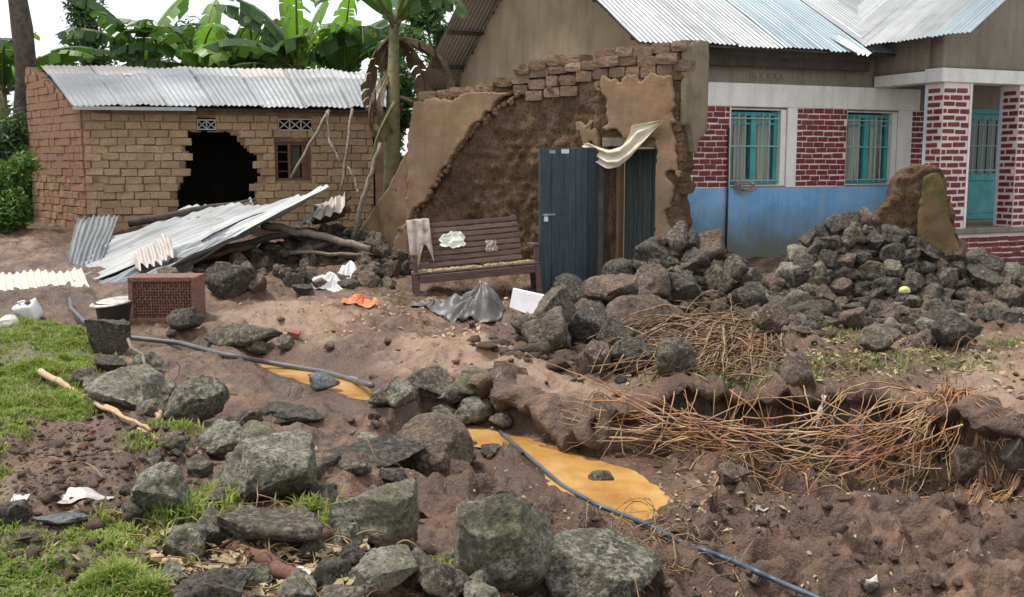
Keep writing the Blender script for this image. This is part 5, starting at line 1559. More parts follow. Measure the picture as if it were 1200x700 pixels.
for k, (a, b, r0, m, lab) in enumerate([((150, 262, 17.4), (300, 236, 18.2), .07, 'darkwood_and_shade', 'charred beam lying along the back of the fallen sheets'), ((250, 296, 15.4), (352, 270, 16.2), .06, 'darkwood_and_shade', 'black timber wedged under the near edge of the long sheet'),
        ((205, 312, 14.6), (300, 286, 15.8), .05, 'redpole', 'brown pole poking out from under the long sheet'), ((330, 300, 15.6), (405, 282, 16.2), .05, 'darkwood_and_shade', 'dark broken rafter lying on the rubble below the log'), ((222, 262, 17.2), (276, 246, 17.8), .08, 'redpole', 'thick muddy beam lying across the roof sheets before the hut hole')]):
    stick([P(*a), P(*b)], r0, r0 * .8, m, lab, 'beam', 'beam', seed=20 + k)
# torn cloth strips hanging from the hut eaves
def ribbon(path, w, mat, label, name='cloth_strip', cat='cloth', seed=0, flutter=0.04, wdir=None):
    q = [Vector(p) for p in path]; r = random.Random(seed)
    pts = []
    for i in range(len(q) - 1):
        for k in range(7): pts.append(q[i].lerp(q[i + 1], k / 7))
    pts.append(q[-1]); c0 = pts[0].copy()
    v, f = [], []
    for i, p in enumerate(pts):
        a = math.sin(i * 0.9 + seed) * 0.9
        d = Vector((math.cos(a), math.sin(a) * 0.8, 0.25 * math.sin(i * 1.7))) if wdir is None else Vector(wdir) + Vector((0, 0, .3 * math.sin(i)))
        ww = w * (0.7 + 0.3 * math.sin(i * 0.7 + seed))
        for s_ in (-.5, 0, .5):
            v.append(p - c0 + d * ww * s_ + Vector((0, 0.02 * math.sin(i * 1.3 + s_ * 4), 0)) + Vector((r.uniform(-1, 1), r.uniform(-1, 1), r.uniform(-1, 1))) * flutter * .2)
    for i in range(len(pts) - 1):
        for k in range(2): f.append((i * 3 + k, i * 3 + k + 1, i * 3 + k + 4, i * 3 + k + 3))
    me = bpy.data.meshes.new(name); me.from_pydata([tuple(x) for x in v], [], f); me.update()
    o = link(name, me, MT[mat], None, c0, True)
    sm = o.modifiers.new('thick', 'SOLIDIFY'); sm.thickness = 0.008
    return tag(o, label, cat)
ribbon([P(383, 130, 19.8), P(386, 165, 19.7), P(399, 190, 19.6)], .07, 'dirtycloth', 'grey torn strip hanging from the hut eaves beside the window', seed=2)
ribbon([P(408, 196, 19.0), P(416, 212, 18.9), P(420, 226, 18.8)], .06, 'dirtycloth', 'short pale strip dangling above the rubble right of the hut window', seed=4)
# bundle of debris at the raised sheet's end
bp = P(392, 246, 16.9)
bun = root('debris_bundle', bp, 'bundle of rolled rags and split thatch under the raised sheet end', 'debris')
rnd = random.Random(5)
for k in range(11):
    a = P(rnd.uniform(366, 384), rnd.uniform(240, 262), 16.9 + rnd.uniform(-.15, .15)); b = P(rnd.uniform(400, 411), rnd.uniform(226, 250), 16.9 + rnd.uniform(-.15, .15))
    mb = MB(); mb.tube([a, a.lerp(b, .5) + Vector((0, 0, rnd.uniform(-.05, .05))), b], [rnd.uniform(.03, .07)] * 3, 7)
    wpart('roll', mb.mesh(), MT[rnd.choice(['splinter', 'redpole', 'dirtycloth', 'darkwood_and_shade', 'darkwood_and_shade'])], bun, True)

# ------------------------------------------------------------------ wicker crate
cb = PG(191, 376)
WF = Frame((cb.x, cb.y), 1, 0.05)
W2 = 79 / FPX * cb.y / 2; H2 = 54 / FPX * cb.y
cr = root('wicker_crate', cb, 'brown woven wicker crate standing on its side before the fallen sheets', 'crate')
z0 = cb.z - 0.02
mb = MB()
for a, b, c, d in ((-W2, W2, H2 - .05, H2), (-W2, W2, 0, .05), (-W2, -W2 + .05, .05, H2 - .05), (W2 - .05, W2, .05, H2 - .05)):
    mb.fbox(WF, a, b, z0 + c, z0 + d, -0.42, 0.0)
wpart('frame', bevel(mb.mesh(), .006), MT['wicker'], cr)
mb = MB(); mb.fbox(WF, -W2 + .05, W2 - .05, z0 + .05, z0 + H2 - .05, -0.40, -0.06); wpart('inner_panel', mb.mesh(), MT['darkwood_and_shade'], cr)
nv_ = 22
for k in range(nv_):
    u = -W2 + .06 + (2 * W2 - .12) * k / (nv_ - 1)
    mb = MB(); mb.tube([WF.pt(u, z0 + .05 + (H2 - .1) * t / 9, -0.035 + .008 * (1 if (t + k) % 2 else -1)) for t in range(10)], .010, 5)
    wpart('cane', mb.mesh(), MT['wicker'], cr, True)
for k in range(13):
    v = z0 + .06 + (H2 - .12) * k / 12
    mb = MB(); mb.tube([WF.pt(-W2 + .05 + (2 * W2 - .1) * t / 21, v, -0.035 + .010 * (-1 if (t + k) % 2 else 1)) for t in range(22)], .009, 5)
    wpart('cane', mb.mesh(), MT['wicker'], cr, True)

# ------------------------------------------------------------------ slatted bench
bb = PG(560, 352)
bl_ = P(478, 352, 13.35); br_ = P(640, 340, 13.75)
BA = math.atan2(br_.y - bl_.y, br_.x - bl_.x)
bench = root('bench', (0, 0, 0), 'dark brown slatted wooden bench tilted in the mud beside the plank door', 'bench')
BWID = 1.66
def bpart(name, mb, m='benchwood', parent=None, bv=.006):
    me = mb.mesh(); bevel(me, bv) if bv else None
    o = link(name, me, MT[m]); o.parent = parent or bench; return o
X = BWID / 2
sd = 0.48
for k in range(8):                                   # back slats, reclined
    t = (k + .5) / 8; h = 0.46 + t * 0.58; y = 0.42 + t * 0.16
    bpart('slat', MB().box((-0.08, y, h), BWID - .18, .022, .058, Matrix.Rotation(-.27, 3, 'X')))
for k in range(5):
    bpart('seat_slat', MB().box((0, 0.05 + k * .088, 0.42), BWID - .04, .074, .028))
for sx in (-X + .06, X - .22):
    mb = MB(); mb.hexa([(sx - .03, .40, .36), (sx + .03, .40, .36), (sx + .03, .46, .36), (sx - .03, .46, .36), (sx - .03, .585, 1.06), (sx + .03, .585, 1.06), (sx + .03, .64, 1.06), (sx - .03, .64, 1.06)])
    bpart('back_post', mb)
for sx in (-X + .05, X - .05):
    for sy in (0.05, 0.43): bpart('leg', MB().box((sx, sy, .20), .07, .06, .41))
    bpart('arm_post', MB().box((sx, .05, .53), .06, .05, .22))
    bpart('armrest', MB().box((sx, .26, .655), .07, .50, .035))
bpart('front_rail', MB().box((0, -.005, .35), BWID - .18, .03, .10))
bpart('back_rail', MB().box((0, .46, .35), BWID - .18, .03, .10))
bo = P(563, 347, 13.45)
bench.location = (bo.x, bo.y, bo.z - 0.07); bench.rotation_euler = (R(-3), R(-4.5), BA * .75)
bpy.context.view_layer.update()
BM_ = bench.matrix_world.copy()
def bpos(x, y, z): return BM_ @ Vector((x, y, z))

# ------------------------------------------------------------------ cloths, bags and other soft things
def sheetcloth(name, fn, nu, nv, mat, label, cat, thick=0.006, origin=None, sub=1):
    g = [[Vector(fn(i / nu, j / nv)) for j in range(nv + 1)] for i in range(nu + 1)]
    c0 = origin or sum((p for r_ in g for p in r_), Vector()) / ((nu + 1) * (nv + 1))
    v = [tuple(p - c0) for r_ in g for p in r_]
    idx = lambda i, j: i * (nv + 1) + j
    f = [(idx(i, j), idx(i + 1, j), idx(i + 1, j + 1), idx(i, j + 1)) for i in range(nu) for j in range(nv)]
    me = bpy.data.meshes.new(name); me.from_pydata(v, [], f); me.update()
    o = link(name, me, MT[mat], None, c0, True)
    sm = o.modifiers.new('thick', 'SOLIDIFY'); sm.thickness = thick
    if sub: ms = o.modifiers.new('soft', 'SUBSURF'); ms.levels = sub; ms.render_levels = sub
    return tag(o, label, cat)
N1 = lambda *a, **k: float(fbm(np.array([a[0]]), np.array([a[1]]), seed=k.get('seed', 0), oct=3)[0])
# cream cloth slung from the door head up to the wall
up_ = [(776, 141), (760, 144), (741, 147), (737, 158), (729, 171), (713, 176), (700, 172), (690, 167), (683, 169)]
lo_ = [(776, 143), (766, 154), (752, 170), (738, 185), (724, 196), (712, 198), (700, 190), (690, 184), (682, 176)]
def ip(l, t):
    x = t * (len(l) - 1); i = min(int(x), len(l) - 2); f_ = x - i
    return (l[i][0] * (1 - f_) + l[i + 1][0] * f_, l[i][1] * (1 - f_) + l[i + 1][1] * f_)
def slung(s_, t):
    a, b = ip(up_, s_), ip(lo_, s_)
    px, py = a[0] * (1 - t) + b[0] * t, a[1] * (1 - t) + b[1] * t
    q = RF.pt(*RF.pix(px, py, 0.16), 0.16)
    return q + RF.N * (0.028 * math.sin(t * 13 + s_ * 9) + 0.02 * N1(s_ * 6, t * 6, seed=3))
sheetcloth('hanging_cloth', slung, 34, 14, 'cloth', 'cream cloth slung across the top of the plank door', 'cloth')
# cloth over the bench's left back post
def overbench(s_, t):
    x = -X + .02 + .30 * s_; 
    h = 1.09 - max(0, t - .25) * .85 * (0.75 + 0.25 * math.sin(s_ * 7)); y = 0.62 - 0.07 * min(1, t / .25) - max(0, t - .25) * .22
    return bpos(x, y - .03 + .02 * math.sin(s_ * 16 + t * 3), h + 0.03 * math.sin(t * 3.1) * (t < .25) + .01 * N1(s_ * 5, t * 5))
sheetcloth('draped_cloth', overbench, 14, 12, 'dirtycloth', 'dirty beige cloth draped over the left end of the bench back', 'cloth')
# crumpled papers on the backrest
for k, (x, z, w, h, lab) in enumerate([(-.24, .80, .36, .24, 'crumpled white green paper stuck on the bench back'), (.26, .68, .18, .16, 'small muddy paper scrap on the right of the bench back')]):
    t0 = (z - .46) / .58
    def crump(s_, t, x=x, z=z, w=w, h=h, k=k):
        ww = 1 - .25 * abs(N1(t * 3 + k, 2)); zz = z + (t - .5) * h * (1 - .3 * abs(N1(s_ * 3, k)))
        yy = 0.42 + (zz - .46) / .58 * .16 - .055 - .035 * abs(N1(s_ * 5 + k * 3, t * 5, seed=k))
        return bpos(x + (s_ - .5) * w * ww, yy, zz)
    sheetcloth('paper', crump, 14, 10, 'paper' if k == 0 else 'dirtycloth', lab, 'paper', .003)
# litter of mud and leaves on the bench seat
rnd = random.Random(41)
mb = MB()
for k in range(260):
    p = bpos(rnd.uniform(-X + .05, X - .05), rnd.uniform(.02, .40), .437)
    mb.box(p, rnd.uniform(.02, .09), rnd.uniform(.015, .06), rnd.uniform(.008, .03), Matrix.Rotation(rnd.uniform(0, 3), 3, 'Z') @ Matrix.Rotation(rnd.uniform(-.4, .4), 3, 'X'))
o = link('seat_litter', mb.mesh(), MT['drygrass']); tag(o, 'leaf and mud litter spread over the bench seat', 'litter', None, 'stuff')
# lump things (bags, bundled cloth): a displaced ball squashed onto the ground
def lump(name, c, sx, sy, sz, mat, label, cat, seed, fold=0.18, rot=0.0, peak=0.0, sub=4, freq=2.5):
    v, f = ICO[sub]; v = v.copy()
    n = fbm(v[:, 0] * freq + seed, v[:, 1] * freq, v[:, 2] * freq * .6, seed, 4)
    v = v * (1 + fold * np.abs(n)[:, None] * 1.6 - fold * .6)
    if peak: v[:, 2] += peak * np.exp(-((v[:, 0] - .25) ** 2 + v[:, 1] ** 2) * 6) * (v[:, 2] > 0)
    v[:, 2] = np.where(v[:, 2] < -.35, -.35 + (v[:, 2] + .35) * .1, v[:, 2]) + .35
    me = np_mesh(name, v * np.array([sx, sy, sz]), f)
    o = link(name, me, MT[mat], None, c, True); o.rotation_euler = (0, 0, rot)
    return tag(o, label, cat)
SACK1, SACK2 = PG(550, 376) + Vector((0, .22, 0)), PG(508, 364) + Vector((0, .15, 0))
# white board leaning beside the bench
g = PG(612, 366)
a_, b_, c_, d_ = P(601, 339, g.y + .12), P(597, 360, g.y + .02), P(623, 370, g.y - .02), P(637, 347, g.y + .10)
mb = MB(); off = Vector((0.01, .03, 0.012))
mb.hexa([b_, c_, c_ + off, b_ + off, a_, d_, d_ + off, a_ + off])
o = link('board', mb.mesh(), MT['board'], None); tag(o, 'white board lying tilted beside the charcoal plastic sack', 'board')
# white cloth and orange cloth in the mud
def drape(name, g, rx, ry, H, mat, label, cat, seed, px0=0.0, py0=0.0, lobes=3, fold=.05, rot=0.0, sharp=1.4):
    """a crumpled sheet dropped on the ground: polar grid, folds running outwards, rim on the soil"""
    nt, nr = 72, 16
    th = np.arange(nt) * 2 * np.pi / nt; rho = np.linspace(0, 1, nr + 1)[1:]
    T, Q = np.meshgrid(th, rho, indexing='ij')
    out = 1 + .22 * np.sin(lobes * T + seed) + .10 * np.sin(5 * T + seed * 2.3) + .05 * fbm(np.cos(T) * 3 + seed, np.sin(T) * 3, seed=seed, oct=2)
    x = px0 * (1 - Q) + Q * out * np.cos(T) * rx; y = py0 * (1 - Q) + Q * out * np.sin(T) * ry
    c_, s_ = math.cos(rot), math.sin(rot)
    X_, Y_ = g.x + x * c_ - y * s_, g.y + x * s_ + y * c_
    z = tfast(X_, Y_)
    h = H * (1 - Q) ** sharp + fold * np.sin(9 * T + 2.5 * np.sin(2 * T + seed) + Q * 3) * Q ** .6 * (1 - .55 * Q) + .7 * fold * fbm(X_ * 9 + seed, Y_ * 9, seed=seed + 3, oct=3)
    z = z + np.maximum(.012, h)
    v = np.concatenate([np.stack([X_, Y_, z], -1).reshape(-1, 3), [[g.x + px0 * c_ - py0 * s_, g.y + px0 * s_ + py0 * c_, float(z[:, 0].mean()) + .01]]])
    idx = np.arange(nt * nr).reshape(nt, nr); nx_ = np.roll(idx, -1, 0)
    f_ = np.concatenate([np.stack([idx[:, :-1].ravel(), idx[:, 1:].ravel(), nx_[:, 1:].ravel(), nx_[:, :-1].ravel()], 1), np.stack([np.full(nt, nt * nr), idx[:, 0], nx_[:, 0], np.full(nt, nt * nr)], 1)])
    fl = [tuple(q) if len(set(q)) == 4 else tuple(q[:3]) for q in f_.tolist()]
    me = bpy.data.meshes.new(name); me.from_pydata([tuple(p - np.array(g)) for p in v], [], fl); me.update()
    o = link(name, me, MT[mat], None, g, True)
    sm = o.modifiers.new('thick', 'SOLIDIFY'); sm.thickness = .005
    return tag(o, label, cat)
drape('white_cloth', PG(384, 340) + Vector((0, .12, 0)), .30, .20, .20, 'whitecloth', 'crumpled white cloth lying on the rubble beside the orange cloth', 'cloth', 2, .05, .05, 2, .05)
drape('white_cloth', PG(408, 330) + Vector((0, .1, 0)), .22, .26, .30, 'whitecloth', 'upper fold of white cloth hanging over the black rubble', 'cloth', 6, .05, .1, 3, .05, .5)
drape('orange_cloth', PG(423, 358) + Vector((0, .1, 0)), .19, .15, .10, 'orangecloth', 'crumpled orange and white cloth in the mud left of the bench', 'cloth', 5, 0, .02, 3, .045)
drape('rubbish_sack', SACK1, .38, .28, .32, 'tarp', 'charcoal plastic sack slumped in front of the bench', 'sack', 3, .12, .08, 2, .06, 0, .9)
drape('rubbish_sack', SACK2, .32, .18, .10, 'tarp', 'low dark heap of plastic under the bench seat', 'sack', 9, 0, 0, 2, .05)
# black tub and white can by the crate
g = PG(137, 378)
tub = root('plastic_tub', g, 'black plastic tub with white rim full of rubbish beside the wicker crate', 'tub')
def lathe(prof, n=28):
    v, f = [], []
    for r_, z in prof:
        for k in range(n):
            a = 2 * math.pi * k / n; v.append((r_ * math.cos(a), r_ * math.sin(a), z))
    for i in range(len(prof) - 1):
        for k in range(n):
            k2 = (k + 1) % n; f.append((i * n + k, i * n + k2, (i + 1) * n + k2, (i + 1) * n + k))
    f.append(tuple(range(n - 1, -1, -1)))
    me = bpy.data.meshes.new('lathe'); me.from_pydata(v, [], f); me.update(); return me
o = link('tub_body', lathe([(.20, 0), (.22, .02), (.25, .24), (.265, .25), (.265, .265), (.24, .262), (.20, .06)]), MT['blackplastic'], smooth=True); o.parent = tub
o = link('lid', lathe([(.0, .30), (.18, .295), (.27, .275), (.28, .262), (.268, .255)][::-1]), MT['plastic'], smooth=True); o.data.materials[0] = MT['dirtyplastic']; o.parent = tub; o.rotation_euler = (0.1, -.12, 0)
tub.scale = (.85, .85, .85)
g = PG(36, 374)
can = root('jerrycan', g, 'crushed white plastic jerrycan beside the ochre roof sheet', 'jerrycan')
me = MB().box((0, 0, .12), .26, .15, .22).mesh()
bm = bmesh.new(); bm.from_mesh(me); bmesh.ops.subdivide_edges(bm, edges=bm.edges[:], cuts=4, use_grid_fill=True)
for q in bm.verts:
    n_ = float(fbm(np.array([q.co.x * 9]), np.array([q.co.y * 9]), np.array([q.co.z * 9]), 4, 3)[0]); q.co *= 1 + .10 * n_
bm.to_mesh(me); bm.free()
o = link('can_body', me, MT['plastic'], smooth=True); o.parent = can
mb = MB(); mb.tube([Vector((-.07, 0, .225)), Vector((-.06, 0, .275)), Vector((.04, 0, .275)), Vector((.05, 0, .225))], .016, 8); o = link('handle', mb.mesh(), MT['plastic'], smooth=True); o.parent = can
o = link('cap', lathe([(.028, .22), (.03, .23), (.03, .265), (0.0, .268)], 14), MT['tarp'], smooth=True); o.parent = can; o.location = (.085, 0, 0)
can.rotation_euler = (R(24), R(-14), R(-25)); can.location = g + Vector((0, .08, -.03)); can.scale = (.9, .9, .9)
g = PG(8, 385); lump('yellow_jug', g + Vector((-.02, .1, 0)), .10, .09, .09, 'galv_yellow', 'dirty yellow plastic jug half under the roof sheet', 'jug', 7, .12, 0, .15)
# tangle under the house window and a yellow fruit on the stone heap
tg = FW.pt(*FW.pix(868, 218), 0.12)
tw = MB(); rnd = random.Random(8)
for k in range(9):
    ph = rnd.uniform(0, 6); rr_ = rnd.uniform(.05, .13)
    tw.tube([Vector((rr_ * 1.4 * math.cos(ph + a * .5), rnd.uniform(-.04, .04), rr_ * math.sin(ph + a * .5) * .8)) for a in range(11)], .008, 5)
o = link('rope_tangle', tw.mesh(), MT['dirtycloth'], None, tg, True); tag(o, 'tangle of dirty cord hung under the first house window', 'cord')
tg = P(1060, 342, 11.0); tgz = hgt(tg.x, tg.y)
lump('yellow_fruit', (tg.x, tg.y, max(tgz, tg.z) - .01), .06, .05, .05, 'fruit', 'pale yellow green fruit lying on the dry stone wall', 'fruit', 2, .03)
# broken red brick pieces
for k, (px, py, w) in enumerate([(344, 394, 14), (1105, 391, 22), (812, 420, 9), (98, 524, 10)]):
    g = PG(px, py); s_ = w / FPX * g.y
    o = bpy.data.objects.new('brick_piece', BRICKS[k]); COL.objects.link(o)
    o.location = g + Vector((0, 0, s_ * .2)); o.scale = (s_, s_ * .7, s_ * .5); o.rotation_euler = (.2, .3, k)
    o.material_slots[0].link = 'OBJECT'; o.material_slots[0].material = MT['redbrick']
    tag(o, ['broken red brick lying alone on the mud behind the black pipe', 'broken red brick against the dark pitted lava block', 'red brick crumb in front of the straw heap', 'red brick crumb on the gravel beside the grass'][k], 'brick')

# ------------------------------------------------------------------ pipes
def pipe(pxs, r, mat, label, lift=0.02, name='water_pipe', z=None):
    pts = []
    for i in range(len(pxs) - 1):
        for k in range(8):
            t = k / 8
            pts.append((pxs[i][0] * (1 - t) + pxs[i + 1][0] * t, pxs[i][1] * (1 - t) + pxs[i + 1][1] * t))
    pts.append(pxs[-1])
    q = [PG(a, b, False) for a, b in pts]
    z_ = np.array([p.z for p in q]); zz = np.array([hgt(p.x, p.y) for p in q]); z_ = np.maximum(z_, zz)
    k_ = np.hanning(25); k_ /= k_.sum()
    zs = np.convolve(np.pad(z_, 12, mode='edge'), k_, 'valid')
    for _ in range(2):
        q = [PZ(a_, b_, z0_ + lift) for (a_, b_), z0_ in zip(pts, zs)]
        tz = np.array([hgt(p.x, p.y) for p in q])
        tz = np.maximum(tz, np.maximum(np.roll(tz, 1), np.roll(tz, -1)) - .01)
        zs = np.maximum(zs, np.convolve(np.pad(tz, 2, mode='edge'), np.ones(5) / 5, 'valid'))
    path = [PZ(a_, b_, z0_ + lift) for (a_, b_), z0_ in zip(pts, zs)]
    c0 = path[0].copy()
    mb = MB(); mb.tube([p - c0 for p in path], r, 10)
    o = link(name, mb.mesh(), MT[mat], None, c0, True)
    return tag(o, label, 'pipe')
pipe([(586, 506), (620, 536), (660, 570), (700, 592), (760, 615), (800, 636), (860, 658), (920, 685), (975, 708)], .014, 'bluepipe', 'blue grey water pipe running past the orange puddle', .03)
pipe([(82, 350), (84, 362), (100, 378), (125, 388), (155, 396), (210, 402), (260, 415), (320, 426), (380, 436), (436, 452)], .024, 'blackpipe', 'black water pipe snaking over the mud by the thin puddle', .02)

# ------------------------------------------------------------------ sticks and litter in the foreground
def gstick(a, b, r, mat, label, name='stick', lift=.03, seed=0, cat='stick', mid=None):
    pa, pb = PG(*a), PG(*b)
    n = 7; pts = []
    for k in range(n):
        p = pa.lerp(pb, k / (n - 1)); p.z = max(p.z, hgt(p.x, p.y)) ; pts.append(p)
    zs = [p.z for p in pts]; m = max(zs)
    for k, p in enumerate(pts):
        t = k / (n - 1)
        p.z = max(p.z, zs[0] * (1 - t) + zs[-1] * t) + lift
    return stick([pts[0], pts[3], pts[-1]], r, r * .7, mat, label, name, cat, bend=.012, seed=seed)
gstick((48, 442), (100, 470), .030, 'splinter', 'split pale branch lying on the weedy boulder', seed=1)
gstick((104, 470), (184, 522), .022, 'splinter', 'long pale split stick lying across the gravel', seed=2)
gstick((112, 478), (176, 510), .016, 'splinter', 'thin split stick lying beside the long pale stick', seed=3)
stick([PG(152, 440) + Vector((0, 0, .30)), PG(190, 482) + Vector((0, .1, .12))], .014, .012, 'pole', 'thin grey stick leaning against the mossy boulder with the hollow', 'stick', 'stick', seed=4)
gstick((184, 500), (196, 470), .018, 'splinter', 'short stub of stick below the mossy boulder with the hollow', seed=5)
gstick((305, 640), (418, 634), .040, 'redpole', 'reddish brown branch lying in front of the slab boulder', 'branch', .03, 6, 'branch')
gstick((280, 645), (360, 690), .045, 'redpole', 'thick peeling bark piece lying in the leaf litter', 'branch', .02, 7, 'branch')
gstick((180, 660), (215, 668), .020, 'splinter', 'short pale stick beside the black porous boulder', seed=8)
gstick((262, 652), (325, 612), .008, 'straw', 'thin bent straw poking up before the low pitted boulder', seed=9, lift=.06)
for k, (px, py, w, d, lab) in enumerate([(98, 586, 54, 30, 'torn white packet lying on the gravel above the grass'), (348, 678, 34, 18, 'folded white plastic scrap beside the peeling bark'), (1022, 690, 14, 14, 'pale plastic shred lying on the mud at the foot of the pipe'), (893, 602, 16, 6, 'small white scrap on the mud below the orange roots'), (22, 590, 20, 10, 'small white wrapper next to the black shiny stone')]):
    g = PG(px, py); s_ = w / FPX * g.y; d_ = s_ * .7
    def scrap(s0, t, g=g, s_=s_, d_=d_, k=k):
        x = g.x + (s0 - .5) * s_; y = g.y + (t - .3) * d_ + .2 * s_ * (s0 - .5)
        return Vector((x, y, hgt(x, y) + .012 + .10 * s_ * abs(N1(s0 * 4 + k, t * 4, seed=k)) + .03 * s_ * (t ** 2)))
    sheetcloth('plastic_scrap', scrap, 9, 7, 'plastic' if k == 1 else 'dirtyplastic', lab, 'scrap', .004)
ribbon([P(958, 502, 7.55), P(961, 482, 7.6), P(967, 462, 7.7)], .045, 'dirtycloth', 'whitish rag strip hanging down the cut bank', 'rag_strip', 'rag', seed=4)
# ------------------------------------------------------------------ uncountable: straw heap, roots, gravel, litter, grass
def tubes_np(paths, radii, n=4):
    """many thin stems at once: paths (m,k,3), radii (m,) -> verts, quads"""
    m, k, _ = paths.shape
    t = np.gradient(paths, axis=1); t /= np.linalg.norm(t, axis=2)[..., None] + 1e-9
    up = np.array([0.13, 0.21, 0.97])
    a = np.cross(t, up); a /= np.linalg.norm(a, axis=2)[..., None] + 1e-9
    b = np.cross(t, a)
    ang = np.arange(n) * 2 * np.pi / n
    taper = np.linspace(1, .45, k)[None, :, None, None]
    ring = (a[:, :, None, :] * np.cos(ang)[None, None, :, None] + b[:, :, None, :] * np.sin(ang)[None, None, :, None]) * radii[:, None, None, None] * taper
    v = (paths[:, :, None, :] + ring).reshape(-1, 3)
    idx = np.arange(m * k * n).reshape(m, k, n)
    f = np.stack([idx[:, :-1, :], np.roll(idx, -1, 2)[:, :-1, :], np.roll(idx, -1, 2)[:, 1:, :], idx[:, 1:, :]], -1).reshape(-1, 4)
    return v, f

def stems(name, ends, radii, lift, sag, wob, mat, label, seed, k=9, floor=0.01, jit=0.006):
    r = np.random.default_rng(seed)
    A = np.array([e[0] for e in ends]); B = np.array([e[1] for e in ends]); m = len(A)
    t = np.linspace(0, 1, k)[None, :, None]
    p = A[:, None, :] * (1 - t) + B[:, None, :] * t
    L = np.linalg.norm(B - A, axis=1)[:, None]
    ph = r.uniform(0, 6, (m, 1)); tt = np.linspace(0, 1, k)[None, :]
    w1 = r.normal(0, 1, (m, 1)) * wob * L; w2 = r.normal(0, 1, (m, 1)) * wob * L * .5
    p[..., 0] += w1 * np.sin(tt * np.pi) * .4 + w2 * np.sin(tt * 6.3 + ph) * .35
    p[..., 1] += r.normal(0, 1, (m, 1)) * wob * L * np.sin(tt * np.pi) * .7
    p[..., 2] += (r.normal(0, 1, (m, 1)) * wob * L + lift) * np.sin(tt * np.pi) + w2 * np.cos(tt * 7 + ph) * .5
    for ax in range(3): p[..., ax] += r.normal(0, 1, p[..., ax].shape) * jit * L * (.5 if ax == 1 else 1)
    z = tfast(p[..., 0], p[..., 1])
    p[..., 2] = np.maximum(p[..., 2], z + floor + r.uniform(0, .05, (m, 1)))
    v, f = tubes_np(p, radii)
    o = link(name, np_mesh(name, v, f), MT[mat], None, None, True)
    return tag(o, label, None, None, 'stuff')

rnd = random.Random(17)
# straw: long dry stalks combed down from the crest of the heap to the lower left
ends, rad = [], []
for k in range(300):
    a = (min(rnd.gauss(850, 40), 912), rnd.gauss(392, 20)); 
    mode = rnd.random()
    if mode < .45: b = (a[0] - rnd.uniform(40, 150), a[1] + rnd.uniform(-10, 42))
    elif mode < .8: b = (a[0] - rnd.uniform(-10, 70), a[1] + rnd.uniform(25, 80))
    else: b = (a[0] + rnd.uniform(10, 60), a[1] + rnd.uniform(-14, 26))
    b = (min(max(b[0], 690), 925), min(b[1], 446))
    pa = PG(a[0], a[1] + 10, False); pb = PG(b[0], b[1] + 4, False)
    h = rnd.uniform(.0, .16) * math.exp(-((a[0] - 850) / 45) ** 2)
    ends.append((tuple(pa + Vector((0, -rnd.uniform(0, .12), h))), tuple(pb + Vector((0, -rnd.uniform(0, .05), rnd.uniform(.01, .10))))))
    rad.append(rnd.choice([.004, .006, .008, .010, .013]) * rnd.uniform(.8, 1.2))
stems('straw_heap', ends, np.array(rad), .03, 0, .06, 'straw', 'heap of dry straw and maize stalks combed over the lava blocks', 3, jit=.004)
# orange roots strung along the foot of the cut bank
ends, rad = [], []
for k in range(66):
    x0 = 1140 - 380 * rnd.random() ** .8; band = rnd.random()
    ln = rnd.uniform(60, 300)
    y0 = np.interp(x0, [600, 760, 900, 1000, 1140], [486, 500, 508, 518, 530]) + rnd.gauss(0, 20)
    x1 = max(600 + 150 * rnd.random(), x0 - ln)
    y1 = np.interp(x1, [600, 760, 900, 1000, 1140], [488, 498, 506, 520, 535]) + rnd.gauss(0, 23)
    da = np.interp(x0, [600, 760, 900, 1080, 1140], [7.95, 7.35, 7.5, 7.4, 7.0]) + rnd.gauss(0, .09); db = np.interp(x1, [600, 760, 900, 1080, 1140], [7.95, 7.35, 7.5, 7.4, 7.0]) + rnd.gauss(0, .09)
    ends.append((tuple(P(x0, y0, da)), tuple(P(x1, y1, db)))); rad.append(.002 + .009 * rnd.random() ** 2)
for k in range(64):                                   # tuft hanging from the bank at the right, fanning left and down
    a = (rnd.gauss(1112, 16), rnd.gauss(468, 7)); b = (rnd.uniform(900, 1125), rnd.uniform(500, 590))
    ends.append((tuple(P(*a, 7.55 + rnd.gauss(0, .08))), tuple(P(*b, 6.85 + rnd.uniform(0, .45))))); rad.append(rnd.uniform(.003, .008))
for k in range(46):                                    # hanging from the lip of the bank
    x0 = rnd.uniform(700, 1130); yt = np.interp(x0, [600, 690, 750, 800, 940, 1080, 1140], [452, 478, 472, 458, 452, 457, 482]); dd = np.interp(x0, [600, 760, 900, 1080, 1140], [8.1, 7.55, 7.75, 7.65, 7.15])
    ends.append((tuple(P(x0, yt, dd)), tuple(P(x0 + rnd.gauss(-15, 30), yt + rnd.uniform(30, 85), dd - rnd.uniform(.15, .5))))); rad.append(rnd.uniform(.002, .006))
for k in range(60):                                    # stray ones over the lower mud
    a = (rnd.uniform(760, 1180), rnd.uniform(520, 585)); an = rnd.uniform(-.5, .9); l_ = rnd.uniform(40, 140)
    b = (a[0] + l_ * math.cos(an), a[1] + l_ * math.sin(an) * .6)
    ends.append((tuple(PG(*a, False)), tuple(PG(*b, False)))); rad.append(rnd.uniform(.003, .007))
for k in range(22):                                    # root tuft lower right corner
    a = (rnd.gauss(1195, 6), rnd.gauss(580, 5)); b = (rnd.uniform(1080, 1150), rnd.uniform(570, 600))
    ends.append((tuple(PG(*a, False)), tuple(PG(*b, False)))); rad.append(rnd.uniform(.003, .007))
stems('tree_roots', ends, np.array(rad), -.03, 0, .085, 'roots', 'orange tangled roots washed out along the cut bank', 5, 16, jit=.004)
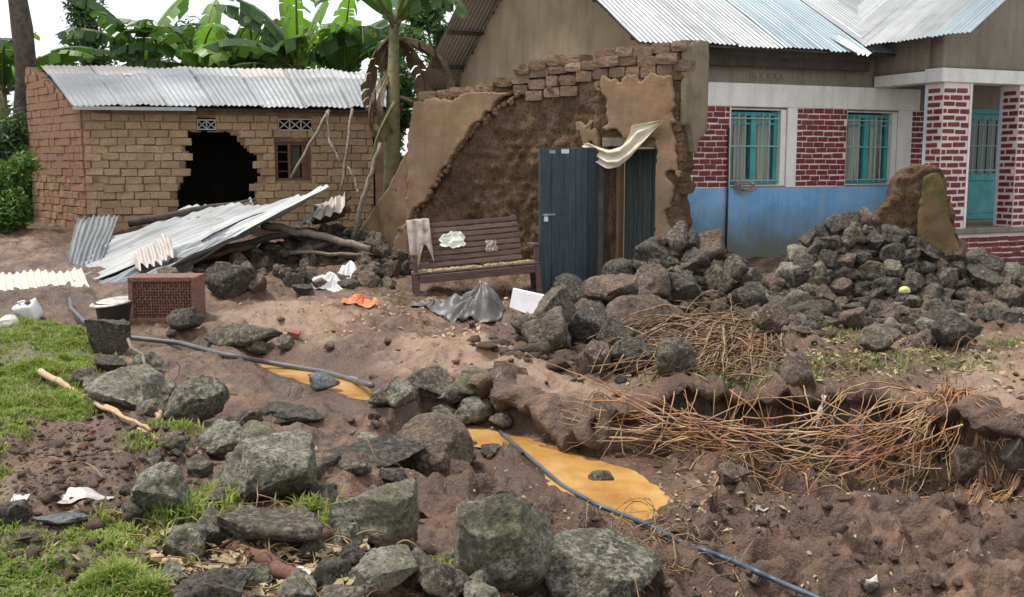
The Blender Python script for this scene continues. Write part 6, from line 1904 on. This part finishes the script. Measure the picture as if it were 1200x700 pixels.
# thin dry stems elsewhere
ends, rad = [], []
for k in range(380):
    z_ = rnd.random()
    if z_ < .34: a = (rnd.gauss(745, 55), rnd.gauss(650, 36))
    elif z_ < .55: a = (rnd.gauss(330, 70), rnd.gauss(650, 30))
    elif z_ < .75: a = (rnd.uniform(880, 1140), rnd.uniform(400, 455))
    else: a = (rnd.uniform(40, 1180), rnd.uniform(380, 700))
    if 545 < a[0] < 785 and 495 < a[1] < 615: continue
    an = rnd.uniform(0, 6.3); l_ = rnd.uniform(14, 80) * (0.4 + (a[1] - 380) / 420)
    b = (a[0] + l_ * math.cos(an), max(385, a[1] + l_ * math.sin(an) * .5))
    ends.append((tuple(PG(*a, False) + Vector((0, 0, .02))), tuple(PG(*b, False) + Vector((0, 0, rnd.uniform(.01, .10)))))); rad.append(rnd.uniform(.002, .006))
stems('dry_stems', ends, np.array(rad), .02, 0, .12, 'straw', 'thin dry stems scattered over the mud and stones', 6, 7)

# gravel and clods: small stones merged into one
def scatter(name, pts, smin, smax, mat, label, seed, sub=2):
    r = np.random.default_rng(seed)
    v0, f0 = ICO[sub]
    pts = np.asarray(pts); n = len(pts)
    z = terrain(pts[:, 0], pts[:, 1])
    s_ = smin * (smax / smin) ** (r.random(n) ** 2.2)
    vs, fs = [], []
    vars_ = []
    for q in range(8):
        nn = 1.5 * fbm(v0[:, 0] * 1.9 + q * 7, v0[:, 1] * 1.5, v0[:, 2] * 1.5, q, 2)
        vars_.append(v0 * (1 + .35 * nn)[:, None])
    for i in range(n):
        a = r.uniform(0, 6.3); c_, s2 = math.cos(a), math.sin(a)
        w = vars_[i % 8] * s_[i] * np.array([1, r.uniform(.6, 1), r.uniform(.35, .65)])
        vs.append(np.stack([w[:, 0] * c_ - w[:, 1] * s2 + pts[i, 0], w[:, 0] * s2 + w[:, 1] * c_ + pts[i, 1], w[:, 2] + z[i] + s_[i] * .15], 1))
        fs.append(f0 + i * len(v0))
    o = link(name, np_mesh(name, np.concatenate(vs), np.concatenate(fs)), MT[mat], None, None, True)
    return tag(o, label, None, None, 'stuff')
def wet(x, y):
    m = np.zeros(len(x), bool)
    for zw, poly in PUD: m |= in_poly(x, y, poly)
    return m
r_ = np.random.default_rng(5)
def sample_px(n, f):
    pts = []
    while len(pts) < n:
        px, py = f()
        q = PZ(px, py, -0.1 if py > 480 and px > 420 else 0.03); pts.append((q.x, q.y))
    pts = np.array(pts); return pts[~wet(pts[:, 0], pts[:, 1])]
scatter('gravel', sample_px(2200, lambda: (rnd.gauss(70, 90), rnd.gauss(545, 48))), .004, .026, 'lava', 'grey gravel on the soil between the grass patches', 1)
_cc = [(rnd.uniform(0, 1200), 375 + 325 * rnd.random()) for _ in range(45)]
def _clod():
    c_ = rnd.choice(_cc); return (rnd.gauss(c_[0], 38), min(715, max(372, rnd.gauss(c_[1], 16))))
scatter('mud_clods', sample_px(1900, _clod), .006, .045, 'brownrock', 'small clods of mud and stone over the wet ground', 2)
scatter('rubble_crumbs', np.array([(p[0] + rnd.gauss(0, .3), p[1] - abs(rnd.gauss(0, .55))) for k in range(2600) for p in [rnd.choice([q for kk, v in RW.items() if kk != 'corner' for q in v[0]])]]), .025, .13, 'darklava', 'crumbled stone and earth between the heaped stones', 3)

# flat litter: dead leaf scraps
def litter(n, f, smin, smax, mat, label, seed, name='leaf_litter'):
    r = np.random.default_rng(seed)
    pts = sample_px(n, f); n = len(pts)
    z = terrain(pts[:, 0], pts[:, 1]) + .012
    a = r.uniform(0, 6.3, n); l = r.uniform(smin, smax, n); w = l * r.uniform(.2, .5, n)
    tl = r.uniform(-.5, .5, (n, 2))
    d = np.stack([np.cos(a), np.sin(a), tl[:, 0]], 1); e = np.stack([-np.sin(a), np.cos(a), tl[:, 1]], 1)
    c_ = np.stack([pts[:, 0], pts[:, 1], z], 1)
    q = np.stack([c_ - d * l[:, None], c_ + e * w[:, None] + [0, 0, .01], c_ + d * l[:, None], c_ - e * w[:, None]], 1).reshape(-1, 3)
    o = link(name, np_mesh(name, q, np.arange(4 * n).reshape(n, 4)), MT[mat]); return tag(o, label, None, None, 'stuff')
litter(700, lambda: (rnd.uniform(0, 1200), 380 + 320 * rnd.random()), .006, .022, 'drygrass', 'dead leaf scraps over the ground', 4)
litter(900, lambda: (rnd.gauss(1010, 90), rnd.gauss(425, 18)), .015, .05, 'drygrass', 'yellowed litter on the terrace before the stone wall', 5)
litter(500, lambda: (rnd.gauss(880, 110), rnd.gauss(540, 22)), .008, .03, 'drygrass', 'leaf scraps caught among the washed out roots', 8)
litter(400, lambda: (rnd.gauss(830, 50), rnd.gauss(420, 18)), .01, .04, 'drygrass', 'broken straw scraps around the stalk heap', 9)
litter(900, lambda: (rnd.gauss(330, 90), rnd.gauss(660, 26)), .01, .05, 'drygrass', 'leaf litter between the front boulders', 6)
litter(500, lambda: (rnd.gauss(540, 90), rnd.gauss(368, 14)), .015, .05, 'splinter', 'wood chips and litter in front of the bench', 7)

# grass
def grass(n, f, hmin, hmax, label, seed, usemask=True, name='grass', mat='grass', wd=.0035):
    r = np.random.default_rng(seed)
    u = r.random((n * 3, 2))
    x, y = f(u, r)
    if usemask:
        cl = fbm(x * 3.2, y * 3.2, seed=81, oct=3)
        k = r.random(len(x)) < turf_mask(x, y) * np.clip(.8 + cl * 1.2, 0.06, 1)
    else: k = np.ones(len(x), bool)
    x, y = x[k][:n], y[k][:n]; n = len(x)
    z = terrain(x, y)
    h = r.uniform(hmin, hmax, n) * np.clip(.8 + .7 * fbm(x * 2, y * 2, seed=83, oct=2), .35, 1.5)
    a = r.uniform(0, 6.3, n); b = r.uniform(.15, 1.1, n) * h
    ox, oy = np.cos(a) * b, np.sin(a) * b
    w = wd * (1 + r.random(n)); wx, wy = -np.sin(a) * w, np.cos(a) * w
    base = np.stack([x, y, z - .005], 1)
    W = np.stack([wx, wy, 0 * w], 1)
    mid = base + np.stack([ox * .35, oy * .35, h * .6], 1); tip = base + np.stack([ox, oy, h * (1 - .35 * (b / h) ** 2)], 1)
    v = np.stack([base - W, base + W, mid + W * .8, mid - W * .8, tip], 1).reshape(-1, 3)
    i0 = np.arange(n)[:, None] * 5
    f_ = np.concatenate([i0 + [0, 1, 2], i0 + [0, 2, 3], i0 + [3, 2, 4]])
    o = link(name, np_mesh(name, v, f_), MT[mat]); return tag(o, label, None, None, 'stuff')
grass(150000, lambda u, r: ((3.6 + 7.6 * u[:, 1] ** 1.35) * (-.60 + .33 * u[:, 0]), 3.6 + 7.6 * u[:, 1] ** 1.35), 0.02, .07, 'short green grass on the bank in patches', 1)
def clump(list_):
    def f(u, r):
        c_ = np.array([tuple(PG(a, b))[:2] + (s0,) for a, b, s0 in list_])
        i = r.integers(0, len(c_), len(u)); g = r.normal(size=(len(u), 2))
        return c_[i, 0] + g[:, 0] * c_[i, 2], c_[i, 1] + g[:, 1] * c_[i, 2] * .6
    return f
grass(5200, clump([(350, 585, .09), (370, 600, .07), (200, 505, .12), (175, 520, .1), (205, 612, .07), (235, 598, .08), (260, 590, .06), (385, 625, .06), (82, 405, .12), (150, 470, .12), (510, 665, .05), (140, 455, .15)]), .03, .12, 'tufts of weedy grass around the front boulders', 2, False)
grass(3200, clump([(1000, 395, .25), (960, 420, .3), (930, 440, .2), (1040, 425, .3), (860, 452, .25), (800, 458, .2), (1130, 425, .25), (1180, 405, .2), (985, 415, .2)]), .03, .10, 'sparse weeds on the terrace before the stone wall', 3, False, mat='weed')

# ------------------------------------------------------------------ leafy plants
def leaf_cloud(centers, n, ls, seed, flat=.5):
    """n leaf faces over ellipsoid clumps (x,y,z,rx,ry,rz)"""
    r = np.random.default_rng(seed)
    c_ = np.array(centers); wgt = c_[:, 3] * c_[:, 4] * c_[:, 5]; i = r.choice(len(c_), n, p=wgt / wgt.sum())
    d = r.normal(size=(n, 3)); d /= np.linalg.norm(d, axis=1)[:, None]
    rad = r.random(n) ** .45
    p = c_[i, :3] + d * c_[i, 3:6] * rad[:, None] * (1 + .25 * r.normal(size=n))[:, None]
    nrm = d * .6 + r.normal(size=(n, 3)) * .6 + [0, 0, flat]; nrm /= np.linalg.norm(nrm, axis=1)[:, None]
    t = np.cross(nrm, r.normal(size=(n, 3))); t /= np.linalg.norm(t, axis=1)[:, None]
    b = np.cross(nrm, t)
    l = ls * r.uniform(.6, 1.3, n); w = l * r.uniform(.22, .4, n)
    q = np.stack([p - t * l[:, None], p + b * w[:, None] - nrm * (w * .3)[:, None], p + t * l[:, None], p - b * w[:, None] - nrm * (w * .3)[:, None]], 1)
    return q.reshape(-1, 3), np.arange(4 * n).reshape(n, 4)
def tree(name, label, base, h, clumps, n, ls, mat, seed, cat='tree', tr=.16, group=None):
    b = Vector(base)
    t = empty(name, b, label, cat, group)
    r = random.Random(seed)
    mb = MB(); top = Vector((0, 0, h * .72))
    mb.tube([Vector((0, 0, -.2)), Vector((r.uniform(-.1, .1), 0, h * .3)), top], [tr, tr * .8, tr * .35], 8)
    for c_ in clumps:
        st = Vector((0, 0, h * r.uniform(.3, .6)))
        mb.tube([st, st.lerp(Vector(c_[:3]), .55) + Vector((0, 0, .1)), Vector(c_[:3])], [tr * .4, tr * .25, tr * .08], 5)
    o = link('trunk', mb.mesh(), MT['trunk'], t, None, True)
    v, f = leaf_cloud(clumps, n, ls, seed)
    link('crown', np_mesh('crown', v, f), MT[mat], t)
    return t
def tree_px(name, label, px0, px1, py0, Y, n, ls, mat, seed, fill=9, cat='tree', zb=.5, low=None, tr=.16):
    """a crown filling the pixel columns px0..px1 from row py0 down, standing at distance Y"""
    r = random.Random(seed)
    x = P((px0 + px1) / 2, 190, Y).x; ztop = P(0, py0, Y).z; hw = (px1 - px0) / 2 / FPX * Y
    zlow = zb + .8 if low is None else P(0, low, Y).z
    cl = []
    for k in range(fill):
        t = r.random(); z = zlow + (ztop - zlow) * (k + .5) / fill
        ww = hw * (1 - .45 * abs((k + .5) / fill - .45) * 2)
        s_ = hw * r.uniform(.3, .55)
        cl.append((r.uniform(-1, 1) * ww * .65, r.uniform(-.6, .6), z - zb - s_ * .3, s_, s_ * .9, s_ * r.uniform(.55, .9)))
    return tree(name, label, (x, Y, zb), ztop - zb, cl, n, ls, mat, seed, cat, tr)
tree_px('leafy_tree', 'dark leafy tree at the left edge behind the hut', -70, 28, 60, 27, 7000, .12, 'tree_dark', 1, 12)
tree_px('leafy_tree', 'airy tree crown rising left of the banana plants behind the hut', 62, 142, -30, 31, 8000, .10, 'tree_dark', 2, 12)
tree_px('leafy_tree', 'dark green tree rising behind the right end of the hut roof', 372, 440, 22, 32, 7000, .12, 'tree_dark', 3, 9)
tree_px('leafy_tree', 'bright leafy tree between the banana plant and the painted house', 476, 560, -40, 27, 9000, .11, 'tree_mid', 4, 12)
tree_px('leafy_tree', 'low dark tree behind the middle of the hut roof', 240, 330, 42, 33, 6000, .13, 'tree_dark', 5, 8)
tree_px('leafy_tree', 'dense dark tree behind the dying banana plant', 405, 480, 40, 29, 7000, .12, 'tree_mid', 6, 9)
tree_px('leafy_tree', 'spreading tree far left behind the bare trunk', -160, -40, 0, 30, 7000, .13, 'tree_mid', 7, 9)
tree_px('leafy_tree', 'low bushy tree behind the left end of the hut roof', 128, 200, 52, 34, 5000, .13, 'tree_mid', 8, 7)
def shrub(label, px, pyb, Y, w, h, n, ls, seed, mat='shrub'):
    b = P(px, pyb, Y); r = random.Random(seed)
    W = w / FPX * Y / 2; H = h / FPX * Y
    t = empty('shrub', (b.x, b.y, b.z), label, 'shrub')
    cl = [(r.uniform(-.7, .7) * W, r.uniform(-.5, .5) * W, H * (.15 + .75 * k / 9), W * r.uniform(.35, .6), W * .5, H * r.uniform(.14, .24)) for k in range(10)]
    mb = MB()
    for c_ in cl: mb.tube([Vector((0, 0, -.1)), Vector((c_[0] * .6, c_[1] * .6, c_[2] * .6)), Vector(c_[:3])], [.03, .02, .008], 5)
    link('stem', mb.mesh(), MT['trunk'], t, None, True)
    v, f = leaf_cloud(cl, n, ls, seed); link('foliage', np_mesh('foliage', v, f), MT[mat], t)
shrub('bright green bush with yellow flowers at the left of the hut', 18, 282, 20.0, 62, 98, 9000, .055, 1)
shrub('dark green bush behind the bright bush left of the hut', -8, 275, 22.5, 90, 130, 7000, .08, 2, 'tree_mid')
shrub('tall bush left of the hut beyond the bare trunk', -60, 280, 23, 120, 170, 7000, .08, 3, 'tree_mid')

def banana_leaf(L, W, elev, az, droop, seed, tatter=.35, n=26):
    """arching blade with a midrib; the blade is torn into strips that droop on their own"""
    r = random.Random(seed)
    d = Vector((math.cos(az), math.sin(az), 0)); side = Vector((-math.sin(az), math.cos(az), 0))
    p = Vector((0, 0, 0)); e = elev; mid = [p.copy()]; dirs = []
    for i in range(n):
        t = i / n
        step = L / n
        v_ = d * math.cos(e) + Vector((0, 0, 1)) * math.sin(e)
        dirs.append(v_); p = p + v_ * step; mid.append(p.copy())
        e -= droop / n * (0.5 + 1.1 * t)
    v, f = [], []
    st = int(n * .14)
    for sgn in (-1, 1):
        grp = st
        while grp < n:
            ln = r.choice([1, 2, 2, 3, 4]) if r.random() < tatter * 2 else r.choice([5, 7, 9])
            end = min(n, grp + ln)
            hang = r.uniform(.1, .45) + (r.uniform(.2, 1.0) if r.random() < tatter else 0)
            fwd = r.uniform(.1, .35)
            rows_ = []
            for i in range(grp, end + 1):
                t = i / n
                w = W * max(.05, math.sin(min(1, (t - .10) / .90) * math.pi) ** .5) * (1 if t < .9 else max(.1, (1 - t) / .1))
                gap = .10 * (i == end) * (ln < 6) * -1
                nn = dirs[min(i, n - 1)].cross(side)
                if nn.z < 0: nn = -nn
                row = []
                for q in (0, .5, 1.0):
                    dn = hang * q * q
                    off = side * sgn * w * q * math.cos(hang * q * .9) + nn * (.12 * w * q * (1 - q) * 2) - Vector((0, 0, 1)) * w * q * math.sin(dn) + dirs[min(i, n - 1)] * (w * fwd * q + gap * q * L / n * 4)
                    row.append(mid[i] + off)
                rows_.append(row)
            for i in range(len(rows_) - 1):
                b0 = len(v)
                for rr_ in (rows_[i], rows_[i + 1]): v += rr_
                for q in range(2): f.append((b0 + q, b0 + q + 1, b0 + 4 + q, b0 + 3 + q))
            grp = end
    mb = MB(); mb.v = [tuple(x) for x in v]; mb.f = f
    rib = MB(); rib.tube(mid[::3] + ([mid[-1]] if n % 3 else []), [.032 * (1 - i / (len(mid[::3]) + 1)) + .005 for i in range(len(mid[::3]) + (1 if n % 3 else 0))], 5)
    return mb, rib
def banana(label, base, H, leaves, seed, stem_r=.14, dead=0, spec=None, lean=(0, 0)):
    t = empty('banana_plant', base, label, 'banana plant')
    r = random.Random(seed)
    mb = MB(); tp = Vector((lean[0], lean[1], H))
    mb.tube([Vector((0, 0, -.1)), tp * .5 + Vector((0, 0, 0)), tp], [stem_r * 1.15, stem_r, stem_r * .6], 10)
    link('pseudostem', mb.mesh(), MT['pseudostem'], t, None, True)
    for k in range(leaves):
        if spec and k < len(spec): az, el, L, W, dr, ta, m = spec[k]
        else:
            az = 2.4 * k + r.uniform(-.4, .4); el = r.uniform(.8, 1.5) - .02 * k; L = r.uniform(2.2, 3.1); W = r.uniform(.34, .48); dr = r.uniform(.8, 2.0); ta = r.choice([.35, .6, .85]); m = r.choice(['banana', 'banana', 'banana', 'banana', 'banana_young'])
        lf, rib = banana_leaf(L, W, el, az, dr, seed * 31 + k, ta)
        o = link('leaf', lf.mesh(), MT[m], t, tp + Vector((0, 0, -.1)), False)
        q = link('midrib', rib.mesh(), MT['pseudostem'], o, None, True)
    for k in range(dead):
        az = r.uniform(0, 6.3)
        lf, rib = banana_leaf(r.uniform(1.2, 2.2), .20, r.uniform(-.9, .5), az, r.uniform(1.2, 2.4), seed * 57 + k, .9)
        o = link('dead_leaf', lf.mesh(), MT['banana_dead'], t, tp * r.uniform(.6, 1.0), False)
        link('midrib', rib.mesh(), MT['banana_dead'], o, None, True)
def bpx(px, Y, zb=.5): return (P(px, 190, Y).x, Y, zb)
E = math.pi
def SP(*a): return list(a)
banana('banana plant behind the hut with two upright bright young leaves', bpx(352, 26.5), 3.5, 12, 1,
       spec=[(2.6, 1.45, 2.0, .33, .25, .1, 'banana_young'), (.6, 1.30, 2.2, .33, .4, .1, 'banana_young'), (E, .75, 2.6, .34, 1.7, .3, 'banana'), (E * 1.1, .35, 2.4, .32, 1.2, .7, 'banana')])
banana('banana plant behind the hut with a broad drooping leaf over the roof ridge', bpx(300, 27.2), 3.1, 12, 2,
       spec=[(0.1, .7, 2.6, .36, 1.6, .2, 'banana'), (E * .9, .9, 2.5, .34, 1.5, .3, 'banana'), (-.4, .95, 2.4, .34, 1.8, .5, 'banana_young')])
banana('banana plant behind the hut with a tall bright leaf above the ridge', bpx(238, 26.8), 3.4, 12, 3,
       spec=[(1.3, 1.35, 2.3, .34, .5, .1, 'banana_young'), (E, .95, 2.7, .32, 1.9, .9, 'banana'), (E * .95, .55, 2.6, .3, 1.3, .95, 'banana'), (.2, .8, 2.4, .34, 1.6, .4, 'banana')])
banana('tattered banana plant behind the left end of the hut', bpx(172, 28), 3.8, 12, 4,
       spec=[(E, 1.0, 2.6, .32, 1.9, .95, 'banana'), (E * 1.05, .55, 2.5, .3, 1.5, .95, 'banana'), (.1, .9, 2.6, .33, 1.8, .9, 'banana')])
banana('low banana plant between the trees behind the hut', bpx(268, 28.8), 3.0, 11, 5)
banana('banana plant behind the right end of the hut roof', bpx(405, 28), 3.4, 11, 6, spec=[(0.2, 1.1, 2.6, .34, 1.6, .5, 'banana'), (E, 1.2, 2.5, .34, 1.7, .4, 'banana')])
banana('banana plant at the left edge behind the bare trunk', bpx(8, 25.5), 2.9, 11, 7)
banana('dying banana plant with hanging brown leaves beside the ruin', (P(457, 265, 18.0).x, 18.0, .3), 3.7, 8, 8, .13, 7,
       spec=[(.3, 1.25, 2.2, .26, .9, .3, 'banana'), (E * .8, 1.1, 2.0, .26, 1.5, .5, 'banana'), (-.6, .9, 1.9, .26, 2.2, .6, 'banana'), (E * 1.2, 1.2, 1.6, .22, 1.4, .6, 'banana_young')], lean=(.12, 0))
banana('broad leaved banana plant behind the middle of the hut ridge', bpx(325, 29.5), 3.3, 11, 9)
tree_px('leafy_tree', 'far dark tree closing the gap behind the banana plants', 150, 300, 30, 38, 9000, .15, 'tree_dark', 21, 10)
tree_px('leafy_tree', 'small leafy tree filling the gap between hut and ruin', 425, 500, 30, 23.5, 8000, .09, 'tree_mid', 31, 11, low=230)
# its green leaf hanging down to the right end of the hut
lf, rib = banana_leaf(1.15, .17, -1.0, E * 1.02, .5, 5, .3)
hb = P(463, 120, 17.7)
hl = empty('fallen_banana_leaf', hb, 'green banana leaf hanging down against the low end of the ruin', 'leaf')
link('blade', lf.mesh(), MT['banana_young'], hl); link('midrib', rib.mesh(), MT['pseudostem'], hl, None, True)
# bare tall trunk left of the hut
tb = P(38, 262, 23.4)
tt = empty('bare_tree', (tb.x, tb.y, .45), 'tall bare dark tree trunk standing left of the hut', 'tree')
mb = MB(); r = random.Random(3)
pts = [Vector((.05 * math.sin(k * 1.3), 0, -.2 + k * .62)) for k in range(14)]
mb.tube(pts, [.24 - .004 * k + .015 * math.sin(k * 2.1) for k in range(14)], 14)
link('trunk', mb.mesh(), MT['trunk'], tt, None, True)
cl = [(r.uniform(-1.8, 1.8), r.uniform(-1.5, 1.5), 8.2 + r.uniform(-.7, 1.4), .9, .9, .6) for k in range(9)]
mb = MB()
for c_ in cl: mb.tube([pts[-2], pts[-1].lerp(Vector(c_[:3]), .6), Vector(c_[:3])], [.1, .06, .02], 6)
link('limb', mb.mesh(), MT['trunk'], tt, None, True)
v, f = leaf_cloud(cl, 5000, .11, 9); link('crown', np_mesh('crown', v, f), MT['tree_dark'], tt)
